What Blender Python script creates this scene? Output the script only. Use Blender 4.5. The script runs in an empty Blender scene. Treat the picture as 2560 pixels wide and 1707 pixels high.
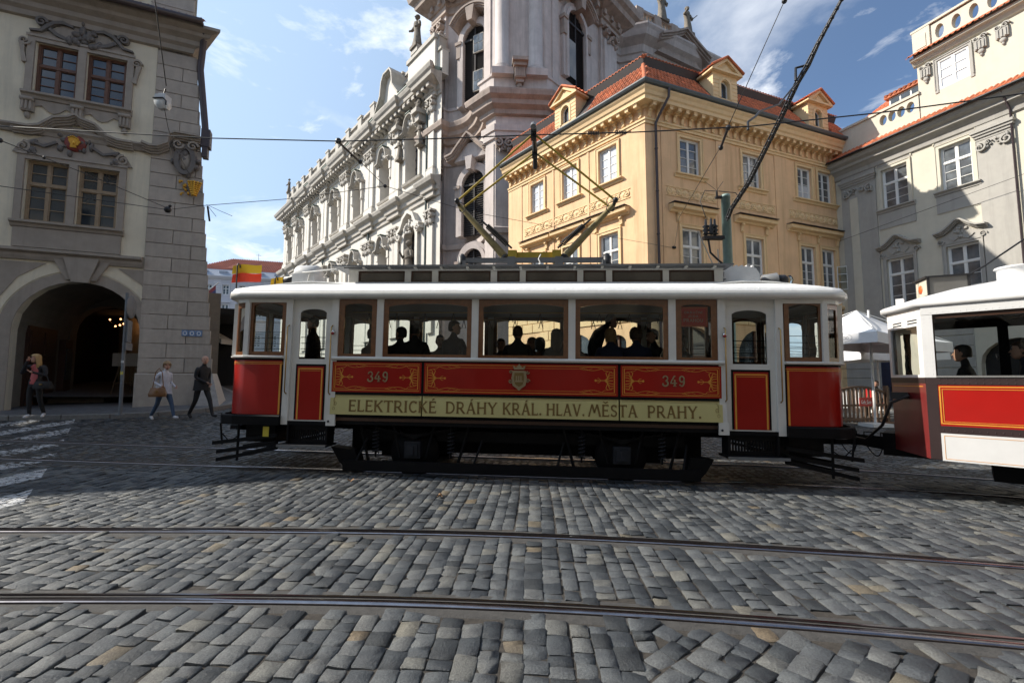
import bpy, math, random
import numpy as np
from mathutils import Vector, Matrix
R = math.radians
rnd = random.Random(7)
scene = bpy.context.scene
COL = scene.collection
# ---------------------------------------------------------------- camera, sky, sun, exposure
cam_d = bpy.data.cameras.new("camera"); cam = bpy.data.objects.new("camera", cam_d); COL.objects.link(cam)
cam.location = (0, 0, 1.55); cam.rotation_euler = (R(90 + 4.6), 0, 0)
cam_d.sensor_width = 36.0; cam_d.lens = 36.0 * 1138 / 2560; cam_d.clip_start = 0.05; cam_d.clip_end = 2000
scene.camera = cam
SUN_EL, SUN_AZ = R(36), math.atan2(-0.993, 0.118)      # azimuth measured from +Y towards +X
sun_dir = Vector((math.sin(SUN_AZ) * math.cos(SUN_EL), math.cos(SUN_AZ) * math.cos(SUN_EL), math.sin(SUN_EL)))
sun_d = bpy.data.lights.new("sun", 'SUN'); sun = bpy.data.objects.new("sun", sun_d); COL.objects.link(sun)
sun_d.energy = 4.8; sun_d.angle = R(0.5); sun_d.color = (1.0, 0.93, 0.82)
sun.rotation_euler = sun_dir.to_track_quat('Z', 'Y').to_euler(); sun.location = (-30, 5, 40)
world = bpy.data.worlds.new("World"); scene.world = world; world.use_nodes = True
wn = world.node_tree; wn.nodes.clear()
w_out = wn.nodes.new("ShaderNodeOutputWorld"); w_bg = wn.nodes.new("ShaderNodeBackground")
w_sky = wn.nodes.new("ShaderNodeTexSky"); w_sky.sky_type = 'NISHITA'; w_sky.sun_disc = False
w_sky.sun_elevation = SUN_EL; w_sky.sun_rotation = SUN_AZ; w_sky.air_density = 1.0; w_sky.dust_density = 1.6; w_sky.ozone_density = 3.5
w_bg.inputs[1].default_value = 0.105
w_tc = wn.nodes.new("ShaderNodeTexCoord"); w_sep = wn.nodes.new("ShaderNodeSeparateXYZ")
wn.links.new(w_tc.outputs['Generated'], w_sep.inputs[0])
def wmath(op, a, b=None):
    n = wn.nodes.new("ShaderNodeMath"); n.operation = op
    for i, q in enumerate((a, b)):
        if q is None: continue
        if isinstance(q, (int, float)): n.inputs[i].default_value = q
        else: wn.links.new(q, n.inputs[i])
    return n.outputs[0]
w_zc = wmath('ADD', wmath('MAXIMUM', w_sep.outputs[2], 0.0), 0.16)
w_cmb = wn.nodes.new("ShaderNodeCombineXYZ")
wn.links.new(wmath('DIVIDE', w_sep.outputs[0], w_zc), w_cmb.inputs[0]); wn.links.new(wmath('DIVIDE', w_sep.outputs[1], w_zc), w_cmb.inputs[1])
w_map = wn.nodes.new("ShaderNodeMapping"); w_map.inputs['Location'].default_value = (1.35, 0.62, 0); wn.links.new(w_cmb.outputs[0], w_map.inputs[0])
w_n = wn.nodes.new("ShaderNodeTexNoise"); w_n.inputs['Scale'].default_value = 1.15; w_n.inputs['Detail'].default_value = 9; w_n.inputs['Roughness'].default_value = 0.56; w_n.inputs['Distortion'].default_value = 0.35
wn.links.new(w_map.outputs[0], w_n.inputs['Vector'])
w_cr = wn.nodes.new("ShaderNodeValToRGB"); w_cr.color_ramp.elements[0].position = 0.53; w_cr.color_ramp.elements[1].position = 0.74
w_cr.color_ramp.elements[0].color = (0, 0, 0, 1); w_cr.color_ramp.elements[1].color = (0.85, 0.85, 0.85, 1)
wn.links.new(w_n.outputs['Fac'], w_cr.inputs[0])
w_n2 = wn.nodes.new("ShaderNodeTexNoise"); w_n2.inputs['Scale'].default_value = 2.9; w_n2.inputs['Detail'].default_value = 8; w_n2.inputs['Roughness'].default_value = 0.6; w_n2.inputs['Distortion'].default_value = 0.5; wn.links.new(w_map.outputs[0], w_n2.inputs['Vector'])
w_cr2 = wn.nodes.new("ShaderNodeValToRGB"); w_cr2.color_ramp.elements[0].position = 0.56; w_cr2.color_ramp.elements[1].position = 0.73; w_cr2.color_ramp.elements[0].color = (0, 0, 0, 1); w_cr2.color_ramp.elements[1].color = (0.9, 0.9, 0.9, 1); wn.links.new(w_n2.outputs['Fac'], w_cr2.inputs[0])
w_mx = wn.nodes.new("ShaderNodeMix"); w_mx.data_type = 'RGBA'
wn.links.new(wmath('MAXIMUM', w_cr.outputs[0], w_cr2.outputs[0]), w_mx.inputs[0]); w_mx.inputs[7].default_value = (9.0, 9.2, 9.4, 1)
# bright veil of thin haze around the sun, fading away from it
w_dot = wn.nodes.new("ShaderNodeVectorMath"); w_dot.operation = 'DOT_PRODUCT'; wn.links.new(w_tc.outputs['Generated'], w_dot.inputs[0]); w_dot.inputs[1].default_value = sun_dir
w_mr = wn.nodes.new("ShaderNodeMapRange"); w_mr.interpolation_type = 'SMOOTHSTEP'; w_mr.inputs[1].default_value = -0.15; w_mr.inputs[2].default_value = 0.95; w_mr.inputs[4].default_value = 0.75; wn.links.new(w_dot.outputs['Value'], w_mr.inputs[0])
w_hz = wn.nodes.new("ShaderNodeMix"); w_hz.data_type = 'RGBA'; wn.links.new(w_mr.outputs[0], w_hz.inputs[0]); wn.links.new(w_sky.outputs[0], w_hz.inputs[6]); w_hz.inputs[7].default_value = (4.3, 5.8, 7.7, 1)
wn.links.new(w_hz.outputs[2], w_mx.inputs[6]); wn.links.new(w_mx.outputs[2], w_bg.inputs[0]); wn.links.new(w_bg.outputs[0], w_out.inputs[0])
scene.view_settings.view_transform = 'Standard'; scene.view_settings.look = 'None'; scene.view_settings.gamma = 1.0
scene.view_settings.use_curve_mapping = False; scene.view_settings.exposure = 0.6
scene.cycles.max_bounces = 6; scene.cycles.diffuse_bounces = 4; scene.cycles.glossy_bounces = 3; scene.cycles.transparent_max_bounces = 16; scene.cycles.caustics_reflective = False
# ---------------------------------------------------------------- materials
MATS = {}
def mat(name, col, rough=0.7, var=0.12, scale=4.0, bump=0.0, bscale=None, metal=0.0, spec=0.5, coat=0.0, streak=0.0, scol=None, emit=None, objrand=0.0, grain=0.0):
    if name in MATS: return MATS[name]
    m = bpy.data.materials.new(name); m.use_nodes = True; nt = m.node_tree; b = nt.nodes["Principled BSDF"]
    b.inputs['Roughness'].default_value = rough; b.inputs['Metallic'].default_value = metal
    b.inputs['Specular IOR Level'].default_value = spec; b.inputs['Coat Weight'].default_value = coat; b.inputs['Coat Roughness'].default_value = 0.06
    N = nt.nodes.new; L = nt.links.new
    geo = N("ShaderNodeNewGeometry")
    n1 = N("ShaderNodeTexNoise"); n1.inputs['Scale'].default_value = scale; n1.inputs['Detail'].default_value = 6; n1.inputs['Roughness'].default_value = 0.65
    L(geo.outputs['Position'], n1.inputs['Vector'])
    cr = N("ShaderNodeValToRGB"); cr.color_ramp.elements[0].position = 0.3; cr.color_ramp.elements[1].position = 0.72
    cr.color_ramp.elements[0].color = tuple(c * (1 - var) for c in col) + (1,); cr.color_ramp.elements[1].color = tuple(min(1, c * (1 + var * 0.8)) for c in col) + (1,)
    L(n1.outputs['Fac'], cr.inputs[0]); out = cr.outputs[0]
    def mixc(fac, a, colr, mode='MIX'):
        x = N("ShaderNodeMix"); x.data_type = 'RGBA'; x.blend_type = mode
        if isinstance(fac, float): x.inputs[0].default_value = fac
        else: L(fac, x.inputs[0])
        L(a, x.inputs[6])
        if isinstance(colr, tuple): x.inputs[7].default_value = colr
        else: L(colr, x.inputs[7])
        return x.outputs[2]
    if streak > 0:
        mp = N("ShaderNodeMapping"); mp.inputs['Scale'].default_value = (2.2, 2.2, 0.16); L(geo.outputs['Position'], mp.inputs[0])
        n2 = N("ShaderNodeTexNoise"); n2.inputs['Scale'].default_value = 1.3; n2.inputs['Detail'].default_value = 7; n2.inputs['Roughness'].default_value = 0.7; L(mp.outputs[0], n2.inputs['Vector'])
        c2 = N("ShaderNodeValToRGB"); c2.color_ramp.elements[0].position = 0.5; c2.color_ramp.elements[1].position = 0.72
        c2.color_ramp.elements[0].color = (0, 0, 0, 1); c2.color_ramp.elements[1].color = (streak,) * 3 + (1,)
        L(n2.outputs['Fac'], c2.inputs[0]); out = mixc(c2.outputs[0], out, (scol or tuple(c * 0.45 for c in col)) + (1,))
    if grain > 0:
        n3 = N("ShaderNodeTexNoise"); n3.inputs['Scale'].default_value = 190; n3.inputs['Detail'].default_value = 3; L(geo.outputs['Position'], n3.inputs['Vector'])
        c3 = N("ShaderNodeValToRGB"); c3.color_ramp.elements[0].position = 0.35; c3.color_ramp.elements[1].position = 0.65
        c3.color_ramp.elements[0].color = (1 - grain,) * 3 + (1,); c3.color_ramp.elements[1].color = (1 + grain * 0.6,) * 3 + (1,)
        L(n3.outputs['Fac'], c3.inputs[0]); out = mixc(1.0, out, c3.outputs[0], 'MULTIPLY')
    if objrand > 0:
        oi = N("ShaderNodeObjectInfo"); cr4 = N("ShaderNodeValToRGB")
        cr4.color_ramp.elements[0].color = (1 - objrand,) * 3 + (1,); cr4.color_ramp.elements[1].color = (1 + objrand * 0.6,) * 3 + (1,)
        L(oi.outputs['Random'], cr4.inputs[0]); out = mixc(1.0, out, cr4.outputs[0], 'MULTIPLY')
    L(out, b.inputs['Base Color'])
    if bump > 0:
        nb = N("ShaderNodeTexNoise"); nb.inputs['Scale'].default_value = bscale or scale * 6; nb.inputs['Detail'].default_value = 6; nb.inputs['Roughness'].default_value = 0.7; L(geo.outputs['Position'], nb.inputs['Vector'])
        bp = N("ShaderNodeBump"); bp.inputs['Strength'].default_value = bump; bp.inputs['Distance'].default_value = 0.02; L(nb.outputs['Fac'], bp.inputs['Height']); L(bp.outputs[0], b.inputs['Normal'])
        rr = N("ShaderNodeMapRange"); rr.inputs[3].default_value = max(0, rough - 0.1); rr.inputs[4].default_value = min(1, rough + 0.1); L(n1.outputs['Fac'], rr.inputs[0]); L(rr.outputs[0], b.inputs['Roughness'])
    if emit:
        b.inputs['Emission Color'].default_value = emit[:3] + (1,); b.inputs['Emission Strength'].default_value = emit[3]
    MATS[name] = m; return m
def glass_mat(name, tint=(0.86, 0.9, 0.88), ior=1.5, rough=0.0, base=None):
    m = bpy.data.materials.new(name); m.use_nodes = True; nt = m.node_tree; nt.nodes.clear(); N = nt.nodes.new; L = nt.links.new
    o = N("ShaderNodeOutputMaterial"); mx = N("ShaderNodeMixShader"); f = N("ShaderNodeFresnel"); f.inputs[0].default_value = ior
    t = N("ShaderNodeBsdfTransparent"); t.inputs[0].default_value = tint + (1,); gl = N("ShaderNodeBsdfGlossy"); gl.inputs['Roughness'].default_value = rough
    geo = N("ShaderNodeNewGeometry"); nb = N("ShaderNodeTexNoise"); nb.inputs['Scale'].default_value = 1.6; L(geo.outputs['Position'], nb.inputs['Vector'])
    bp = N("ShaderNodeBump"); bp.inputs['Strength'].default_value = 0.05; bp.inputs['Distance'].default_value = 0.1; L(nb.outputs['Fac'], bp.inputs['Height']); L(bp.outputs[0], gl.inputs['Normal'])
    mul = N("ShaderNodeMath"); mul.operation = 'MULTIPLY'; mul.inputs[1].default_value = 1.0; mul.use_clamp = True; L(f.outputs[0], mul.inputs[0])
    L(mul.outputs[0], mx.inputs[0]); L(t.outputs[0], mx.inputs[1]); L(gl.outputs[0], mx.inputs[2]); L(mx.outputs[0], o.inputs[0])
    MATS[name] = m; return m
# ---------------------------------------------------------------- mesh builder
class MB:
    def __init__(s, m=None):
        s.v = []; s.f = []; s.mi = []; s.mats = []; s.sm = []; s.cur = 0; s.T = None; s.smooth = False
        if m: s.use(m)
    def use(s, m):
        if m not in s.mats: s.mats.append(m)
        s.cur = s.mats.index(m); return s
    def add(s, vs, fs, smooth=None):
        o = len(s.v)
        if s.T is not None: vs = [tuple(s.T @ Vector(p)) for p in vs]
        s.v.extend(vs); sm = s.smooth if smooth is None else smooth
        for f in fs:
            s.f.append([i + o for i in f]); s.mi.append(s.cur); s.sm.append(sm)
        return s
    def box(s, x0, x1, y0, y1, z0, z1):
        return s.add([(x0, y0, z0), (x1, y0, z0), (x1, y1, z0), (x0, y1, z0), (x0, y0, z1), (x1, y0, z1), (x1, y1, z1), (x0, y1, z1)],
                     [(0, 3, 2, 1), (4, 5, 6, 7), (0, 1, 5, 4), (1, 2, 6, 5), (2, 3, 7, 6), (3, 0, 4, 7)], False)
    def cbox(s, x0, x1, y0, y1, z0, z1, c):                      # box whose outer (y0) face is chamfered
        return s.add([(x0, y1, z0), (x1, y1, z0), (x1, y1, z1), (x0, y1, z1), (x0, y0 + c, z0), (x1, y0 + c, z0), (x1, y0 + c, z1), (x0, y0 + c, z1),
                      (x0 + c, y0, z0 + c), (x1 - c, y0, z0 + c), (x1 - c, y0, z1 - c), (x0 + c, y0, z1 - c)],
                     [(8, 9, 10, 11), (4, 5, 9, 8), (5, 6, 10, 9), (6, 7, 11, 10), (7, 4, 8, 11), (0, 1, 5, 4), (1, 2, 6, 5), (2, 3, 7, 6), (3, 0, 4, 7)], False)
    def quad(s, a, b, c, d): return s.add([a, b, c, d], [(0, 1, 2, 3)], False)
    def prism(s, poly, y0, y1):                                   # poly in (x,z), extruded in y
        n = len(poly); vs = [(x, y0, z) for x, z in poly] + [(x, y1, z) for x, z in poly]
        return s.add(vs, [tuple(range(n)), tuple(range(2 * n - 1, n - 1, -1))] + [(i, i + n, (i + 1) % n + n, (i + 1) % n) for i in range(n)], False)
    def hprism(s, poly, z0, z1):
        n = len(poly); vs = [(x, y, z0) for x, y in poly] + [(x, y, z1) for x, y in poly]
        return s.add(vs, [tuple(range(n - 1, -1, -1)), tuple(range(n, 2 * n))] + [(i, (i + 1) % n, (i + 1) % n + n, i + n) for i in range(n)], False)
    def tube(s, pts, r, n=8, closed=False, smooth=True):
        pts = [Vector(p) for p in pts]; k = len(pts); rs = r if isinstance(r, (list, tuple)) else [r] * k
        vs = []; up = None
        for i, p in enumerate(pts):
            d = (pts[(i + 1) % k] - pts[i - 1]) if closed else (pts[min(i + 1, k - 1)] - pts[max(i - 1, 0)])
            if d.length < 1e-9: d = Vector((0, 0, 1))
            d.normalize()
            if up is None:
                up = Vector((0, 0, 1)) if abs(d.z) < 0.9 else Vector((1, 0, 0))
            a = d.cross(up)
            if a.length < 1e-6: a = d.cross(Vector((0, 1, 0)))
            a.normalize(); b = a.cross(d); up = b
            for j in range(n):
                t = 2 * math.pi * j / n; vs.append(tuple(p + (a * math.cos(t) + b * math.sin(t)) * rs[i]))
        fs = []
        for i in range(k if closed else k - 1):
            i2 = (i + 1) % k
            for j in range(n): fs.append((i * n + j, i * n + (j + 1) % n, i2 * n + (j + 1) % n, i2 * n + j))
        s.add(vs, fs, smooth)
        if not closed: s.add([vs[j] for j in range(n)], [tuple(range(n - 1, -1, -1))], False) if s.T is None else None
        if not closed and s.T is None: s.add(vs[-n:], [tuple(range(n))], False)
        return s
    def lathe(s, prof, c=(0, 0, 0), n=12, a0=0, a1=2 * math.pi, smooth=True, axis='z'):
        full = abs(a1 - a0 - 2 * math.pi) < 1e-6; m = n if full else n + 1; vs = []
        for r, z in prof:
            for j in range(m):
                t = a0 + (a1 - a0) * j / n; p = (r * math.cos(t), r * math.sin(t), z)
                if axis == 'y': p = (p[0], -p[2], p[1])
                if axis == 'x': p = (p[2], p[0], p[1])
                vs.append((p[0] + c[0], p[1] + c[1], p[2] + c[2]))
        fs = []
        for i in range(len(prof) - 1):
            for j in range(n):
                j2 = (j + 1) % m if full else j + 1; fs.append((i * m + j, i * m + j2, (i + 1) * m + j2, (i + 1) * m + j))
        return s.add(vs, fs, smooth)
    def ball(s, c, r, nu=10, nv=6, smooth=True):
        rx, ry, rz = r if isinstance(r, (list, tuple)) else (r, r, r); vs = [(c[0], c[1], c[2] - rz)]; fs = []
        for i in range(1, nv):
            p = -math.pi / 2 + math.pi * i / nv
            for j in range(nu):
                t = 2 * math.pi * j / nu; vs.append((c[0] + rx * math.cos(p) * math.cos(t), c[1] + ry * math.cos(p) * math.sin(t), c[2] + rz * math.sin(p)))
        vs.append((c[0], c[1], c[2] + rz)); q = len(vs) - 1
        for j in range(nu): fs.append((0, 1 + (j + 1) % nu, 1 + j)); fs.append((q, q - nu + j, q - nu + (j + 1) % nu))
        for i in range(nv - 2):
            for j in range(nu): fs.append((1 + i * nu + j, 1 + i * nu + (j + 1) % nu, 1 + (i + 1) * nu + (j + 1) % nu, 1 + (i + 1) * nu + j))
        return s.add(vs, fs, smooth)
    def sweep(s, path, prof, closed=False, smooth=False, cap=True):  # path (x,y), prof (out,z); outwards = right of travel
        k = len(path); offs = []
        for i in range(k):
            def nrm(a, b):
                dx, dy = b[0] - a[0], b[1] - a[1]; l = math.hypot(dx, dy) or 1; return (dy / l, -dx / l)
            if closed: n1 = nrm(path[i - 1], path[i]); n2 = nrm(path[i], path[(i + 1) % k])
            else: n1 = nrm(path[max(i - 1, 0)], path[max(i, 1)]); n2 = nrm(path[min(i, k - 2)], path[min(i + 1, k - 1)])
            mx, my = n1[0] + n2[0], n1[1] + n2[1]; d = mx * n1[0] + my * n1[1]; d = max(d, 0.5)
            offs.append((mx / d, my / d))
        m = len(prof); vs = []
        for i in range(k):
            for o, z in prof: vs.append((path[i][0] + offs[i][0] * o, path[i][1] + offs[i][1] * o, z))
        fs = []
        for i in range(k if closed else k - 1):
            i2 = (i + 1) % k
            for j in range(m - 1): fs.append((i * m + j, i2 * m + j, i2 * m + j + 1, i * m + j + 1))
        if not closed and cap: fs.append(tuple(range(m))); fs.append(tuple((k - 1) * m + j for j in range(m - 1, -1, -1)))
        return s.add(vs, fs, smooth)
    def mesh(s, name):
        me = bpy.data.meshes.new(name); me.from_pydata(s.v, [], s.f)
        for m in s.mats: me.materials.append(m)
        me.polygons.foreach_set("material_index", s.mi); me.polygons.foreach_set("use_smooth", s.sm); me.update(); return me
    def build(s, name, parent=None, loc=(0, 0, 0), rz=0, **kw): return obj(name, s.mesh(name), parent, loc, rz, **kw)
def obj(name, me, parent=None, loc=(0, 0, 0), rz=0, rot=None, **props):
    o = bpy.data.objects.new(name, me); COL.objects.link(o); o.location = loc; o.rotation_euler = rot or (0, 0, rz)
    if parent is not None: o.parent = parent
    for k, v in props.items(): o[k] = v
    return o
def thing(name, label, cat, loc=(0, 0, 0), rz=0, rot=None, group=None):
    o = obj(name, None, None, loc, rz, rot, label=label, category=cat); o.empty_display_size = 0.3
    if group: o["group"] = group
    return o
def solo(o, label, cat, group=None):
    o["label"] = label; o["category"] = cat
    if group: o["group"] = group
    return o
def copytree(o, parent=None):
    c = o.copy(); COL.objects.link(c)
    if parent is not None: c.parent = parent
    for ch in list(o.children): copytree(ch, c)
    return c
class Frame:                                                     # a facade: x runs to the viewer's right, -y is outwards
    def __init__(s, ox, oy, dx, dy):
        l = math.hypot(dx, dy); s.o = (ox, oy); s.d = (dx / l, dy / l); s.a = math.atan2(dy, dx)
    def w(s, x, out=0, z=0):
        return (s.o[0] + s.d[0] * x + s.d[1] * out, s.o[1] + s.d[1] * x - s.d[0] * out, z)
    def put(s, name, me, parent, x, z, out=0, **kw):
        p = s.w(x, out, z); b = parent
        off = Vector((0, 0, 0)); q = b
        while q is not None: off += q.location if q.rotation_euler.z == 0 else Vector((0, 0, 0)); q = q.parent
        return obj(name, me, parent, tuple(Vector(p) - off), s.a, **kw)
def fput(fr, root, name, mb, x=0, z=0, out=0, **kw):
    me = mb.mesh(name) if isinstance(mb, MB) else mb
    return fr.put(name, me, root, x, z, out, **kw)
def sub(name, mb, parent, loc=(0, 0, 0), **kw):
    return obj(name, mb.mesh(name) if isinstance(mb, MB) else mb, parent, loc, 0, **kw)
def wall(mb, x0, x1, z0, z1, holes=(), t=0.3, y=0.0, n=10):      # holes: (x0,x1,z0,z1,rise)
    xs = sorted({x0, x1, *[h[0] for h in holes], *[h[1] for h in holes]}); zs = sorted({z0, z1, *[h[2] for h in holes], *[h[3] for h in holes]})
    for i in range(len(xs) - 1):
        for j in range(len(zs) - 1):
            cx, cz = (xs[i] + xs[i + 1]) / 2, (zs[j] + zs[j + 1]) / 2
            if cx < x0 or cx > x1 or any(h[0] < cx < h[1] and h[2] < cz < h[3] for h in holes): continue
            mb.quad((xs[i], y, zs[j]), (xs[i + 1], y, zs[j]), (xs[i + 1], y, zs[j + 1]), (xs[i], y, zs[j + 1]))
    for h in holes:
        a, b, c, d = h[:4]; r = h[4] if len(h) > 4 else 0; sp = d - r
        mb.quad((a, y, c), (a, y, sp), (a, y + t, sp), (a, y + t, c)); mb.quad((b, y, c), (b, y + t, c), (b, y + t, sp), (b, y, sp)); mb.quad((a, y, c), (a, y + t, c), (b, y + t, c), (b, y, c))
        if r <= 0: mb.quad((a, y, d), (b, y, d), (b, y + t, d), (a, y + t, d))
        else:
            m = (a + b) / 2; hw = (b - a) / 2; P = [(m - hw * math.cos(math.pi * i / n), sp + r * math.sin(math.pi * i / n)) for i in range(n + 1)]
            for i in range(n):
                p, q = P[i], P[i + 1]
                mb.quad((p[0], y, p[1]), (q[0], y, q[1]), (q[0], y, d + 1e-4), (p[0], y, d + 1e-4)); mb.quad((p[0], y, p[1]), (p[0], y + t, p[1]), (q[0], y + t, q[1]), (q[0], y, q[1]))
def arc(cx, cz, rx, rz, a0, a1, n=12): return [(cx + rx * math.cos(a0 + (a1 - a0) * i / n), cz + rz * math.sin(a0 + (a1 - a0) * i / n)) for i in range(n + 1)]
def band(mb, P, w, y0, y1):                                      # ribbon of width w along a (x,z) polyline, extruded y0..y1
    k = len(P); L = []; Q = []
    for i in range(k):
        a, b = P[max(i - 1, 0)], P[min(i + 1, k - 1)]; dx, dz = b[0] - a[0], b[1] - a[1]; l = math.hypot(dx, dz) or 1; nx, nz = -dz / l, dx / l
        ww = w[i] if isinstance(w, (list, tuple)) else w
        L.append((P[i][0] + nx * ww / 2, P[i][1] + nz * ww / 2)); Q.append((P[i][0] - nx * ww / 2, P[i][1] - nz * ww / 2))
    for i in range(k - 1):
        vs = []
        for y in (y0, y1):
            for p in (Q[i], Q[i + 1], L[i + 1], L[i]): vs.append((p[0], y, p[1]))
        mb.add(vs, [(0, 1, 2, 3), (7, 6, 5, 4), (0, 4, 5, 1), (3, 2, 6, 7)] + ([(0, 3, 7, 4)] if i == 0 else []) + ([(1, 5, 6, 2)] if i == k - 2 else []), False)
def volute(mb, cx, cz, r, sgn=1, start=0.0, turns=1.6, w=0.3, y0=-0.06, y1=0.0):
    n = int(14 * turns); P = []; W = []
    for i in range(n + 1):
        t = i / n; a = start + sgn * t * turns * 2 * math.pi; rr = r * (1 - 0.85 * t); P.append((cx + rr * math.cos(a), cz + rr * math.sin(a))); W.append(r * w * (1 - 0.55 * t))
    band(mb, P, W, y0, y1); mb.ball((cx, y0 * 0.6, cz), (r * 0.2, abs(y0) * 0.9, r * 0.2), 6, 4)
def lumps(mb, x0, x1, z0, z1, n, r, seed=1, y=0.0, ell=None):
    q = random.Random(seed)
    for i in range(n):
        while True:
            x, z = q.uniform(x0, x1), q.uniform(z0, z1)
            if not ell or (2 * (x - x0) / (x1 - x0) - 1) ** 2 + (2 * (z - z0) / (z1 - z0) - 1) ** 2 <= 1: break
        rr = r * q.uniform(0.6, 1.3); mb.ball((x, y, z), (rr * q.uniform(0.6, 1.2), rr * 0.9, rr * q.uniform(0.7, 1.4)), 7, 4)
def softp(t, k=2.0): return (t + math.sqrt(t * t + k * k)) / 2
def G(x, y):
    xs = max(-22.0, min(22.0, x)); lf = max(0.0, min(1.0, (-x - 3) / 8.0))
    return -0.055 - 0.0145 * xs + (0.06 + 0.018 * lf) * softp(y - 8.5) - 0.03 * softp(y - 24, 4)
# ---------------------------------------------------------------- palette
YEL = mat("yellow plaster", (0.75, 0.495, 0.285), 0.85, 0.13, 0.9, 0.3, 30, streak=0.7, scol=(0.5, 0.31, 0.16)); YTRIM = mat("pale yellow trim", (0.75, 0.54, 0.30), 0.8, 0.08, 5, 0.15, 50, streak=0.3, scol=(0.5, 0.38, 0.2))
CRM = mat("cream plaster", (0.56, 0.525, 0.435), 0.85, 0.07, 2.0, 0.25, 40, streak=0.3, scol=(0.47, 0.44, 0.36)); GRY = mat("grey plaster", (0.38, 0.365, 0.335), 0.85, 0.08, 2.5, 0.25, 40, streak=0.3)
CHW = mat("church white plaster", (0.60, 0.565, 0.51), 0.8, 0.12, 1.2, 0.2, 30, streak=0.5, scol=(0.47, 0.44, 0.39)); CHT = mat("church cornice stone", (0.43, 0.40, 0.355), 0.8, 0.16, 2.0, 0.2, 30, streak=0.5)
TWR = mat("weathered tower plaster", (0.53, 0.465, 0.435), 0.85, 0.2, 0.9, 0.3, 25, streak=0.85, scol=(0.36, 0.315, 0.295)); TWC = mat("stained tower stone", (0.38, 0.305, 0.26), 0.85, 0.24, 1.3, 0.25, 25, streak=0.6)
LPL = mat("ivory plaster", (0.70, 0.63, 0.49), 0.85, 0.09, 1.6, 0.3, 40, streak=0.4, scol=(0.33, 0.32, 0.27)); LGR = mat("taupe stucco trim", (0.33, 0.285, 0.24), 0.8, 0.14, 3, 0.25, 40, streak=0.4)
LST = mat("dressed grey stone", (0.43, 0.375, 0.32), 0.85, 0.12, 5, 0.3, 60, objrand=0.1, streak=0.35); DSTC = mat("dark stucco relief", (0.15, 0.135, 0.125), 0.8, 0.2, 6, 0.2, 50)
TILE = mat("orange clay tile", (0.56, 0.16, 0.065), 0.75, 0.4, 3, 0.2, 30, objrand=0.35); TILE2 = mat("old red tile", (0.27, 0.09, 0.06), 0.8, 0.3, 0.7, 0.2, 20)
DKW = mat("dark roof board", (0.035, 0.028, 0.028), 0.6, 0.2); GUT = mat("grey zinc gutter", (0.09, 0.11, 0.12), 0.6, 0.15, 4); DPIPE = mat("brown downpipe", (0.06, 0.045, 0.05), 0.4, 0.15)
WHITE = mat("white window paint", (0.74, 0.74, 0.72), 0.5, 0.05, 6); WOODF = mat("brown window wood", (0.13, 0.06, 0.035), 0.55, 0.25, 12)
LTW = mat("light window wood", (0.3, 0.22, 0.14), 0.55, 0.2, 12)
PANE = mat("window glass", (0.035, 0.045, 0.055), 0.04, 0.5, 0.6, spec=1.0); PANE2 = mat("leaded church glass", (0.06, 0.065, 0.085), 0.25, 0.4, 3, spec=0.8); CURT = mat("curtain with painted reflection", (0.5, 0.53, 0.58), 0.15, 0.15, 3, coat=1.0)  # curtain colour is brightened and blued to carry the panes' sky reflection
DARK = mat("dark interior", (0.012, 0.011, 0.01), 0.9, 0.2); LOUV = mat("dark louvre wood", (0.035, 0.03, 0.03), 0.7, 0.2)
PANEL = mat("window glass with painted pale reflection", (0.12, 0.135, 0.15), 0.05, 0.7, 1.1, spec=1.0); IRON = mat("black iron", (0.018, 0.018, 0.02), 0.45, 0.2, 8, spec=0.4); STEEL = mat("polished rail steel", (0.3, 0.28, 0.29), 0.22, 0.25, 9, metal=1.0); RUST = mat("rusty steel", (0.06, 0.045, 0.045), 0.55, 0.3, 14, metal=0.3)  # pale pane base stands in for reflected sky and curtain patches
STAT = mat("weathered sandstone", (0.18, 0.155, 0.125), 0.85, 0.3, 4, 0.3, 30); COPP = mat("green copper sheet", (0.16, 0.22, 0.19), 0.6, 0.2, 3)
GOLD = mat("gilding", (0.65, 0.36, 0.05), 0.35, 0.2, 8, metal=0.7); SEAL = mat("red medallion", (0.22, 0.04, 0.03), 0.6, 0.2, 8)
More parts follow.
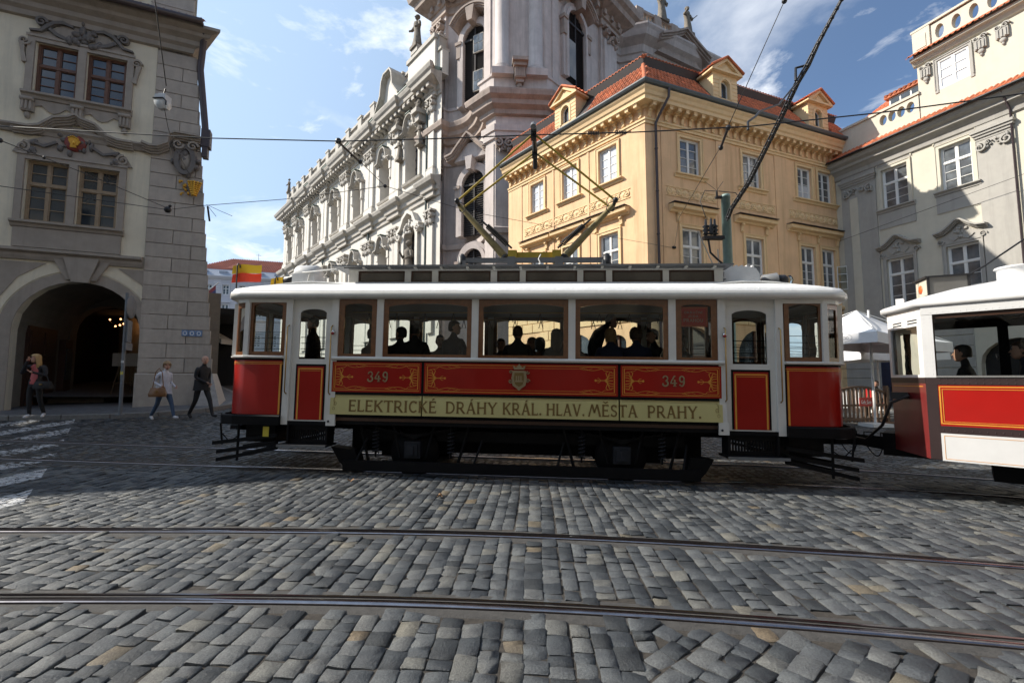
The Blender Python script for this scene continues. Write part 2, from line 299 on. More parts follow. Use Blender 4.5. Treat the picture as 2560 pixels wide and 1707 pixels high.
# ---------------------------------------------------------------- ground
def cobble_mat(name, use_attr):
    m = bpy.data.materials.new(name); m.use_nodes = True; nt = m.node_tree; b = nt.nodes["Principled BSDF"]; N = nt.nodes.new; L = nt.links.new
    geo = N("ShaderNodeNewGeometry")
    if use_attr: a = N("ShaderNodeAttribute"); a.attribute_name = "tone"; tone = a.outputs['Fac']
    else: a = N("ShaderNodeObjectInfo"); tone = a.outputs['Random']
    cr = N("ShaderNodeValToRGB"); e = cr.color_ramp.elements
    e[0].position = 0; e[0].color = (0.038, 0.042, 0.046, 1); e[1].position = 1; e[1].color = (0.16, 0.125, 0.085, 1)
    for p, c in ((0.2, (0.050, 0.055, 0.059)), (0.45, (0.084, 0.089, 0.091)), (0.68, (0.106, 0.11, 0.109)), (0.88, (0.126, 0.126, 0.119)), (0.975, (0.148, 0.142, 0.122)), (0.99, (0.15, 0.13, 0.095))):
        q = cr.color_ramp.elements.new(p); q.color = (c[0] * .97, c[1], c[2] * 1.06, 1)
    L(tone, cr.inputs[0])
    n1 = N("ShaderNodeTexNoise"); n1.inputs['Scale'].default_value = 110; n1.inputs['Detail'].default_value = 7; n1.inputs['Roughness'].default_value = 0.75; L(geo.outputs['Position'], n1.inputs['Vector'])
    c1 = N("ShaderNodeValToRGB"); c1.color_ramp.elements[0].position = 0.32; c1.color_ramp.elements[1].position = 0.68; c1.color_ramp.elements[0].color = (0.45, 0.45, 0.45, 1); c1.color_ramp.elements[1].color = (1.5, 1.5, 1.5, 1)
    L(n1.outputs['Fac'], c1.inputs[0])
    x = N("ShaderNodeMix"); x.data_type = 'RGBA'; x.blend_type = 'MULTIPLY'; x.inputs[0].default_value = 1; L(cr.outputs[0], x.inputs[6]); L(c1.outputs[0], x.inputs[7])
    n0 = N("ShaderNodeTexNoise"); n0.inputs['Scale'].default_value = 9; n0.inputs['Detail'].default_value = 5; L(geo.outputs['Position'], n0.inputs['Vector'])
    c0 = N("ShaderNodeValToRGB"); c0.color_ramp.elements[0].position = 0.3; c0.color_ramp.elements[1].position = 0.7; c0.color_ramp.elements[0].color = (0.75, 0.75, 0.77, 1); c0.color_ramp.elements[1].color = (1.2, 1.2, 1.17, 1); L(n0.outputs['Fac'], c0.inputs[0])
    x0 = N("ShaderNodeMix"); x0.data_type = 'RGBA'; x0.blend_type = 'MULTIPLY'; x0.inputs[0].default_value = 1; L(x.outputs[2], x0.inputs[6]); L(c0.outputs[0], x0.inputs[7])
    # worn zebra paint: stripes run along the tracks at the edge of the crossing
    sp = N("ShaderNodeSeparateXYZ"); L(geo.outputs['Position'], sp.inputs[0])
    def mth(op, p, q):
        n = N("ShaderNodeMath"); n.operation = op
        for i, w in enumerate((p, q)):
            if isinstance(w, (int, float)): n.inputs[i].default_value = w
            else: L(w, n.inputs[i])
        return n.outputs[0]
    fr_ = mth('FRACT', mth('DIVIDE', mth('ADD', sp.outputs[0], 106.25 - 0.5), 1.1), 0)
    stripe = mth('LESS_THAN', mth('ABSOLUTE', mth('SUBTRACT', fr_, 0.5), 0), 0.235)
    inx = mth('MULTIPLY', mth('LESS_THAN', sp.outputs[0], -5.75), mth('LESS_THAN', sp.outputs[1], mth('ADD', mth('MULTIPLY', sp.outputs[0], -1.15), -1.15)))
    n2 = N("ShaderNodeTexNoise"); n2.inputs['Scale'].default_value = 16; n2.inputs['Detail'].default_value = 8; n2.inputs['Roughness'].default_value = 0.75; L(geo.outputs['Position'], n2.inputs['Vector'])
    worn = mth('GREATER_THAN', n2.outputs['Fac'], 0.46)
    fac = mth('MULTIPLY', mth('MULTIPLY', stripe, inx), mth('MULTIPLY', worn, 0.75))
    y = N("ShaderNodeMix"); y.data_type = 'RGBA'; L(fac, y.inputs[0]); L(x0.outputs[2], y.inputs[6]); y.inputs[7].default_value = (0.62, 0.63, 0.64, 1)
    L(y.outputs[2], b.inputs['Base Color'])
    mr = N("ShaderNodeMapRange"); mr.inputs[1].default_value = 0.3; mr.inputs[2].default_value = 0.7; mr.inputs[3].default_value = 0.38; mr.inputs[4].default_value = 0.62; L(n0.outputs['Fac'], mr.inputs[0]); L(mr.outputs[0], b.inputs['Roughness'])
    nb = N("ShaderNodeTexNoise"); nb.inputs['Scale'].default_value = 55; nb.inputs['Detail'].default_value = 8; nb.inputs['Roughness'].default_value = 0.72; L(geo.outputs['Position'], nb.inputs['Vector'])
    bp = N("ShaderNodeBump"); bp.inputs['Strength'].default_value = 0.75; bp.inputs['Distance'].default_value = 0.016; L(nb.outputs['Fac'], bp.inputs['Height']); L(bp.outputs[0], b.inputs['Normal'])
    b.inputs['Specular IOR Level'].default_value = 0.3
    return m
COB_O, COB_S = cobble_mat("granite sett", False), cobble_mat("granite setts", True)
JOINT = mat("joint sand", (0.058, 0.050, 0.042), 0.95, 0.45, 30, 0.9, 120)
def far_mat():
    m = mat("far paving", (0.13, 0.13, 0.13), 0.6, 0.3, 2.0, 0.5, 12); return m
street = MB(JOINT)
xs = [-300, -160, -90, -60, -45, -34] + [-28 + 2 * i for i in range(29)] + [34, 45, 60, 90, 160, 300]
ys = [-40, -15, -4, 0] + [1.5 * i for i in range(1, 20)] + [32, 37, 43, 50, 60, 75, 95, 130, 200, 400]
vs = [(x, y, G(x, y) - 0.0135) for y in ys for x in xs]; nx = len(xs)
street.add(vs, [(j * nx + i, j * nx + i + 1, (j + 1) * nx + i + 1, (j + 1) * nx + i) for j in range(len(ys) - 1) for i in range(nx - 1)], True)
street_o = street.build("cobbled_street", kind="structure")
far = MB(far_mat())
fx = [-300, -160, -100, -70, -50, -40, -30, -20, -10, 0, 10, 20, 30, 45, 80, 300]; fy = [18.5, 22, 26, 32, 40, 50, 65, 80, 100, 150, 400]
far.add([(x, y, G(x, y) - 0.012) for y in fy for x in fx], [(j * 16 + i, j * 16 + i + 1, (j + 1) * 16 + i + 1, (j + 1) * 16 + i) for j in range(len(fy) - 1) for i in range(15)], True)
sub("far_paving", far, street_o)
# tram tracks: rails follow polylines; the tram's own track is straight under it and bends towards the viewer on the right
HD = R(4.4); TD = (math.cos(HD), -math.sin(HD)); TN = (math.sin(HD), math.cos(HD))
def tpt(s, n): return (TD[0] * s + TN[0] * n, 7.2 + TD[1] * s + TN[1] * n)
def curve_from(n0):
    P = [tpt(s, n0) for s in (-60, -30, -14, -9, -7, -5, -3, -1, 1, 3, 4.5)]; x, y = P[-1]; a = HD; st = 0.5
    for i in range(26):
        a += st / (13.0 - (n0 - 1.05)) if i < 16 else 0; x += math.cos(a) * st; y -= math.sin(a) * st; P.append((x, y))
    return P
def fore(n0):
    base = [(-34, 3.3), (-20, 3.95), (-12, 4.4), (-8, 4.58), (-5.12, 4.70), (-3.8, 4.765), (-2.57, 4.81), (-1.3, 4.83), (0, 4.80), (1.2, 4.7), (2.47, 4.53), (3.5, 4.38), (4.57, 4.19), (6, 3.85), (9, 2.8), (12, 1.3), (15, -1.0)]
    out = []
    for i, p in enumerate(base):
        a, b = base[max(i - 1, 0)], base[min(i + 1, len(base) - 1)]; dx, dy = b[0] - a[0], b[1] - a[1]; l = math.hypot(dx, dy); out.append((p[0] + dy / l * n0, p[1] - dx / l * n0))
    return out
RAILS = [curve_from(1.05 - 0.72), curve_from(1.05 + 0.72), fore(0.0), fore(1.435)]
def densify(P, st=0.4):
    out = [P[0]]
    for a, b in zip(P, P[1:]):
        n = max(1, int(math.hypot(b[0] - a[0], b[1] - a[1]) / st))
        out += [(a[0] + (b[0] - a[0]) * i / n, a[1] + (b[1] - a[1]) * i / n) for i in range(1, n + 1)]
    return out
def smoothp(P, it=2):
    for _ in range(it): P = [P[0]] + [((P[i - 1][0] + 2 * P[i][0] + P[i + 1][0]) / 4, (P[i - 1][1] + 2 * P[i][1] + P[i + 1][1]) / 4) for i in range(1, len(P) - 1)] + [P[-1]]
    return P
BED = mat("bitumen rail bedding", (0.06, 0.057, 0.054), 0.85, 0.35, 18, 0.6, 70)
RAILS = [smoothp(densify(p), 6) for p in RAILS]
def rail_mesh(P):
    prof = [(-0.085, -0.1), (-0.085, 0.002), (-0.06, 0.004), (-0.056, -0.028), (-0.022, -0.03), (-0.018, 0.006), (-0.010, 0.010), (0.050, 0.010), (0.058, 0.004), (0.06, -0.1)]
    mb = MB(RUST); mb.use(STEEL)
    k = len(P); m = len(prof); vs = []
    for i in range(k):
        a, b = P[max(i - 1, 0)], P[min(i + 1, k - 1)]; dx, dy = b[0] - a[0], b[1] - a[1]; l = math.hypot(dx, dy)
        for o, z in prof: vs.append((P[i][0] + dy / l * o, P[i][1] - dx / l * o, G(*P[i]) + z))
    for j in range(m - 1):
        mb.use(STEEL if j in (0, 1, 5, 6, 7, 8) else RUST)
        if j in (0, 8): mb.use(RUST)
        mb.add(vs, [], False) if False else None
    o = len(mb.v); mb.v.extend(vs)
    for i in range(k - 1):
        for j in range(m - 1):
            mb.f.append([o + i * m + j, o + (i + 1) * m + j, o + (i + 1) * m + j + 1, o + i * m + j + 1]); mb.mi.append(mb.mats.index(STEEL if j in (1, 5, 6, 7) else RUST)); mb.sm.append(j in (5, 6, 7))
    return mb
for nm, rr in (("tram_track", RAILS[:2]), ("tram_track", RAILS[2:])):
    t = obj(nm, None, kind="structure")
    for P in rr:
        sub("rail", rail_mesh(P), t); k = len(P); vs = []
        for i in range(k):
            a, b = P[max(i - 1, 0)], P[min(i + 1, k - 1)]; dx, dy = b[0] - a[0], b[1] - a[1]; l = math.hypot(dx, dy)
            for o_, z_ in ((-.2, -.03), (-.15, -.006), (.14, -.006), (.19, -.03)): x, y = P[i][0] + dy / l * o_, P[i][1] - dx / l * o_; vs.append((x, y, G(x, y) + z_))
        sub("rail_bedding", MB(BED).add(vs, [(i * 4 + j, i * 4 + j + 1, i * 4 + j + 5, i * 4 + j + 4) for i in range(k - 1) for j in range(3)], True), t)
rail_pts = np.array([p for P in RAILS for p in densify(P, 0.15) if -18 < p[0] < 18]); 
grid_r = {}
for p in rail_pts: grid_r.setdefault((int(p[0] // 0.5), int(p[1] // 0.5)), []).append(p)
def rail_dist(x, y):
    i, j = int(x // 0.5), int(y // 0.5); best = 9
    for a in (i - 1, i, i + 1):
        for b in (j - 1, j, j + 1):
            for p in grid_r.get((a, b), ()): best = min(best, (p[0] - x) ** 2 + (p[1] - y) ** 2)
    return math.sqrt(best)
# kerb and raised pavement at the foot of the corner house
KERB = smoothp(densify([(-34, 9.6), (-20, 11.2), (-14, 12.1), (-11.6, 12.55), (-10.2, 13.1), (-9.25, 14.1), (-9.15, 15.4), (-10.4, 17.6), (-18, 26.3), (-42, 54)], 0.5), 3)
def on_pavement(x, y):
    for a, b in zip(KERB, KERB[1:]):
        if min(a[0], b[0]) <= x <= max(a[0], b[0]) and a[0] != b[0] and y > a[1] + (b[1] - a[1]) * (x - a[0]) / (b[0] - a[0]): return True if x > -9.14 or y < 60 else False
    return x < -34
def pav_hit(x, y):                                               # inside polygon KERB + far left closure
    poly = KERB + [(-60, 54), (-60, 9.6)]; c = False; j = len(poly) - 1
    for i in range(len(poly)):
        xi, yi = poly[i]; xj, yj = poly[j]
        if (yi > y) != (yj > y) and x < (xj - xi) * (y - yi) / (yj - yi) + xi: c = not c
        j = i
    return c
# setts: prototype stones
def sett(seed, hi):
    q = random.Random(seed); n = 5 if hi else 3; vs = []; fs = []
    us = [-0.5, -0.44, 0, 0.44, 0.5] if hi else [-0.5, 0, 0.5]
    lean = (q.uniform(-0.012, 0.012), q.uniform(-0.012, 0.012)); dome = q.uniform(0.0, 0.0025)
    jit = [[(q.uniform(-0.035, 0.035), q.uniform(-0.035, 0.035)) for _ in range(n)] for _ in range(n)]
    for j, v in enumerate(us):
        for i, u in enumerate(us):
            eu, ev = abs(u) > 0.45, abs(v) > 0.45; x, y = u + jit[j][i][0] * 0.9, v + jit[j][i][1] * 0.9
            if eu and ev: x *= 0.95; y *= 0.95
            z = -0.005 if (eu or ev) and hi else (0 if hi else (-0.012 if (eu or ev) else 0))
            if eu and ev: z -= 0.003
            z += dome * (1 - (2 * u) ** 2) * (1 - (2 * v) ** 2) + lean[0] * u + lean[1] * v + q.uniform(-0.002, 0.002)
            vs.append((x, y, z))
    for j in range(n - 1):
        for i in range(n - 1): fs.append((j * n + i, j * n + i + 1, (j + 1) * n + i + 1, (j + 1) * n + i))
    ring = [i for i in range(n)] + [j * n + n - 1 for j in range(1, n)] + [(n - 1) * n + i for i in range(n - 2, -1, -1)] + [j * n for j in range(n - 2, 0, -1)]
    o = len(vs)
    k = len(ring)
    for r_ in ring: vs.append(vs[r_])
    for r_ in ring: x, y, z = vs[r_]; vs.append((x * 1.03, y * 1.03, -0.07))
    for i in range(k): fs.append((o + i, o + k + i, o + k + (i + 1) % k, o + (i + 1) % k))
    return np.array(vs), fs
protos = [sett(i, True) for i in range(14)]; protos_l = [sett(100 + i, False) for i in range(8)]
q = random.Random(3); stones = []
def lay(ax, inside, w0, l0, x0, x1, y0, y1):
    ca, sa = math.cos(ax), math.sin(ax); u = x0
    while u < x1:
        w = w0 * q.uniform(0.86, 1.12); v = y0 + q.uniform(0, l0); wob = q.uniform(-0.01, 0.01)
        while v < y1:
            l = l0 * q.choice((0.75, 0.9, 1.0, 1.1, 1.3, 1.5)) * q.uniform(0.93, 1.07); cx, cy = u + w / 2 + 0.014 * math.sin(v * 1.3 + u) + wob, v + l / 2
            X, Y = ca * cx + sa * cy, -sa * cx + ca * cy
            if inside(X, Y): stones.append((X, Y, w - 0.007, l - 0.008, -ax + q.uniform(-0.03, 0.03)))
            v += l
        u += w
def diag(x, y): return x > 0.82 + 0.1 * math.sin(9 * y) and y < 3.36 - 0.14 * x - 0.035 * x * x
def view(x, y): return 1.45 < y < 18.5 and abs(x) < 1.2 * y + 0.8 and rail_dist(x, y) > 0.145
lay(R(2.5), lambda x, y: view(x, y) and not (diag(x, y)) and not (y > 9 and x < -8.5 and pav_hit(x, y)), 0.138, 0.138, -24, 24, 0.5, 19.5)
lay(R(50), lambda x, y: view(x, y) and diag(x, y), 0.142, 0.145, -9, 9, -9, 9)
stones.sort(key=lambda s: s[0] ** 2 + s[1] ** 2)
near = [s for s in stones if abs(s[0]) < 1.12 * s[1] + 0.1][:300]; nset = set(id(s) for s in near); rest = [s for s in stones if id(s) not in nset]
meshes = []
for i, (v, f) in enumerate(protos):
    me = bpy.data.meshes.new("cobblestone"); me.from_pydata([tuple(p) for p in v], [], f); me.materials.append(COB_O); me.polygons.foreach_set("use_smooth", [k < 16 for k in range(len(f))]); meshes.append(me)
for (x, y, w, l, a) in near:
    o = obj("cobblestone", q.choice(meshes), street_o, (x, y, G(x, y) + q.uniform(-0.008, 0.005)), 0, (q.uniform(-0.024, 0.024), q.uniform(-0.024, 0.024), a)); o.scale = (w, l, 1)
def stone_mass(name, lst, pr, mt):
    V = []; F = []; T = []; base = 0; S = []
    for (x, y, w, l, a) in lst:
        v, f = q.choice(pr); ca, sa = math.cos(a), math.sin(a); P = v * (w, l, 1.0)
        P = np.stack([P[:, 0] * ca - P[:, 1] * sa + x, P[:, 0] * sa + P[:, 1] * ca + y, P[:, 2] + G(x, y) + q.uniform(-0.008, 0.005)], 1); tx, ty = q.uniform(-.035, .035), q.uniform(-.035, .035)
        P[:, 2] += (P[:, 0] - x) * tx + (P[:, 1] - y) * ty
        V.append(P); t = q.random(); T.append(np.full(len(v), t))
        F.extend([tuple(i + base for i in ff) for ff in f]); base += len(v)
    me = bpy.data.meshes.new(name); me.from_pydata(np.concatenate(V).tolist(), [], F); me.materials.append(mt); me.polygons.foreach_set("use_smooth", [True] * len(F))
    at = me.attributes.new("tone", 'FLOAT', 'POINT'); at.data.foreach_set("value", np.concatenate(T).astype(np.float32))
    o = obj(name, me, street_o, kind="stuff"); return o
stone_mass("cobblestones", [s for s in rest if s[1] < 7.6], protos, COB_S)
stone_mass("cobblestones", [s for s in rest if s[1] >= 7.6], protos_l, COB_S)
# pavement sheet + kerb stones
MOS = mat("mosaic pavement", (0.12, 0.12, 0.125), 0.6, 0.5, 6, 0.6, 45); KST = mat("granite kerb", (0.19, 0.185, 0.175), 0.75, 0.2, 12, 0.3, 60, objrand=0.2)
pv = MB(MOS); k = len(KERB); vs = []
for i, (x, y) in enumerate(KERB):
    a, b = KERB[max(i - 1, 0)], KERB[min(i + 1, k - 1)]; dx, dy = b[0] - a[0], b[1] - a[1]; l = math.hypot(dx, dy)
    for d in (0.16, 0.8, 2.0, 4.5, 9.0):
        d2 = min(d, 1.4 if x > -10.6 else 9.0); X, Y = x - dy / l * d2, y + dx / l * d2; vs.append((X, Y, G(x - dy / l * min(d2, 1.4), y + dx / l * min(d2, 1.4)) + 0.12 + 0.02 * max(0, d2 - 1.4)))
pv.add(vs, [(i * 5 + j, (i + 1) * 5 + j, (i + 1) * 5 + j + 1, i * 5 + j + 1) for i in range(k - 1) for j in range(4)], True)
pave = pv.build("pavement", kind="structure")
kpts = [p for p in KERB if -24 < p[0] and p[1] < 30]
for i in range(0, len(kpts) - 2, 2):
    (x0, y0), (x1, y1) = kpts[i], kpts[i + 2]; dx, dy = x1 - x0, y1 - y0; l = math.hypot(dx, dy)
    mb = MB(KST); mb.cbox(-l / 2 + 0.006, l / 2 - 0.006, -0.0, 0.18, -0.25, 0.002, 0.02)
    drop = 0
    sub("kerb_stone", mb, pave, ((x0 + x1) / 2, (y0 + y1) / 2, G((x0 + x1) / 2, (y0 + y1) / 2) + 0.125 + drop)).rotation_euler = (0, math.atan2(G(x0, y0) - G(x1, y1), l), math.atan2(dy, dx))
# ---------------------------------------------------------------- shared window builders
def casement(w, h, fm, transom=0.0, cols=2, rows=3, bars=None, fw=0.07, glass=None, depth=0.07, mull=0.07):
    f = MB(fm); d = depth
    f.box(-w / 2, -w / 2 + fw, -d, 0, 0, h); f.box(w / 2 - fw, w / 2, -d, 0, 0, h); f.box(-w / 2 + fw, w / 2 - fw, -d, 0, 0, fw); f.box(-w / 2 + fw, w / 2 - fw, -d, 0, h - fw, h)
    f.box(-mull / 2, mull / 2, -d * 0.9, -0.002, fw, h - fw)
    segs = [(fw, h - fw, rows)]
    if transom: f.box(-w / 2 + fw, w / 2 - fw, -d * 1.1, -0.004, h * transom - 0.04, h * transom + 0.04); segs = [(fw, h * transom - 0.04, rows), (h * transom + 0.04, h - fw, bars if bars is not None else 1)]
    for a, b, r in segs:
        for s in (-1, 1):
            x0, x1 = sorted((s * mull / 2, s * (w / 2 - fw)))
            sw = 0.028
            f.box(x0, x0 + sw, -d * 0.7, -0.006, a, b); f.box(x1 - sw, x1, -d * 0.7, -0.006, a, b); f.box(x0 + sw, x1 - sw, -d * 0.7, -0.006, a, a + sw); f.box(x0 + sw, x1 - sw, -d * 0.7, -0.006, b - sw, b)
            for i in range(1, r): z = a + (b - a) * i / r; f.box(x0 + sw, x1 - sw, -d * 0.6, -0.008, z - 0.011, z + 0.011)
    g = MB(glass or PANE); g.quad((-w / 2 + fw, -0.012, fw), (w / 2 - fw, -0.012, fw), (w / 2 - fw, -0.012, h - fw), (-w / 2 + fw, -0.012, h - fw))
    return f.mesh("frame"), g.mesh("pane")
def surround(mb, w, h, b=0.16, d=0.06, bottom=False):
    mb.box(-w / 2 - b, -w / 2, -d, 0.0, 0 if not bottom else -b, h + b); mb.box(w / 2, w / 2 + b, -d, 0.0, 0 if not bottom else -b, h + b); mb.box(-w / 2, w / 2, -d, 0, h, h + b)
    mb.box(-w / 2 - b, -w / 2 - b + 0.04, -d - 0.03, -d, 0, h + b); mb.box(w / 2 + b - 0.04, w / 2 + b, -d - 0.03, -d, 0, h + b); mb.box(-w / 2 - b + 0.04, w / 2 + b - 0.04, -d - 0.03, -d, h + b - 0.04, h + b)
def console(w=0.16, h=0.5, d=0.2):
    mb = MB(YTRIM); P = [(0, 0), (-d * 0.35, 0.02), (-d * 0.5, h * 0.3), (-d * 0.7, h * 0.7), (-d, h * 0.85), (-d, h), (0, h)]
    mb.add([(x, y, z) for x in (-w / 2, w / 2) for y, z in P], [tuple(range(7)), tuple(range(13, 6, -1))] + [(i, i + 7, (i + 1) % 7 + 7, (i + 1) % 7) for i in range(7)], False)
    mb.lathe([(0.0, -w * 0.55), (h * 0.11, -w * 0.55), (h * 0.11, w * 0.55), (0.0, w * 0.55)], (0, -d * 0.85, h * 0.84), 8, axis='x'); mb.lathe([(0.0, -w * 0.5), (h * 0.08, -w * 0.5), (h * 0.08, w * 0.5), (0, w * 0.5)], (0, -d * 0.45, h * 0.16), 8, axis='x')
    return mb.mesh("console")
# ---------------------------------------------------------------- the yellow corner house
FR = Frame(6.1, 20.0, math.sin(R(68.3)), math.cos(R(68.3))); LL = 10.1
_d = (math.sin(R(38.5)), -math.cos(R(38.5))); FL = Frame(6.1 - _d[0] * LL, 20.0 - _d[1] * LL, *_d); RW = 13.75
yb = thing("corner_house", "yellow plastered corner house with red mansard roof behind the tram", "building", (6.1, 20.0, 0.0))
Z0 = 0.0
RWIN = [(2.56, 1.24), (6.55, 1.22), (10.45, 1.12), (12.09, 1.12)]; LWIN = [(LL - 2.2, 1.16), (LL - 4.8, 1.12), (LL - 7.42, 1.14)]
def yfac(fr, wins, W, doors):
    holes = [(c - w / 2, c + w / 2, 11.12, 12.93) for c, w in wins] + [(c - w / 2, c + w / 2, 6.3, 8.56) for c, w in wins] + doors
    mb = MB(YEL); wall(mb, 0, W, Z0, 14.2, holes, 0.28); return fput(fr, yb, "wall", mb)
yfac(FR, RWIN, RW, [(1.2, 3.9, Z0, 3.9, 1.3), (5.2, 7.9, Z0, 3.9, 1.3), (9.6, 12.3, Z0, 3.9, 1.3)]); yfac(FL, LWIN, LL, [(1.2, 2.6, Z0 + 1.4, 3.6, 0.4), (4.4, 6.9, Z0, 3.8, 1.2), (7.6, 8.8, Z0 + 1.4, 3.6, 0.4)])
for fr, holes in ((FR, [(1.2, 3.9, 0, 3.9), (5.2, 7.9, 0, 3.9), (9.6, 12.3, 0, 3.9)]), (FL, [(1.2, 2.6, 1.4, 3.6), (4.4, 6.9, 0, 3.8), (7.6, 8.8, 1.4, 3.6)])):
    for a, b, c, d in holes:
        mb = MB(PANE); mb.quad((a, 0.27, c), (b, 0.27, c), (b, 0.27, d), (a, 0.27, d)); mb.use(WOODF); mb.box((a + b) / 2 - 0.05, (a + b) / 2 + 0.05, 0.2, 0.26, c, d); mb.box(a, b, 0.2, 0.26, 2.5, 2.6); fput(fr, yb, "shop_window", mb)
back = MB(YEL); p0 = FL.w(0); p1 = FR.w(RW); back.quad((p0[0] - 6.1, p0[1] - 20, Z0), (p1[0] - 6.1, p1[1] - 20, Z0), (p1[0] - 6.1, p1[1] - 20, 14.2), (p0[0] - 6.1, p0[1] - 20, 14.2)); sub("rear_wall", back, yb)
# rusticated ground floor: each ashlar its own piece
ash = {}
for fr, W, blk in ((FR, RW, [(1.0, 4.1), (5.0, 8.1), (9.4, 12.5)]), (FL, LL, [(0.9, 2.9), (4.2, 7.1), (7.3, 9.1)])):
    for r_ in range(9):
        z = 0.5 + r_ * 0.52; x = 0.02 - (0.45 if r_ % 2 else 0)
        while x < W:
            a, b = max(0.02, x), min(W - 0.02, x + 0.9)
            for (ha, hb) in blk:
                if z < 4.0 and a < hb and b > ha:
                    if a < ha: b = min(b, ha)
                    else: a = max(a, hb)
            if b - a > 0.15:
                key = round(b - a, 2)
                if key not in ash: m_ = MB(YTRIM); m_.cbox(0, key - 0.025, -0.06, 0.0, 0, 0.5, 0.02); ash[key] = m_.mesh("ashlar_block")
                fput(fr, yb, "ashlar_block", ash[key], a, z)
            x += 0.9
for fr, W in ((FR, RW), (FL, LL)):
    mb = MB(YTRIM); mb.sweep([(-0.0, 0), (W, 0)], [(0, 5.25), (0.14, 5.3), (0.16, 5.42), (0.08, 5.5), (0, 5.55)]); fput(fr, yb, "string_course", mb)
def corner_sweep(name, prof, m, root=yb, smooth=False):
    mb = MB(m); pts = [FL.w(0), FL.w(LL), FR.w(RW)]; mb.sweep([(p[0] - 6.1, p[1] - 20) for p in pts], prof, smooth=smooth); return sub(name, mb, root)
corner_sweep("architrave", [(0, 13.2), (0.07, 13.2), (0.07, 13.32), (0.12, 13.34), (0.12, 13.42), (0, 13.44)], YTRIM)
corner_sweep("cornice", [(0, 13.92), (0.1, 13.94), (0.14, 14.02), (0.5, 14.04), (0.5, 14.2), (0.56, 14.26), (0.6, 14.4), (0.68, 14.5), (0.68, 14.58), (0, 14.62)], YTRIM)
corner_sweep("gutter", [(0.64, 14.6), (0.78, 14.62), (0.84, 14.7), (0.84, 14.76), (0.8, 14.76), (0.7, 14.68), (0.6, 14.7)], GUT)
con = console(0.15, 0.44, 0.16); mod = MB(YTRIM); mod.box(-0.09, 0.09, -0.44, 0, 0, 0.12); mod.box(-0.11, 0.11, -0.46, 0, 0.12, 0.16); mod = mod.mesh("modillion")
for fr, W in ((FR, RW), (FL, LL)):
    n = int(W / 0.46)
    for i in range(n): x = 0.22 + (W - 0.44) * i / (n - 1); fput(fr, yb, "modillion", mod, x, 13.87); fput(fr, yb, "console", con, x, 13.45)
wm = {}
for fr, wins in ((FR, RWIN), (FL, LWIN)):
    for i, (c, w) in enumerate(wins):
        for lv, (z, h) in enumerate(((11.12, 1.81), (6.3, 2.26))):
            k = (round(w, 2), lv)
            if k not in wm:
                s_ = MB(YTRIM); surround(s_, w, h, 0.17, 0.05); wm[k] = (s_.mesh("window"), casement(w, h, WHITE, 0 if lv == 0 else 0.62, rows=4 if lv == 0 else 3, glass=PANEL))
            o = fput(fr, yb, "window", wm[k][0], c, z)
            sub("frame", wm[k][1][0], o, (0, 0.17, 0)); pane = wm[k][1][1]
            sub("pane", pane, o, (0, 0.17, 0))
            if (i + lv) % 2 == 0 or fr is FL:
                cu = MB(CURT); hh = h * (0.5 if fr is FR else 0.97); cu.quad((-w / 2 + 0.08, 0.152, 0.08), (-0.03, 0.152, 0.08), (-0.03, 0.152, hh - 0.05), (-w / 2 + 0.08, 0.152, hh - 0.05))
                cu.quad((0.03, 0.152, 0.08), (w / 2 - 0.08, 0.152, 0.08), (w / 2 - 0.08, 0.152, hh - 0.05), (0.03, 0.152, hh - 0.05)); sub("curtain", cu, o) if (lv == 0 and fr is FL) or (fr is FR and i == 2) else None
    # sills, hoods, frieze panels; the last two windows on the right front share theirs
    groups = [(RWIN[0][0], 0.98), (RWIN[1][0], 0.98), (11.27, 1.75)] if fr is FR else [(c, 0.92) for c, w in LWIN]
    for gi, (c, hw) in enumerate(groups):
        mb = MB(YTRIM); mb.sweep([(-hw, 0), (hw, 0)], [(0, -0.18), (0.06, -0.17), (0.1, -0.06), (0.19, -0.04), (0.19, 0.02), (0, 0.03)]); fput(fr, yb, "sill", mb, c, 11.1)
        mb = MB(YTRIM); q_ = hw * 1.36; mb.sweep([(-q_, 0), (q_, 0)], [(0, -0.3), (0.1, -0.29), (0.14, -0.2), (0.34, -0.16), (0.36, -0.02), (0.4, 0.0), (0, 0.07)]); mb.use(DPIPE); mb.box(-q_ - 0.02, q_ + 0.02, -0.43, 0, 0.071, 0.085)
        hood = fput(fr, yb, "window_hood", mb, c, 9.5)
        for sx in ((-0.86, 0.86) if hw < 1.2 else (-1.55, 0, 1.55)): sub("console", con, hood, (sx * (1 if hw > 1 else hw), 0, -0.75))
    def frieze(W_):
        mb = MB(YTRIM); h = 0.46; mb.box(0, W_, -0.03, 0, 0, 0.035); mb.box(0, W_, -0.03, 0, h - 0.035, h); n = max(2, round(W_ / 0.75))
        for i in range(n + 1):
            x = min(max(W_ * i / n, 0.19), W_ - 0.19); mb.lathe([(0.0, 0.05), (0.06, 0.05), (0.07, 0.02), (0.1, 0.02), (0.115, 0.045), (0.15, 0.045), (0.17, 0.0)], (x, 0, h / 2), 12, axis='y')
            if i < n:
                xm = W_ * (i + 0.5) / n; s_ = W_ / n
                mb.add([(xm - s_ * 0.27, 0, h / 2), (xm, 0, 0.05), (xm + s_ * 0.27, 0, h / 2), (xm, 0, h - 0.05), (xm, -0.055, h / 2)], [(0, 1, 4), (1, 2, 4), (2, 3, 4), (3, 0, 4)], False)
                for a in (-1, 1):
                    for b in (-1, 1): mb.ball((xm + a * s_ * 0.3, 0, h / 2 + b * 0.14), (0.1, 0.035, 0.045), 6, 4)
        return mb
    for a, b in (((1.08, 4.15), (5.1, 8.12), (9.1, 13.5)) if fr is FR else ((LL - 8.58, LL - 0.9),)): fput(fr, yb, "frieze_panel", frieze(b - a), a, 9.98)
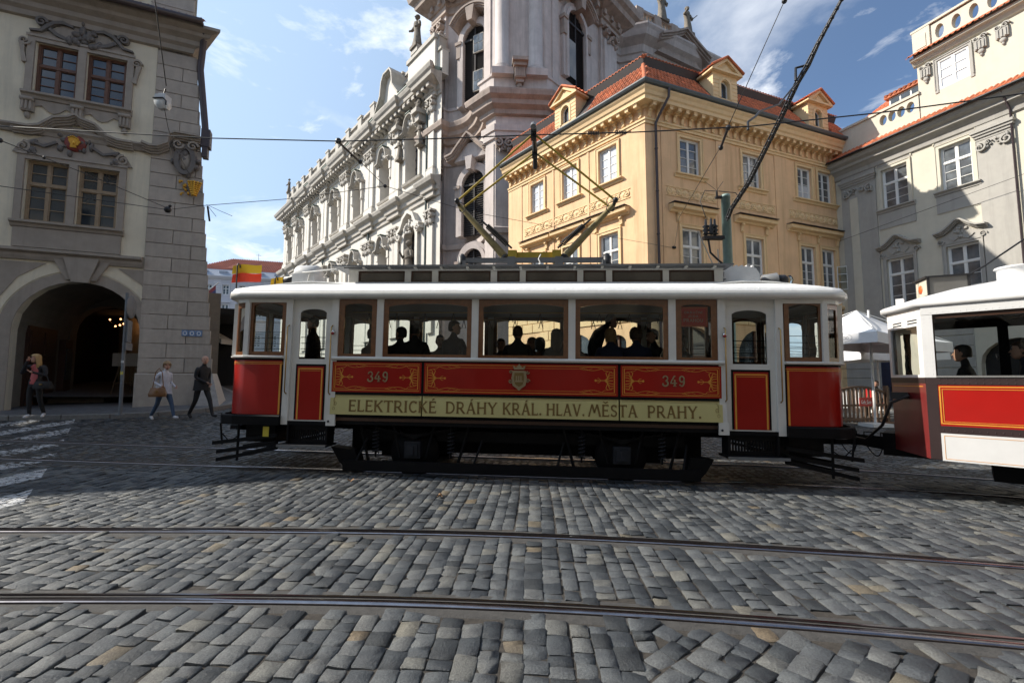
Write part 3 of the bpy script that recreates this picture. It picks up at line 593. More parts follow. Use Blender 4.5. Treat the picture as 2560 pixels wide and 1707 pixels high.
# pilaster strips and recessed fields
for fr, st in ((FR, [(0.85, 0.1), (4.2, 0.95), (8.2, 0.95), (13.45, 0.3)]), (FL, [(0.0, 1.3), (LL - 3.55, 0.14), (LL - 6.15, 0.14), (LL - 0.75, 0.75)])):
    for x, w in st: mb = MB(YEL); mb.box(0, w, -0.035, 0, 5.56, 13.19); fput(fr, yb, "pilaster_strip", mb, x)
# open casement sash on the lower row
ow = MB(WHITE)
for a in ((0, 0.03, 0, 1.3), (0.42, 0.45, 0, 1.3)): ow.box(a[0], a[1], -0.02, 0.02, a[2], a[3])
for z in (0, 0.42, 0.85, 1.27): ow.box(0.03, 0.42, -0.02, 0.02, z, z + 0.03)
ow.use(glass_mat("clear pane")); ow.quad((0.03, 0, 0.03), (0.42, 0, 0.03), (0.42, 0, 1.27), (0.03, 0, 1.27))
o = fput(FR, yb, "open_sash", ow, 12.65, 6.35, 0.05); o.rotation_euler[2] -= R(48)
# downpipe
dp = MB(DPIPE); dp.tube([(0.75, -0.78, 14.6), (0.75, -0.74, 14.2), (0.55, -0.3, 13.5), (0.5, -0.12, 13.2), (0.5, -0.12, 0.6)], 0.062, 8)
for z in (12, 10, 8, 6.2): dp.lathe([(0.06, 0), (0.08, 0), (0.08, 0.06), (0.06, 0.06)], (0.5, -0.12, z), 8)
fput(FR, yb, "downpipe", dp)
# mansard roof: lower slope, board fascia, upper slope, tiles
roof = MB(DKW)
def ring(off, z): 
    ps = [FL.w(0, -off), None, FR.w(RW, -off)]; a = FL.w(LL, -off); 
    # corner by intersecting the two inset lines
    ax, ay = FL.w(0, -off)[:2]; bx, by = FR.w(0, -off)[:2]; d1, d2 = FL.d, FR.d; den = d1[0] * d2[1] - d1[1] * d2[0]; t = ((bx - ax) * d2[1] - (by - ay) * d2[0]) / den
    c = (ax + d1[0] * t, ay + d1[1] * t); return [(p[0] - 6.1, p[1] - 20, z) for p in ((ax, ay), c, FR.w(RW, -off))]
rs = [ring(-0.72, 14.68), ring(0.35, 16.25), ring(0.2, 16.62), ring(2.6, 18.05), ring(5.0, 18.1)]
for a, b in zip(rs, rs[1:]):
    for i in (0, 1): roof.quad(a[i], a[i + 1], b[i + 1], b[i])
roof_o = sub("roof", roof, yb)
tm = MB(TILE); tm.smooth = True; wv, lt = 0.2, 0.36
tm.add([(-wv / 2, -0.002, 0.035), (-wv * 0.18, 0, 0.03), (wv * 0.1, 0, 0.075), (wv * 0.32, 0, 0.085), (wv / 2, 0, 0.045), (-wv / 2, lt, 0.012), (-wv * 0.18, lt, 0.008), (wv * 0.1, lt, 0.05), (wv * 0.32, lt, 0.06), (wv / 2, lt, 0.02),
        (-wv / 2, -0.002, 0.01), (-wv * 0.18, 0, 0.005), (wv * 0.1, 0, 0.04), (wv * 0.32, 0, 0.055), (wv / 2, 0, 0.01)], [(i, i + 1, i + 6, i + 5) for i in range(4)] + [(i, i + 10, i + 11, i + 1) for i in range(4)])
tile_me = tm.mesh("roof_tile")
def tile_slope(a0, a1, b0, b1, skip=(), cnt=10 ** 6, stuff=None, root=None):      # from eave a0-a1 up to b0-b1
    a0, a1, b0, b1 = map(Vector, (a0, a1, b0, b1)); U = (a1 - a0).normalized(); Vv = (b0 - a0); Vv = (Vv - U * Vv.dot(U)); Lh = Vv.length; Vv.normalize(); Nn = U.cross(Vv); W = (a1 - a0).length
    sl0 = (b0 - a0).dot(U) / Lh; sl1 = ((b1 - a0).dot(U) - W) / Lh; M0 = Matrix((U, Vv, Nn)).transposed().to_4x4(); r_ = 0; out = []
    while r_ * 0.3 < Lh - 0.1:
        v = r_ * 0.3; x = sl0 * v + 0.1 
        while x < W + sl1 * v:
            p = a0 + U * x + Vv * v
            if not any(s0 < x < s1 for s0, s1 in skip): out.append(Matrix.Translation(p) @ M0)
            x += 0.2
        r_ += 1
    return out
FRL = (RW ** 2) ** 0.5
tR = tile_slope(rs[0][1], rs[0][2], rs[1][1], rs[1][2], ((3.9, 6.0), (10.5, 12.7))); tL = tile_slope(rs[0][0], rs[0][1], rs[1][0], rs[1][1], ((5.0, 6.9),)); tU = tile_slope(rs[2][1], rs[2][2], rs[3][1], rs[3][2]); tUL = tile_slope(rs[2][0], rs[2][1], rs[3][0], rs[3][1])
def tiles_as_stuff(ms, root, name="roof_tiles", m=TILE):
    mb = MB(m); mb.smooth = True; base = [Vector(v.co) for v in tile_me.vertices]; fs = [tuple(p.vertices) for p in tile_me.polygons]
    for M_ in ms: mb.add([tuple(M_ @ v) for v in base], fs)
    return sub(name, mb, root, kind="stuff")
singles = sorted(tR + tL, key=lambda M_: (M_.translation.x + 6.1) ** 2 + (M_.translation.y + 20) ** 2)
for M_ in singles[:300]:
    o = obj("roof_tile", tile_me, roof_o); o.matrix_local = M_
tiles_as_stuff(singles[300:] + tU[:900] + tUL[:700], roof_o)
rg = MB(TILE); rg.tube([Vector(rs[0][1]).lerp(Vector(rs[1][1]), i / 8) + Vector((0, 0, 0.06)) for i in range(9)], 0.1, 8); rg.tube([Vector(rs[3][0]), Vector(rs[3][1]), Vector(rs[3][2])], 0.12, 8); rg.tube([Vector(rs[2][1]), Vector(rs[3][1])], 0.1, 8); sub("ridge_tiles", rg, roof_o)
# dormers
def dormer(fr, c, w=1.56, rows=7):
    o = fput(fr, yb, "dormer", (lambda m_: (wall(m_, -w / 2, w / 2, 0, 1.6, [(-0.27, 0.27, 0.18, 1.25, 0.3)], 0.2), m_.quad((-w / 2, 0, 0), (-w / 2, 2.2, 0.9), (-w / 2, 2.2, 1.6), (-w / 2, 0, 1.6)), m_.quad((w / 2, 0, 0), (w / 2, 0, 1.6), (w / 2, 2.2, 1.6), (w / 2, 2.2, 0.9)), m_)[-1])(MB(YTRIM)), c, 14.95, 0.5); o.scale = (1, 1, 0.87)
    fb_ = MB(YTRIM).box(0, w / 2 - 0.38, -0.018, 0, -0.2, -0.015).mesh("facing_band")
    for i in range(1, rows):
        for a in (-w / 2, 0.38): sub("facing_band", fb_, o, (a, 0, 1.6 * i / rows))
    mb = MB(YTRIM)
    band(mb, arc(0, 0.95, 0.36, 0.4, 0, math.pi, 10), 0.13, -0.04, 0.0); mb.box(-0.42, -0.29, -0.04, 0, 0.18, 0.95); mb.box(0.29, 0.42, -0.04, 0, 0.18, 0.95); sub("window_surround", mb, o)
    mb = MB(YTRIM); e = w / 2 + 0.2; mb.prism([(-e, 1.58), (e, 1.58), (e, 1.7), (-e, 1.7)], -0.2, 2.4); mb.prism([(-e, 1.701), (-e + 0.28, 1.701), (0, 2.28), (e - 0.28, 1.701), (e, 1.701), (0, 2.44)], -0.2, 0.02); mb.prism([(-e + 0.28, 1.702), (e - 0.28, 1.702), (0, 2.28)], -0.06, 0.01); mb.prism([(-0.3, 1.78), (0.3, 1.78), (0, 2.08)], -0.1, -0.061); sub("pediment", mb, o)
    mb = MB(TILE); 
    for s_ in (-1, 1):
        mb.quad((0, -0.26, 2.47), (s_ * (e + 0.06), -0.26, 1.72), (s_ * (e + 0.06), 2.6, 1.72), (0, 2.6, 2.47))
        for i in range(10): y = -0.24 + i * 0.27; mb.tube([(0, y, 2.5), (s_ * (e + 0.05), y, 1.76)], 0.065, 6)
    sub("dormer_roof", mb, o)
    mb = MB(PANE); mb.quad((-0.27, 0.19, 0.18), (0.27, 0.19, 0.18), (0.27, 0.19, 1.25), (-0.27, 0.19, 1.25)); sub("pane", mb, o)
    mb = MB(WHITE); mb.box(-0.27, -0.22, 0.14, 0.18, 0.18, 0.95); mb.box(0.22, 0.27, 0.14, 0.18, 0.18, 0.95); band(mb, arc(0, 0.95, 0.245, 0.275, 0, math.pi, 8), 0.05, 0.14, 0.18); sub("frame", mb, o)
dormer(FR, 4.44); dormer(FR, 11.1); dormer(FL, LL - 4.6)
# ---------------------------------------------------------------- cream house on the right
FB = Frame(18.07, 25.08, 0.3535, -0.9354); ox, oy = 18.07, 25.08
rb = thing("town_house", "cream and grey baroque house with white windows and parapet of oval openings", "building", (ox, oy, 0))
BW = 17.0; cols = [3.17, 5.6, 9.3, 11.75, 15.3]
mb = MB(CRM); holes = []
for c in cols: holes += [(c - 0.57, c + 0.57, 10.1, 12.15), (c - 0.58, c + 0.58, 5.05, 7.5)]
holes += [(2.2, 4.0, 0, 3.3, 0.9), (5.9, 8.3, 0, 3.2, 1.0)]
wall(mb, 0, BW, 0, 13.0, holes, 0.3); fput(FB, rb, "wall", mb)
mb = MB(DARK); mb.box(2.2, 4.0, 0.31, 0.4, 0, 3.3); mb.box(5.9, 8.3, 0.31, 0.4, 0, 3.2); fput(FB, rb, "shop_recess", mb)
mb = MB(WHITE); mb.box(3.55, 3.66, 0.2, 0.3, 0, 2.5); mb.box(3.9, 3.99, 0.2, 0.3, 0, 2.6); mb.use(PANE); mb.box(3.66, 3.9, 0.24, 0.26, 0.1, 2.5); mb.use(WHITE)
for z in (0.9, 1.7): mb.box(3.66, 3.9, 0.22, 0.24, z, z + 0.04)
fput(FB, rb, "glazed_door", mb)
NAVY = mat("navy chalkboard", (0.018, 0.022, 0.05), 0.6, 0.2); mb = MB(NAVY); mb.box(2.05, 3.0, -0.05, -0.01, 1.1, 2.35); fput(FB, rb, "menu_panel", mb)
mb = MB(GRY)
for x, w in ((0.62, 1.7), (6.35, 1.15), (8.0, 0.5), (12.8, 1.2)): mb.box(x, x + w, -0.06, 0, 4.2, 12.95)
fput(FB, rb, "pilaster_strip", mb)
mb = MB(CRM); mb.box(1.05, 1.45, -0.1, -0.06, 4.2, 11.2); fput(FB, rb, "pilaster_strip", mb)
apr = MB(GRY); apr.prism([(-0.8, -1.05), (0.8, -1.05), (0.8, -0.1), (-0.8, -0.1)], -0.035, 0); apr.mesh("x")
wA = casement(1.14, 2.05, WHITE, 0.64, rows=3, bars=1, glass=PANEL); wB = casement(1.16, 2.45, WHITE, 0.68, rows=3, bars=1, glass=PANEL)
trimA = MB(CRM); surround(trimA, 1.14, 2.05, 0.17, 0.05); trimA.use(GRY); trimA.prism([(-0.75, 2.25), (0.75, 2.25), (0.62, 2.6), (0.2, 2.78), (-0.2, 2.78), (-0.62, 2.6)], -0.03, 0); trimA.use(CRM); band(trimA, [(-0.78, 2.28), (-0.62, 2.64), (-0.3, 2.8), (0.3, 2.8), (0.62, 2.64), (0.78, 2.28)], 0.05, -0.06, 0); trimA = trimA.mesh("window")
trimB = MB(GRY); surround(trimB, 1.16, 2.45, 0.14, 0.06)
HP = [(-0.92, 2.98), (-0.62, 3.02), (-0.4, 3.16), (-0.1, 3.42), (0, 3.44), (0.1, 3.42), (0.4, 3.16), (0.62, 3.02), (0.92, 2.98)]
trimB.prism([(-0.72, 2.6), (0.72, 2.6)] + [(x * 0.8, z - 0.06) for x, z in HP[::-1]], -0.06, 0)
for k_ in range(3): band(trimB, [(x, z + 0.055 * k_) for x, z in HP], 0.06, -0.16 - 0.09 * k_, 0)
for s_ in (-1, 1): volute(trimB, s_ * 0.74, 2.7, 0.14, s_, 0, 1.4, 0.35, -0.12, 0); band(trimB, [(s_ * 0.05, 2.78), (s_ * 0.25, 2.66), (s_ * 0.45, 2.84)], 0.05, -0.11, -0.06)
lumps(trimB, -0.22, 0.22, 2.75, 3.2, 9, 0.07, 4, -0.08); trimB = trimB.mesh("window")
for i, c in enumerate(cols):
    o = fput(FB, rb, "window", trimA, c, 10.1); sub("frame", wA[0], o, (0, 0.18, 0)); sub("pane", wA[1], o, (0, 0.18, 0))
    s_ = MB(GRY); s_.sweep([(-0.83, 0), (0.83, 0)], [(0, -0.2), (0.08, -0.18), (0.1, -0.08), (0.2, -0.05), (0.2, 0.0), (0, 0.02)]); s_.box(-0.8, 0.8, -0.04, 0, -1.0, -0.2); sub("sill", s_, o)
    o = fput(FB, rb, "window", trimB, c, 5.05); sub("frame", wB[0], o, (0, 0.18, 0)); sub("pane", wB[1], o, (0, 0.18, 0))
    s_ = MB(GRY); s_.sweep([(-0.83, 0), (0.83, 0)], [(0, -0.2), (0.08, -0.18), (0.2, -0.05), (0.2, 0.0), (0, 0.02)]); sub("sill", s_, o)
    if i == 1 : 
        s_ = MB(CURT); s_.quad((-0.5, 0.175, 1.1), (0.5, 0.175, 1.1), (0.5, 0.175, 2.35), (-0.5, 0.175, 2.35)); sub("curtain", s_, o)
def capital(w, seed):
    m_ = MB(GRY)
    for k_ in range(4): m_.box(-w / 2 - 0.04 * k_, w / 2 + 0.04 * k_, -0.08 - 0.06 * k_, 0, 0.5 + 0.11 * k_, 0.61 + 0.11 * k_)
    for s_ in (-1, 1): volute(m_, s_ * w * 0.36, 0.18, 0.2, s_, math.pi / 2, 1.6, 0.35, -0.2, -0.0); volute(m_, s_ * w * 0.13, 0.3, 0.12, -s_, 0, 1.2, 0.35, -0.18, 0)
    lumps(m_, -w * 0.45, w * 0.45, 0.05, 0.45, 12, 0.08, seed, -0.1); return m_
for x, w in ((1.5, 1.6), (6.92, 1.15), (13.4, 1.2)): fput(FB, rb, "capital", capital(w, int(x * 10)), x, 11.3)
mb = MB(GRY); mb.sweep([(-0.05, 0), (BW, 0)], [(0, 12.45), (0.1, 12.5), (0.14, 12.7), (0.3, 12.85), (0.42, 12.9), (0.44, 13.02), (0.62, 13.12), (0.72, 13.28), (0.72, 13.34), (0, 13.36)]); fput(FB, rb, "cornice", mb)
mb = MB(GRY); mb.sweep([(-0.05, 0), (BW, 0)], [(0, 4.0), (0.16, 4.04), (0.2, 4.2), (0, 4.26)]); fput(FB, rb, "string_course", mb)
# banded ground floor
for a, b in ((0, 2.05), (4.15, 5.75), (8.45, BW)):
    bandm = MB(GRY).cbox(a, b, -0.05, 0, 0, 0.455, 0.02).mesh("facing_band")
    for r_ in range(8): fput(FB, rb, "facing_band", bandm, 0, 0.1 + r_ * 0.48)
mb = MB(IRON); mb.tube([(6.8, -0.05, 2.2), (6.8, -0.6, 2.5), (6.8, -1.0, 2.5)], 0.02, 6); mb.tube([(6.8, -0.05, 2.6), (6.8, -0.5, 2.5)], 0.02, 6)
for i in range(5): mb.lathe([(0.07, -0.012), (0.1, -0.012), (0.1, 0.012), (0.07, 0.012)], (6.8, -0.15 - 0.18 * i, 2.38 + 0.05 * (i % 2)), 8, axis='x')
fput(FB, rb, "scrolled_bracket", mb)
mb = MB(DPIPE); mb.tube([(7.52, -0.7, 13.3), (7.52, -0.14, 12.6), (7.52, -0.14, 0.3)], 0.04, 8); fput(FB, rb, "downpipe", mb)
# tiled eave strip, parapet with ovals, attic storey
mb = MB(TILE); mb.quad((0, -0.78, 13.34), (BW, -0.78, 13.34), (BW, 0.2, 14.0), (0, 0.2, 14.0)); roofB = fput(FB, rb, "roof", mb)
ms = tile_slope((0, -0.8, 13.36), (BW, -0.8, 13.36), (0, 0.2, 14.05), (BW, 0.2, 14.05)); mbs = [M_ for M_ in ms]
near_t = [M_ for M_ in mbs if M_.translation.x < 9][:200]
for M_ in near_t: o = obj("roof_tile", tile_me, roofB); o.matrix_local = M_
tiles_as_stuff([M_ for M_ in mbs if M_.translation.x >= 9], roofB)
mb = MB(IRON); mb.tube([(0, -0.84, 13.36), (BW, -0.84, 13.36)], 0.06, 8); fput(FB, rb, "gutter", mb)
par = MB(CRM)
def ovals(mb, a, b, z0, z1, ovs, y):
    xs_ = [a] + [(p + q_) / 2 for p, q_ in zip(ovs, ovs[1:])] + [b]
    for i, c in enumerate(ovs):
        x0, x1 = xs_[i], xs_[i + 1]; zc = (z0 + z1) / 2; rx, rz = 0.17, (z1 - z0) * 0.34; n = 16; B = []; O = []
        for k_ in range(n):
            t = 2 * math.pi * k_ / n; cx_, sz_ = math.cos(t), math.sin(t); O.append((c + rx * cx_, zc + rz * sz_)); m_ = max(abs(cx_) / 1.0, abs(sz_) / 1.0); B.append((c + (x1 - c if cx_ > 0 else c - x0) * cx_ / m_, zc + (z1 - z0) / 2 * sz_ / m_))
        for k_ in range(n):
            k2 = (k_ + 1) % n; mb.quad((O[k_][0], y, O[k_][1]), (O[k2][0], y, O[k2][1]), (B[k2][0], y, B[k2][1]), (B[k_][0], y, B[k_][1])); mb.quad((O[k_][0], y, O[k_][1]), (O[k_][0], y + 0.3, O[k_][1]), (O[k2][0], y + 0.3, O[k2][1]), (O[k2][0], y, O[k2][1]))
            mb.quad((O[k_][0], y + 0.3, O[k_][1]), (O[k2][0], y + 0.3, O[k2][1]), (B[k2][0], y + 0.3, B[k2][1]), (B[k_][0], y + 0.3, B[k_][1]))
ovals(par, 2.55, 4.4, 14.35, 15.15, [2.85, 3.25, 3.65, 4.05], 0.0); par.box(-0.1, 1.3, 0, 0.3, 13.6, 15.2); par.box(1.3, 2.55, 0.02, 0.3, 13.6, 15.2); par.box(2.55, 4.4, 0.0, 0.3, 13.6, 14.345); par.box(-0.14, 4.45, -0.06, 0.36, 15.2, 15.32)
fput(FB, rb, "parapet", par)
att = MB(CRM); wall(att, 4.4, BW, 13.5, 16.75, [(5.18, 6.33, 14.95, 16.35), (9.2, 10.35, 14.95, 16.35)], 0.2, y=0.05); att.box(4.4, 4.42, 0.06, 5, 13.5, 16.75); fput(FB, rb, "attic_wall", att)
wC = casement(1.15, 1.4, WHITE, 0, rows=3, cols=2)
for c in (5.755, 9.775):
    t_ = MB(GRY); surround(t_, 1.15, 1.4, 0.13, 0.04, True); o = fput(FB, rb, "window", t_, c, 14.95, -0.05); sub("frame", wC[0], o, (0, 0.08, 0)); g_ = MB(CURT); g_.quad((-0.53, 0.07, 0.05), (0.53, 0.07, 0.05), (0.53, 0.07, 1.35), (-0.53, 0.07, 1.35)); sub("pane", g_, o)
for x in (4.75, 6.75, 7.45, 8.6):
    m_ = MB(GRY); 
    for s_ in (-1, 1): volute(m_, s_ * 0.12, 0.5, 0.13, s_, 0, 1.4, 0.4, -0.14, 0)
    m_.box(-0.2, 0.2, -0.12, 0, 0.0, 0.4)
    for k_ in (-0.12, 0, 0.12): m_.box(k_ - 0.03, k_ + 0.03, -0.16, -0.12, 0.02, 0.36)
    m_.ball((0, -0.06, -0.1), (0.12, 0.07, 0.12), 7, 5); m_.ball((0, -0.05, -0.25), (0.06, 0.05, 0.08), 6, 4); fput(FB, rb, "capital", m_, x, 15.85, -0.05)
mb = MB(CRM); mb.sweep([(4.3, 0.05), (BW, 0.05)], [(0, 16.55), (0.1, 16.6), (0.2, 16.75), (0.34, 16.8), (0.36, 16.92), (0, 16.94)]); fput(FB, rb, "attic_cornice", mb)
mb = MB(TILE); mb.quad((4.2, -0.42, 16.92), (BW, -0.42, 16.92), (BW, 0.2, 17.3), (4.2, 0.2, 17.3)); atr = fput(FB, rb, "attic_roof", mb)
ms = tile_slope((4.2, -0.44, 16.95), (12, -0.44, 16.95), (4.2, 0.2, 17.35), (12, 0.2, 17.35))
for M_ in ms[:90]: o = obj("roof_tile", tile_me, atr); o.matrix_local = M_
par = MB(CRM); ovals(par, 4.95, 11.2, 17.35, 18.35, [5.3 + 0.62 * i for i in range(10)], 0.2); par.box(4.25, 4.95, 0.12, 0.5, 16.95, 18.4); par.box(4.4, 4.8, 0.09, 0.12, 17.45, 18.1); par.box(4.2, 11.3, 0.1, 0.55, 18.4, 18.5); fput(FB, rb, "upper_parapet", par)
# lower red roof and dormer window between the parapet and the attic
mb = MB(TILE); mb.quad((0.6, 0.6, 15.2), (4.4, 0.6, 15.2), (4.4, 3.2, 17.6), (2.4, 3.2, 17.6)); rr = fput(FB, rb, "roof", mb)
tiles_as_stuff(tile_slope((0.6, 0.55, 15.25), (4.4, 0.55, 15.25), (2.4, 3.2, 17.65), (4.4, 3.2, 17.65)), rr)
mb = MB(WHITE); mb.box(2.9, 4.35, 0.5, 0.62, 15.35, 15.95); mb.use(PANE)
for i in range(3): mb.box(2.98 + 0.46 * i, 3.36 + 0.46 * i, 0.48, 0.5, 15.42, 15.88)
mb.use(TILE); mb.box(2.75, 4.42, 0.35, 0.9, 15.96, 16.06)
for i in range(8): mb.tube([(2.85 + 0.21 * i, 0.3, 16.08), (2.85 + 0.21 * i, 1.9, 16.75)], 0.07, 6)
fput(FB, rb, "dormer_window", mb)
# ---------------------------------------------------------------- the corner house with the arcade (left)
FA = Frame(-9.9, 15.0, 0.92, 0.392); ox, oy = -9.9, 15.0
lh = thing("arcade_house", "ivory corner house with stone pier, carved window frames and dark arcade arch", "building", (ox, oy, 0))
mb = MB(LPL); L0 = -19.0
WIN = [(-4.43, 0.98), (-3.23, 0.98)]; holes = []
for c0 in (0, -4.0, -8.0, -12.0):
    for c, w in WIN: holes += [(c + c0 - w / 2, c + c0 + w / 2, 10.1, 11.72), (c + c0 - w / 2, c + c0 + w / 2, 6.17, 8.04)]
    holes.append((-3.45 + c0 - 1.5, -3.45 + c0 + 1.5, 0.2, 4.48, 1.5))
wall(mb, L0, -1.96, 0.2, 13.0, holes, 0.32); fput(FA, lh, "wall", mb)
# smooth stucco zone above the arches
for c0 in (0, -4.0, -8.0, -12.0):
    mb = MB(LGR); cx = -3.45 + c0
    band(mb, [(cx - 1.65, 0.6)] + arc(cx, 2.95, 1.65, 1.65, math.pi, 0, 18) + [(cx + 1.65, 0.6)], 0.3, -0.026, 0.0); mb.use(LPL); band(mb, arc(cx, 2.95, 1.9, 1.9, math.pi * 0.93, math.pi * 0.2, 18), 0.13, -0.02, 0.0); mb.use(LGR)
    mb.prism([(cx - 0.2, 4.42), (cx + 0.2, 4.42), (cx + 0.42, 5.15), (cx - 0.42, 5.15)], -0.16, 0); mb.prism([(cx - 0.36, 4.5), (cx - 0.22, 4.5), (cx - 0.46, 5.15), (cx - 0.7, 5.15)], -0.09, 0); mb.prism([(cx + 0.22, 4.5), (cx + 0.36, 4.5), (cx + 0.7, 5.15), (cx + 0.46, 5.15)], -0.09, 0)
    for s_ in (-1, 1): mb.prism([(cx + s_ * 0.85, 4.95), (cx + s_ * 1.9, 4.95), (cx + s_ * 1.9, 3.6), (cx + s_ * 1.8, 3.9), (cx + s_ * 1.45, 4.5)], -0.02, 0)
    fput(FA, lh, "arch_moulding", mb)
mb = MB(LGR); mb.sweep([(L0, 0), (-1.98, 0)], [(0, 5.02), (0.06, 5.02), (0.1, 5.12), (0.1, 5.2), (0.2, 5.26), (0.2, 5.34), (0, 5.38)]); fput(FA, lh, "string_course", mb)
mb = MB(LGR); mb.sweep([(L0, 0), (-1.98, 0)], [(0, 8.8), (0.07, 8.82), (0.1, 8.92), (0.16, 9.0), (0.16, 9.05), (0, 9.08)]); fput(FA, lh, "string_course", mb)
mb = MB(LGR); mb.sweep([(L0, 0), (-1.12, 0), (-3.2, 4.0)], [(0, 12.42), (0.1, 12.45), (0.12, 12.6), (0.22, 12.68), (0.24, 12.82), (0.4, 12.92), (0.44, 13.02), (0.6, 13.1), (0.6, 13.2), (0, 13.22)]); fput(FA, lh, "cornice", mb)
mb = MB(TILE2); mb.quad((L0, -0.7, 13.2), (-0.6, -0.7, 13.2), (-1.0, 0.4, 13.85), (L0, 0.4, 13.85)); lr = fput(FA, lh, "roof", mb)
lt_me = tile_me.copy(); lt_me.materials.clear(); lt_me.materials.append(TILE2); ms = tile_slope((-8, -0.76, 13.24), (-0.55, -0.76, 13.24), (-8, 0.4, 13.9), (-0.95, 0.4, 13.9))
for M_ in ms[:150]: o = obj("roof_tile", lt_me, lr); o.matrix_local = M_
mb = MB(LPL); wall(mb, -9, -1.1, 13.6, 18.0, [(-4.9, -3.1, 14.3, 16.6)], 0.25, y=0.35); mb.use(LST); mb.box(-2.3, -1.1, 0.28, 0.35, 13.6, 18)
for i in range(9): mb.use(LGR); mb.box(-2.32, -1.08, 0.27, 0.28, 13.7 + i * 0.46, 13.72 + i * 0.46)
mb.use(LGR); mb.box(-3.05, -2.6, 0.25, 0.35, 14.2, 18); mb.use(PANE); mb.box(-4.9, -3.1, 0.55, 0.6, 14.3, 16.6); mb.use(LPL); mb.hprism([(-9, 0.6), (-1.1, 0.6), (-5.6, 9), (-9, 9)], 13.6, 18); mb.use(LGR); mb.sweep([(-9, 0.35), (-1.1, 0.35)], [(0, 17.6), (0.4, 17.9), (0.5, 18.1), (0, 18.15)]); fput(FA, lh, "upper_storey", mb)
mb = MB(DARK); mb.hprism([(-9, 0.3), (-1.1, 0.3), (-5.2, 8), (-9, 8)], 18.16, 18.4); fput(FA, lh, "upper_roof", mb)
# flank wall, rear, ceiling of arcade
mb = MB(LPL); a, b = (-1.1, 0.0), (-7.5, 12.0); mb.quad((-0.45, 0.35, 0.2), (b[0] + .4, b[1], 0.2), (b[0], b[1], 13.2), (a[0], 0.35, 13.2)); mb.quad((b[0], b[1], 0), (L0, b[1], 0), (L0, b[1], 13.2), (b[0], b[1], 13.2)); mb.quad((L0, 0.5, 13.3), (-0.6, 0.5, 13.3), (b[0], b[1], 13.3), (L0, b[1], 13.3)); mb.quad((L0, 0, 0), (L0, 12, 0), (L0, 12, 13.2), (L0, 0, 13.2)); fput(FA, lh, "flank_wall", mb)
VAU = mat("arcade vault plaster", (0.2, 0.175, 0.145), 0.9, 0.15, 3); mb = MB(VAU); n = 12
for k_ in range(n):
    t0, t1 = math.pi * k_ / n, math.pi * (k_ + 1) / n
    for yy in range(4):
        y0_, y1_ = 0.33 + yy * 0.9, 0.33 + (yy + 1) * 0.9
        mb.quad((-3.45 + 1.75 * math.cos(t0), y0_, 2.95 + 1.7 * math.sin(t0)), (-3.45 + 1.75 * math.cos(t1), y0_, 2.95 + 1.7 * math.sin(t1)), (-3.45 + 1.75 * math.cos(t1), y1_, 2.95 + 1.7 * math.sin(t1)), (-3.45 + 1.75 * math.cos(t0), y1_, 2.95 + 1.7 * math.sin(t0)))
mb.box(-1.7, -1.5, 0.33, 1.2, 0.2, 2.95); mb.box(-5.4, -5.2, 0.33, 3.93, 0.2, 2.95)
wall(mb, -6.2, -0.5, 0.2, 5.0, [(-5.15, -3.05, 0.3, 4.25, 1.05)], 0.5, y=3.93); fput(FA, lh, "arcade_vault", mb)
mb = MB(mat("dark panelled door", (0.055, 0.025, 0.016), 0.5, 0.25, 10)); mb.box(-5.2, -5.12, 1.3, 3.0, 0.3, 3.2)
for i in range(3): mb.box(-5.12, -5.09, 1.4, 2.1, 0.5 + i * 0.9, 1.25 + i * 0.9); mb.box(-5.12, -5.09, 2.2, 2.9, 0.5 + i * 0.9, 1.25 + i * 0.9)
fput(FA, lh, "door", mb)
mb = MB(mat("menu case wood", (0.07, 0.03, 0.02), 0.5, 0.2)); mb.box(-5.18, -5.0, 3.3, 3.8, 1.1, 2.9); mb.use(PANE); mb.box(-5.0, -4.97, 3.36, 3.74, 1.5, 2.6); fput(FA, lh, "menu_case", mb)
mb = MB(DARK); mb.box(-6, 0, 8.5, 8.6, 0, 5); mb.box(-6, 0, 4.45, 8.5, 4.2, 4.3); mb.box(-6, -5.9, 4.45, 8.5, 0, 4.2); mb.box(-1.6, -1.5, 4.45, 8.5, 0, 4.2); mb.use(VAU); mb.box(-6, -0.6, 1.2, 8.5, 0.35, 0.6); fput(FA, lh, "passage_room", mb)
mb = MB(LST); mb.box(-5.2, -3.6, 2.6, 3.9, 0.6, 0.86); mb.box(-5.2, -4.0, 3.0, 3.9, 0.861, 1.0); fput(FA, lh, "step", mb)
LAMP = mat("glowing candle bulb", (1, 0.6, 0.3), 0.5, 0.0, emit=(1.0, 0.45, 0.16, 4.5)); chd = thing("chandelier", "lit chandelier with small warm bulbs deep inside the dark arch", "chandelier", (-15.9, 18.6, 3.72))
mb = MB(LAMP)
for i in range(5): mb.ball((-0.22 + 0.11 * i, 0.05 * (i % 2), 0.06 * (i % 2)), 0.035, 6, 4)
for x, z in ((-1.0, .28), (-.55, .3), (-.75, .0)): mb.ball((x, .4, z), 0.035, 6, 4)
sub("candle_bulb", mb, chd); mb = MB(IRON); mb.tube([(0, 0, .9), (0, 0, -.08)], 0.015, 5); mb.tube([(-1.05, .4, .2), (-.2, .05, -.05), (.25, 0, -.05)], 0.012, 5); sub("arm", mb, chd)
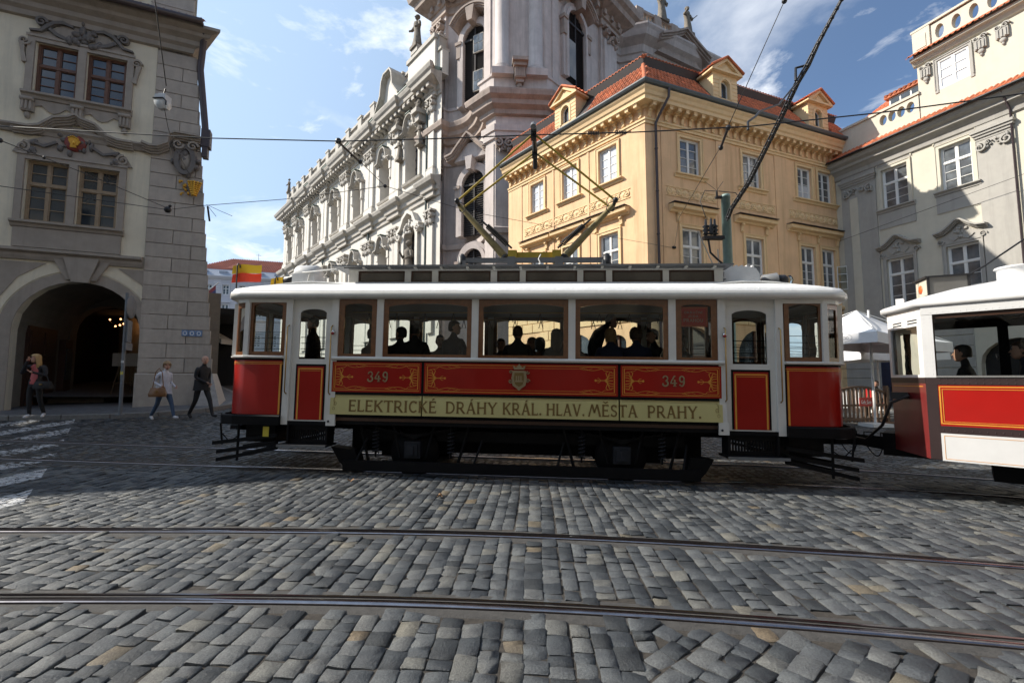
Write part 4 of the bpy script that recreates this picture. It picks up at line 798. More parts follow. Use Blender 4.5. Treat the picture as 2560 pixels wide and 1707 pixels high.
# paired windows with carved surrounds
fwA = casement(0.98, 1.62, WOODF, 0.58, rows=3, bars=2, fw=0.06); fwB = casement(0.98, 1.87, LTW, 0.62, rows=3, bars=2, fw=0.06)
for bi, c0 in enumerate((0, -4.0, -8.0, -12.0)):
    cx = -3.83 + c0
    for lv, (z, h, fm) in enumerate(((10.1, 1.62, fwA), (6.17, 1.87, fwB))):
        mb = MB(LGR); W2 = 1.12
        mb.box(-W2 - 0.17, -W2, -0.07, 0, 0, h + 0.18); mb.box(W2, W2 + 0.17, -0.07, 0, 0, h + 0.18); mb.box(-W2, W2, -0.07, 0, h, h + 0.18); mb.box(-0.1, 0.1, -0.07, 0, 0, h); mb.box(-W2 - 0.2, W2 + 0.2, -0.1, -0.07, h + 0.13, h + 0.2)
        if lv == 0:
            mb.prism([(-W2 - 0.17, h + 0.18), (W2 + 0.17, h + 0.18), (W2 + 0.1, h + 0.34), (0.85, h + 0.4), (0.55, h + 0.66), (0, h + 0.72), (-0.55, h + 0.66), (-0.85, h + 0.4), (-W2 - 0.1, h + 0.34)], -0.05, 0)
            for s_ in (-1, 1): volute(mb, s_ * (W2 + 0.24), h - 0.05, 0.14, s_, 0, 1.4, 0.4, -0.1, 0); band(mb, [(s_ * (W2 + 0.3), h - 0.1), (s_ * (W2 + 0.26), h - 0.4), (s_ * (W2 + 0.2), h - 0.72)], [0.14, 0.08, 0.12], -0.09, 0)
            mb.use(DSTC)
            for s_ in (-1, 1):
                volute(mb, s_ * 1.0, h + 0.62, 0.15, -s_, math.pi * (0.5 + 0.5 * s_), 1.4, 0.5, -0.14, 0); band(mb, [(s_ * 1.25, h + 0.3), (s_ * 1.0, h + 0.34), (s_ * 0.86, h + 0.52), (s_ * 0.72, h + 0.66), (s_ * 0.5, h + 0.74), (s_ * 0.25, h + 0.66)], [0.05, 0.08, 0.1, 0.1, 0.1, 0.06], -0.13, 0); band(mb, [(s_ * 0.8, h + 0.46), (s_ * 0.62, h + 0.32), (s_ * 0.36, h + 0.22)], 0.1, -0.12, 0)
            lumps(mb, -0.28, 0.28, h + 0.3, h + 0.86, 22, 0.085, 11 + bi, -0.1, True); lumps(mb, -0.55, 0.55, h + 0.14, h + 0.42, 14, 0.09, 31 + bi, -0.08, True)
        else:
            mb.prism([(-W2 - 0.3, h + 0.18), (W2 + 0.3, h + 0.18), (W2 + 0.12, h + 0.5), (0.75, h + 0.75), (0.4, h + 1.18), (-0.4, h + 1.18), (-0.75, h + 0.75), (-W2 - 0.12, h + 0.5)], -0.05, 0)
            CP = [(-1.42, h + 0.76), (-1.05, h + 0.76), (-0.8, h + 0.84), (-0.5, h + 1.14), (-0.15, h + 1.24), (0, h + 1.34), (0.15, h + 1.24), (0.5, h + 1.14), (0.8, h + 0.84), (1.05, h + 0.76), (1.42, h + 0.76)]
            for k_ in range(4): band(mb, [(x, zz + 0.06 * k_) for x, zz in CP], 0.065, -0.12 - 0.05 * k_, 0)
            for s_ in (-1, 1): volute(mb, s_ * 1.18, h + 0.36, 0.17, s_, math.pi / 2, 1.5, 0.4, -0.1, 0)
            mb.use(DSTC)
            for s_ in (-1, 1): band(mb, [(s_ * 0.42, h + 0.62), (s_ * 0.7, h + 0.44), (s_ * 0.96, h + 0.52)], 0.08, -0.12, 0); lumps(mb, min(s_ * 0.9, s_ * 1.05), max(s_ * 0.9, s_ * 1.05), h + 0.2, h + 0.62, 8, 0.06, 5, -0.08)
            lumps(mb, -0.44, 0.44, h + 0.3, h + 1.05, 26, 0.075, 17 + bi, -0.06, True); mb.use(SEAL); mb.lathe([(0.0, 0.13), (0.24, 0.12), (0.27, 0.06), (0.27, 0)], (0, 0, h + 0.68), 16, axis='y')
            mb.use(GOLD); g = 0.14; y_ = -0.14
            hp = [(-.1, -.2), (.08, -.2), (.05, -.12), (.12, -.1), (.12, -.04), (.18, .03), (.12, .09), (.11, .16), (0, .21), (-.13, .17), (-.16, .05), (-.09, -.08)]
            mb.prism([(x * .9, h + .68 + z * .85) for x, z in hp], -0.165, -0.12)
            for k_ in range(6): mb.ball((-.13 + .045 * k_, -0.165, h + .78 + .07 * math.sin(k_ * .6 + .3)), 0.028, 6, 4)
            mb.ball((.0, -.16, h + .66), (.05, .03, .07), 7, 5)
        o = fput(FA, lh, "window", mb, cx, z)
        for s_ in (-0.6, 0.6): sub("frame", fm[0], o, (s_, 0.14, 0)); sub("pane", fm[1], o, (s_, 0.14, 0))
        s2 = MB(LGR); s2.sweep([(-W2 - 0.2, 0), (W2 + 0.2, 0)], [(0, -0.2), (0.07, -0.18), (0.1, -0.1), (0.17, -0.06), (0.17, 0.0), (0, 0.01)])
        if lv == 0:
            for s_ in (-1.16, 0, 1.16):
                s2.box(s_ - 0.14, s_ + 0.14, -0.13, 0, -0.62, -0.2); s2.ball((s_, -0.05, -0.72), (0.08, 0.06, 0.12), 6, 4)
                for k_ in (-0.09, 0, 0.09): s2.box(s_ + k_ - 0.025, s_ + k_ + 0.025, -0.16, -0.13, -0.58, -0.24)
                s2.lathe([(0.0, -0.15), (0.07, -0.15), (0.07, 0.15), (0, 0.15)], (s_, -0.13, -0.26), 8, axis='x')
            for a_ in (-1, 1): s2.prism([(a_ * 0.14, -0.2), (a_ * 1.02, -0.2), (a_ * 1.02, -0.42), (a_ * 0.86, -0.36), (a_ * 0.72, -0.5), (a_ * 0.58, -0.56), (a_ * 0.44, -0.5), (a_ * 0.3, -0.36), (a_ * 0.14, -0.42)], -0.04, 0)
        else: s2.box(-W2 - 0.14, W2 + 0.14, -0.06, 0, -0.78, -0.2)
        sub("sill", s2, o)
# corner pier: every dressed stone its own piece, battered on the outer side
pier = MB(LGR); pier.add([(-1.96, 0.02, 0.3), (0.15, 0.02, 0.3), (-0.9, 0.02, 12.4), (-1.96, 0.02, 12.4), (-1.96, 0.3, 0.3), (-0.4, 0.9, 0.3), (-1.3, 0.6, 12.4), (-1.96, 0.3, 12.4)], [(0, 1, 2, 3), (1, 5, 6, 2), (3, 2, 6, 7)], False); pier_o = fput(FA, lh, "corner_pier", pier)
zc = 1.72; r_ = 0
def edge(z): return 0.2 - 0.0875 * z
while zc < 12.3:
    h = 0.462; xe = edge(zc + h / 2); sp = -1.96 + (0.72 if r_ % 2 else 1.22)
    for a, b in ((-1.96, sp), (sp, xe)):
        mb = MB(LST); mb.cbox(0.008, b - a - 0.008, -0.03, 0.02, 0.008, h - 0.008, 0.008); sub("stone_block", mb, pier_o, (a, 0, zc))
    mb = MB(LST); mb.add([(xe, -0.022, zc + 0.008), (xe - 0.3, 0.75, zc + 0.008), (xe - 0.34, 0.75, zc + h - 0.008), (xe - 0.022, -0.022, zc + h - 0.008)], [(0, 1, 2, 3)], False); mb.v = [(x - xe, y, z - zc) for x, y, z in mb.v]; sub("stone_block", mb, pier_o, (xe, 0, zc))
    zc += h; r_ += 1
mb = MB(LST); mb.cbox(-2.0, -0.3, -0.09, 0.02, 0.3, 1.70, 0.03); sub("plinth_stone", mb, pier_o)
mb = MB(mat("pale granite buffer", (0.36, 0.34, 0.32), 0.85, 0.2, 9, 0.3, 50)); mb.add([(-0.34, -0.12, 1.7), (0.06, -0.12, 1.7), (0.42, -0.5, 0.4), (-0.34, -0.42, 0.4), (0.02, 0.9, 1.7), (0.4, 1.1, 0.4), (-0.34, 0.9, 1.7)], [(0, 3, 2, 1), (1, 2, 5, 4), (0, 1, 4, 6)], False); sub("guard_stone", mb, pier_o)
mb = MB(LGR); CP = [(-2.16, 9.05), (-1.95, 8.98), (-1.75, 9.0), (-1.5, 9.16), (-1.46, 9.46), (-1.3, 9.56), (-0.62, 9.56)]
for k_ in range(4): band(mb, [(x, z - 0.06 * k_) for x, z in CP], 0.07, -0.3 + 0.06 * k_, 0.0)
fput(FA, lh, "curved_hood", mb)
mb = MB(DSTC); band(mb, arc(-1.02, 8.72, 0.24, 0.44, 0, 2 * math.pi, 18), 0.14, -0.16, 0.0); lumps(mb, -1.38, -0.64, 8.2, 9.25, 30, 0.09, 3, -0.06, True); mb.use(LGR); mb.ball((-1.02, -0.05, 8.72), (0.18, 0.08, 0.34), 10, 6)
for s_ in (-1, 1): volute(mb, -1.02 + s_ * 0.2, 9.2, 0.16, s_, 0, 1.4, 0.4, -0.2, 0)
fput(FA, lh, "cartouche", mb)
mb = MB(GOLD); 
for r_ in range(7):
    w = 0.05 + 0.022 * r_ 
    for k_ in range(5): mb.ball((-0.7 + (k_ - 2) * w * 0.45, -0.18 - 0.08 * (1 - abs(k_ - 2) / 2.5), 7.55 + 0.07 * r_), 0.05, 6, 4)
lumps(mb, -1.15, -0.84, 7.55, 8.0, 10, 0.05, 8, -0.1); fput(FA, lh, "gilded_grape_cluster", mb)
mb = MB(DPIPE); mb.tube([(-0.62, -0.5, 13.25), (-0.66, -0.25, 12.9), (-0.76, -0.02, 12.0), (-0.52, 0.05, 9.8)], 0.1, 8); mb.box(-0.62, -0.36, -0.12, 0.2, 9.3, 9.9); mb.box(-0.58, -0.42, -0.1, 0.18, 8.95, 9.3); mb.tube([(L0, -0.74, 13.2), (-0.62, -0.74, 13.22), (-0.7, 0.2, 13.22), (-4.2, 6, 13.2)], 0.1, 8); fput(FA, lh, "gutter", mb)
# house further along the same front, outside the picture, whose eaves shade the crossing
nb_ = thing("neighbouring_house", "plain ivory house beyond the arcade, past the picture edge", "building", FA.w(-19.1))
mb = MB(LPL); mb.box(-16, 0, 0, 10, 0.0, 12.2); mb.use(TILE2); mb.prism([(-16.5, 12.2), (0.0, 12.2), (0.0, 12.6), (-16.5, 12.6)], -0.7, 10); o = mb.build("wall", nb_, (0, 0, 0), FA.a)
nwm = MB(PANE).box(0, 1.1, -0.02, 0.1, 0, 1.8).mesh("window")
for i in range(5):
    for z in (5.5, 9): w_ = FA.w(-14.5 + 3 * i); obj("window", nwm, nb_, (w_[0] + 9.9, w_[1] - 15.0, z), FA.a)

# house across the square behind the viewer, mirrored in the tram windows
bh = thing("opposite_house", "grey house with arcade arches across the square behind the viewer", "building", (20, -9.5, 0)); FO = Frame(26, -9.5, -1, 0)
mb = MB(CRM); ah = [(3 + 6 * i, 6.6 + 6 * i, 0, 4.6, 1.7) for i in range(9)]; wh = [(2 + 4 * i, 3.3 + 4 * i, z, z + 2.1) for i in range(13) for z in (6.6, 11)]
wall(mb, 0, 56, 0, 19.0, ah + wh, 0.4); p = FO.w(0); obj("wall", mb.mesh("wall"), bh, (6, 0, 0), FO.a); mb = MB(DARK); mb.quad((0, .42, 0), (56, .42, 0), (56, .42, 19.0), (0, .42, 19.0)); obj("dark_interior", mb.mesh("x"), bh, (6, 0, 0), FO.a)
mb = MB(TILE2); mb.prism([(0, 19.0), (56, 19.0), (56, 15.9), (0, 15.9)], -.6, 8); obj("roof", mb.mesh("roof"), bh, (6, 0, 0), FO.a)
p = FB.w(17.1); rh = thing("added_end_house", "plain unseen grey house added past the picture edge to cut sky light", "building", (p[0], p[1], 0)); obj("wall", MB(CRM).box(0, 16, 0, 8, 0, 15).mesh("wall"), rh, (0, 0, 0), FB.a)  # unseen house, added beside the cream front to shut out sky light
wm_ = MB(PANEL).box(0, 1.1, -.02, .1, 0, 2).mesh("window")
for i in range(5):
    for z in (5.2, 10): w_ = FB.w(18.4 + 3 * i); obj("window", wm_, rh, (w_[0] - p[0], w_[1] - p[1], z), FB.a)
# ---------------------------------------------------------------- figures: one skinned surface per body
def skin_mesh(name, joints, edges, radii, sub_lv=1, root=0):
    me = bpy.data.meshes.new("figure"); me.from_pydata(joints, edges, []); o = bpy.data.objects.new("figure", me); COL.objects.link(o)
    sk = o.modifiers.new("skin", 'SKIN'); sk.use_smooth_shade = True; sk.branch_smoothing = 0.6; o.modifiers.new("sub", 'SUBSURF').levels = sub_lv
    for i, v in enumerate(me.skin_vertices[0].data): r = radii[i]; v.radius = r if isinstance(r, tuple) else (r, r); v.use_root = (i == root)
    dg = bpy.context.evaluated_depsgraph_get(); ev = o.evaluated_get(dg); m2 = bpy.data.meshes.new_from_object(ev); bpy.data.objects.remove(o); bpy.data.meshes.remove(me); m2.name = name; return m2
SKIN = mat("skin", (0.5, 0.28, 0.2), 0.55, 0.08, 20); SKINS = mat("stone flesh", (0.2, 0.17, 0.13), 0.85, 0.25, 5); EYE = mat("eye", (0.02, 0.015, 0.012), 0.2, 0.1); LIP = mat("lip", (0.33, 0.1, 0.085), 0.5, 0.1)
POSES = {
 'stand': dict(pel=(0, 0, .95), spi=(0, 0, 1.13), che=(0, 0, 1.33), nek=(0, 0, 1.49), hd=(0, -.02, 1.63), Ls=(.18, 0, 1.41), Le=(.24, .03, 1.14), Lw=(.25, -.05, .9), Rs=(-.18, 0, 1.41), Re=(-.24, .03, 1.14), Rw=(-.25, -.05, .9), Lh=(.09, 0, .92), Lk=(.1, -.02, .5), La=(.1, .03, .09), Lt=(.12, -.13, .04), Rh=(-.09, 0, .92), Rk=(-.1, -.02, .5), Ra=(-.1, .03, .09), Rt=(-.12, -.13, .04)),
 'walk': dict(pel=(0, 0, .92), spi=(0, -.01, 1.11), che=(0, -.03, 1.31), nek=(0, -.05, 1.47), hd=(0, -.08, 1.61), Ls=(.17, .0, 1.39), Le=(.22, .14, 1.14), Lw=(.2, -.02, .96), Rs=(-.17, -.05, 1.39), Re=(-.24, .06, 1.14), Rw=(-.22, -.13, .98), Lh=(.09, 0, .9), Lk=(.1, -.2, .52), La=(.1, -.34, .11), Lt=(.11, -.5, .09), Rh=(-.09, 0, .9), Rk=(-.1, .08, .5), Ra=(-.1, .33, .13), Rt=(-.11, .2, .035)),
 'sit': dict(pel=(0, 0, .5), spi=(0, .01, .68), che=(0, 0, .88), nek=(0, -.01, 1.04), hd=(0, -.04, 1.18), Ls=(.18, 0, .96), Le=(.23, -.06, .7), Lw=(.14, -.28, .62), Rs=(-.18, 0, .96), Re=(-.23, -.06, .7), Rw=(-.14, -.28, .62), Lh=(.09, -.02, .48), Lk=(.11, -.42, .5), La=(.11, -.42, .1), Lt=(.12, -.57, .05), Rh=(-.09, -.02, .48), Rk=(-.11, -.42, .5), Ra=(-.11, -.42, .1), Rt=(-.12, -.57, .05)),
}
def person(label, loc, rz, pose='stand', over=None, top=None, legs=None, shoes=None, hair=None, hairstyle='short', scale=1.0, group=None, name="person", skin=None, cat="person", fingers=True, bulk=1.0, coat=False, bald=False, head_turn=0.0, shirt=None):
    P = dict(POSES[pose]); P.update(over or {}); skin = skin or SKIN
    order = ['pel', 'spi', 'che', 'nek', 'hd0', 'Ls', 'Le', 'Lw', 'Lp', 'Rs', 'Re', 'Rw', 'Rp', 'Lh', 'Lk', 'La', 'Lt', 'Rh', 'Rk', 'Ra', 'Rt']
    P['hd0'] = tuple(Vector(P['nek']).lerp(Vector(P['hd']), 0.62))
    for s in 'LR':
        e, w = Vector(P[s + 'e']), Vector(P[s + 'w']); d = (w - e).normalized(); P[s + 'p'] = tuple(w + d * 0.075)
    J = [P[k] for k in order]; idx = {k: i for i, k in enumerate(order)}; b = bulk
    Rd = dict(pel=(.155 * b, .115 * b), spi=(.145 * b, .105 * b), che=(.165 * b, .11 * b), nek=.055, hd0=.05, Ls=.07, Le=.048, Lw=.032, Lp=(.036, .022), Rs=.07, Re=.048, Rw=.032, Rp=(.036, .022), Lh=.095 * b, Lk=.062, La=.043, Lt=.036, Rh=.095 * b, Rk=.062, Ra=.043, Rt=.036)
    rad = [Rd[k] for k in order]
    E_ = [('pel', 'spi'), ('spi', 'che'), ('che', 'nek'), ('nek', 'hd0'), ('che', 'Ls'), ('Ls', 'Le'), ('Le', 'Lw'), ('Lw', 'Lp'), ('che', 'Rs'), ('Rs', 'Re'), ('Re', 'Rw'), ('Rw', 'Rp'), ('pel', 'Lh'), ('Lh', 'Lk'), ('Lk', 'La'), ('La', 'Lt'), ('pel', 'Rh'), ('Rh', 'Rk'), ('Rk', 'Ra'), ('Ra', 'Rt')]
    E_ = [(idx[a], idx[c]) for a, c in E_]
    me0 = skin_mesh("body", J, E_, rad, 1)
    mb = MB(); mats = {'top': top, 'legs': legs, 'shoes': shoes, 'skin': skin, 'shirt': shirt or top}
    segs = [('pel', 'spi', 'top'), ('spi', 'che', 'top'), ('che', 'nek', 'top'), ('nek', 'hd0', 'skin'), ('che', 'Ls', 'top'), ('Ls', 'Le', 'top'), ('Le', 'Lw', 'top'), ('Lw', 'Lp', 'skin'), ('che', 'Rs', 'top'), ('Rs', 'Re', 'top'), ('Re', 'Rw', 'top'), ('Rw', 'Rp', 'skin'), ('pel', 'Lh', 'legs'), ('Lh', 'Lk', 'legs'), ('Lk', 'La', 'legs'), ('La', 'Lt', 'shoes'), ('pel', 'Rh', 'legs'), ('Rh', 'Rk', 'legs'), ('Rk', 'Ra', 'legs'), ('Ra', 'Rt', 'shoes')]
    SG = [(Vector(P[a]), Vector(P[c]), m) for a, c, m in segs]
    vs = [tuple(v.co) for v in me0.vertices]; mb.v = list(vs)
    for p in me0.polygons:
        c = p.center; best = (9, 'top')
        for a, e, m in SG:
            d = e - a; t = max(0, min(1, (c - a).dot(d) / max(d.length_squared, 1e-9))); dist = (c - (a + d * t)).length - (0.03 if m == 'top' else 0)
            if dist < best[0]: best = (dist, m)
        m = best[1]
        if m == 'legs' and c.z > P['pel'][2] - 0.07 and pose != 'sit': m = 'top' if coat else 'legs'
        if m == 'top' and shirt and c.y < P['che'][1] - 0.06 and abs(c.x - P['che'][0]) < 0.07 and c.z > P['pel'][2]: m = 'shirt'
        mb.use(mats[m]); mb.f.append(list(p.vertices)); mb.mi.append(mb.cur); mb.sm.append(True)
    bpy.data.meshes.remove(me0)
    if fingers:
        mb.use(skin)
        for s in 'LR':
            w, p_ = Vector(P[s + 'w']), Vector(P[s + 'p']); d = (p_ - w).normalized(); side = Vector((0, -1, 0)); side = (side - d * side.dot(d)); side = side.normalized() if side.length > 0.1 else Vector((1, 0, 0)); nrm = d.cross(side) * (1 if s == 'L' else -1)
            for i, ln in enumerate((0.07, 0.08, 0.075, 0.058)):
                a = p_ + side * (0.027 - 0.018 * i) + d * 0.005; b1 = a + d * ln * 0.5 + nrm * 0.004; c1 = b1 + d * ln * 0.4 - nrm * (-0.02); mb.tube([a - d * 0.03, a, b1, c1], [0.009, 0.009, 0.0085, 0.006], 6)
            a = w + d * 0.03 + side * 0.026; mb.tube([a, a + side * 0.025 + d * 0.03, a + side * 0.03 + d * 0.06], [0.011, 0.01, 0.007], 6)
    # head joined to the neck: skull, jaw, nose, ears, eyes, mouth
    H = Vector(P['hd']); T = Matrix.Translation(H) @ Matrix.Rotation(head_turn, 4, 'Z'); mb.T = T; mb.use(skin)
    prof = [(-.118, .0, .02), (-.112, .032, .03), (-.09, .052, .03), (-.06, .064, .018), (-.02, .072, .008), (.02, .076, .006), (.06, .074, .012), (.09, .058, .018), (.108, .034, .02), (.115, 0, .02)]; n = 14; hv = []; hf = []
    for z, r, off in prof:
        for j in range(n): t = 2 * math.pi * j / n; hv.append((r * math.cos(t), r * 1.22 * math.sin(t) - (off if z < 0 else -off * 0.6) + (0.01 if math.sin(t) < -0.9 else 0), z))
    for i in range(len(prof) - 1):
        for j in range(n): hf.append((i * n + j, i * n + (j + 1) % n, (i + 1) * n + (j + 1) % n, (i + 1) * n + j))
    mb.add(hv, hf, True)
    mb.add([(-.009, -.083, .018), (.009, -.083, .018), (.017, -.085, -.03), (-.017, -.085, -.03), (0, -.116, -.026)], [(0, 1, 4), (1, 2, 4), (2, 3, 4), (3, 0, 4)], True)
    for s in (-1, 1):
        mb.use(skin); mb.ball((s * .076, .008, -.005), (.012, .02, .032), 7, 5); mb.use(EYE if skin is SKIN else skin); mb.ball((s * .03, -.081, .018), (.012, .008, .007), 7, 5)
    mb.use(LIP if skin is SKIN else skin); mb.ball((0, -.09, -.058), (.024, .01, .008), 8, 5); mb.T = None
    root = mb.build(name, None, loc, rz, label=label, category=cat)
    if group: root["group"] = group
    root.scale = (scale,) * 3
    if hair:
        hb = MB(hair); hb.T = T; qh = random.Random(hash(label) % 999)
        lowz = {'short': -.02, 'bob': -.09, 'long': -.3, 'curly': -.04}.get(hairstyle, -.02)
        if not bald:
            hv = []; hf = []; n = 16; rows = [(.128, 0.0), (.118, .045), (.095, .074), (.06, .088), (.02, .093), (-.03, .09), (lowz - .02, .08)] if lowz < -.03 else [(.126, 0.0), (.116, .04), (.095, .066), (.06, .0785), (.02, .081), (-.03, .078), (-.055, .07)]
            if lowz < -.15: rows = rows[:-1] + [(-.09, .095), (-.18, .1), (lowz, .07)]
            for k_, (z, r) in enumerate(rows):
                for j in range(n):
                    t = 2 * math.pi * j / n; front = max(0, -math.sin(t)) ; zz = z; y = r * 1.22 * math.sin(t) + .012
                    if z < .07 and front > 0.25: zz = max(z, .05 + .02 * front) ; y = min(y, y) 
                    rr = 1 + qh.uniform(-.04, .05) + (0.08 if hairstyle == 'curly' else 0); hv.append((r * rr * math.cos(t), y * rr, zz + qh.uniform(-.004, .004)))
            for i in range(len(rows) - 1):
                for j in range(n): hf.append((i * n + j, (i + 1) * n + j, (i + 1) * n + (j + 1) % n, i * n + (j + 1) % n))
            hb.add(hv, hf, True)
            if hairstyle == 'curly':
                for _ in range(40): t = qh.uniform(0, 6.28); p = qh.uniform(-.2, 1.4); hb.ball((.085 * math.cos(t) * math.cos(p), .1 * math.sin(t) * math.cos(p) + .02, .03 + .095 * math.sin(p)), .025, 5, 4)
        else:
            for s in (-1, 1): hb.ball((s * .07, .03, 0), (.014, .05, .045), 7, 5)
            hb.ball((0, .085, -.01), (.06, .02, .05), 8, 5)
        hb.T = None; sub("hair", hb, root)
    if coat:
        cb = MB(top); pz = P['pel'][2]; px, py = P['pel'][0], P['pel'][1]; prof = [(.175 * b, pz + .16), (.185 * b, pz + .0), (.205 * b, pz - .14)]; vs = []; n = 14
        for r, z in prof:
            for j in range(n): t = 2 * math.pi * j / n; vs.append((px + r * math.cos(t), py + r * .78 * math.sin(t), z + .01 * math.sin(3 * t)))
        cb.add(vs, [(i * n + j, i * n + (j + 1) % n, (i + 1) * n + (j + 1) % n, (i + 1) * n + j) for i in range(2) for j in range(n)], True); sub("coat_hem", cb, root)
    return root
def statue(label, loc, rz, h, arm=0, group=None, m=None):
    m = m or STAT; mb = MB(m); s = h / 2.0; q_ = random.Random(int(loc[0] * 7)); n = 12; vs = []
    prof = [(.36, 0), (.34, .1), (.27, .5), (.23, .9), (.22, 1.1), (.27, 1.35), (.25, 1.5), (.1, 1.58), (.075, 1.66)]
    for i, (r, z) in enumerate(prof):
        for j in range(n): t = 2 * math.pi * j / n; f = 1 + (.13 * math.sin(5 * t + i * .5) + .07 * math.sin(3 * t + 1.3)) * (1 if z < 1.3 else .2); vs.append((r * f * math.cos(t) + .05 * math.sin(z * 3), r * f * .75 * math.sin(t), z))
    mb.add(vs, [(i * n + j, i * n + (j + 1) % n, (i + 1) * n + (j + 1) % n, (i + 1) * n + j) for i in range(len(prof) - 1) for j in range(n)], True)
    mb.ball((0, -.03, 1.82), (.12, .13, .16), 10, 7); mb.ball((0, .03, 1.88), (.15, .15, .13), 8, 6); mb.ball((0, -.16, 1.8), (.03, .04, .04), 6, 4)
    A = [[(.24, 0, 1.42), (.4, -.05, 1.12), (.22, -.26, 1.02)], [(-.24, 0, 1.42), (-.44, -.1, 1.2), (-.34, -.32, 1.45 if arm else 1.0)]]
    for p in A: mb.tube(p, [.1, .085, .05], 8); mb.ball(p[-1], .06, 7, 5)
    if arm == 1: mb.tube([(-.36, -.34, .3), (-.36, -.34, 1.95)], .025, 6)
    if arm == 2: mb.tube([(.15, -.3, .9), (.5, -.4, 1.25)], .03, 6)
    mb.box(-.36, .36, -.3, .3, -.18, 0.0)
    me = mb.mesh("statue"); o = obj("statue", me, None, loc, rz, label=label, category="statue"); o.scale = (s,) * 3
    if group: o["group"] = group
    return o
# ---------------------------------------------------------------- long white baroque front
FCX, FCY = -5.5 - 0.66 * 42.2, 34 + 0.7513 * 42.2; FC = Frame(FCX, FCY, 0.66, -0.7513); CL = 42.2
ch_ = thing("church_wing", "long white baroque front with pilasters, deep windows and balustrade beside the tower", "church", (FCX, FCY, 0))
def X(s): return CL - s
WS = [9.4, 15.8, 22.0, 28.6, 34.6, 39.2]; holes = []; wwid = 1.9
for s in WS: holes += [(X(s) - wwid / 2, X(s) + wwid / 2, 18.0, 22.0, 0.95), (X(s) - 0.85, X(s) + 0.85, 8.5, 13.6, 0.85)]
holes += [(X(4.4) - 1.05, X(4.4) + 1.05, 18.2, 23.0, 1.05), (X(4.4) - 0.95, X(4.4) + 0.95, 8.5, 14.2, 0.95)]
mb = MB(CHW); wall(mb, 0, CL, 1, 24.2, holes, 0.85); fput(FC, ch_, "wall", mb)
gl = {}
for s, w, z0, z1 in [(s, wwid, 18, 22) for s in WS] + [(4.4, 2.1, 18.2, 23)] + [(s, 1.7, 8.5, 13.6) for s in WS]:
    k_ = (w, z0)
    if k_ not in gl:
        g = MB(PANE2); g.quad((-w / 2, 0, 0), (w / 2, 0, 0), (w / 2, 0, z1 - z0), (-w / 2, 0, z1 - z0)); gm = g.mesh("pane"); f = MB(IRON)
        for i in range(1, 6): f.box(-w / 2, w / 2, -0.05, -0.02, (z1 - z0) * i / 6 - 0.025, (z1 - z0) * i / 6 + 0.025)
        for i in (-0.33, 0, 0.33): f.box(w * i * 0.75 - 0.02, w * i * 0.75 + 0.02, -0.045, -0.02, 0, z1 - z0)
        t_ = MB(CHW); h = z1 - z0; hw = w / 2 + 0.22
        band(t_, [(-w / 2 - 0.17, 0)] + arc(0, h - w / 2, w / 2 + 0.17, w / 2 + 0.17, math.pi, 0, 14) + [(w / 2 + 0.17, 0)], 0.3, -0.16, 0)
        for sx in (-1, 1):
            t_.box(sx * hw - 0.18, sx * hw + 0.18, -0.3, 0, h - w * 0.75, h - w * 0.35); t_.box(sx * hw - 0.13, sx * hw + 0.13, -0.24, 0, h - w * 0.75 - 0.9, h - w * 0.75); volute(t_, sx * hw, h - w * 0.75 - 0.9, 0.16, sx, 0, 1.2, 0.5, -0.28, 0)
        t_.use(CHT); HPt = [(-hw - 0.35, h - w * 0.33), (-hw * 0.75, h - w * 0.28), (-hw * 0.5, h + 0.35), (-hw * 0.25, h + 0.62), (0, h + 0.68), (hw * 0.25, h + 0.62), (hw * 0.5, h + 0.35), (hw * 0.75, h - w * 0.28), (hw + 0.35, h - w * 0.33)]
        for j in range(3): band(t_, [(x, z + 0.09 * j) for x, z in HPt], 0.1, -0.36 - 0.12 * j, 0)
        t_.use(CHW); t_.prism([(-hw * 0.5, h + 0.1), (hw * 0.5, h + 0.1), (hw * 0.25, h + 0.6), (-hw * 0.25, h + 0.6)], -0.22, 0); lumps(t_, -hw * 0.4, hw * 0.4, h - 0.1, h + 0.5, 12, 0.14, 3, -0.22)
        t_.use(COPP); t_.box(-hw * 0.3, hw * 0.3, -0.66, 0, h + 0.93, h + 0.99)
        gl[k_] = (t_.mesh("window"), gm, f.mesh("glazing_bars"))
    o = fput(FC, ch_, "window", gl[k_][0], X(s), z0); sub("pane", gl[k_][1], o, (0, 0.84, 0)); sub("glazing_bars", gl[k_][2], o, (0, 0.84, 0))
    sl = MB(CHT); sl.sweep([(-w / 2 - 0.5, 0), (w / 2 + 0.5, 0)], [(0, -0.25), (0.2, -0.2), (0.28, -0.02), (0, 0)]); sub("sill", sl, o)
# the bay nearest the tower: figures beside the window, saint in a niche below
PIL = [1.2, 6.9, 7.6, 12.3, 13.2, 18.6, 19.6, 25.0, 26.0, 31.4, 32.3, 36.6, 37.4, 41.0, 41.9]
def ccap(w):
    m_ = MB(CHT); m_.box(-w / 2 - 0.15, w / 2 + 0.15, -0.5, 0, 0.9, 1.05)
    for sx in (-1, 1): volute(m_, sx * w * 0.45, 0.62, 0.24, sx, math.pi / 2, 1.4, 0.45, -0.48, 0)
    lumps(m_, -w * 0.5, w * 0.5, 0.0, 0.6, 12, 0.16, 5, -0.28); m_.box(-w / 2, w / 2, -0.25, 0, -0.1, 0.9); return m_.mesh("capital")
cc = ccap(0.8); pm = MB(CHW); pm.box(-0.4, 0.4, -0.22, 0, 17.6, 22.7); pm.box(-0.52, 0.52, -0.34, 0, 17.25, 17.9); pm.use(CHT); pm.box(-0.48, 0.48, -0.3, 0, 17.9, 18.1); pm = pm.mesh("pilaster")
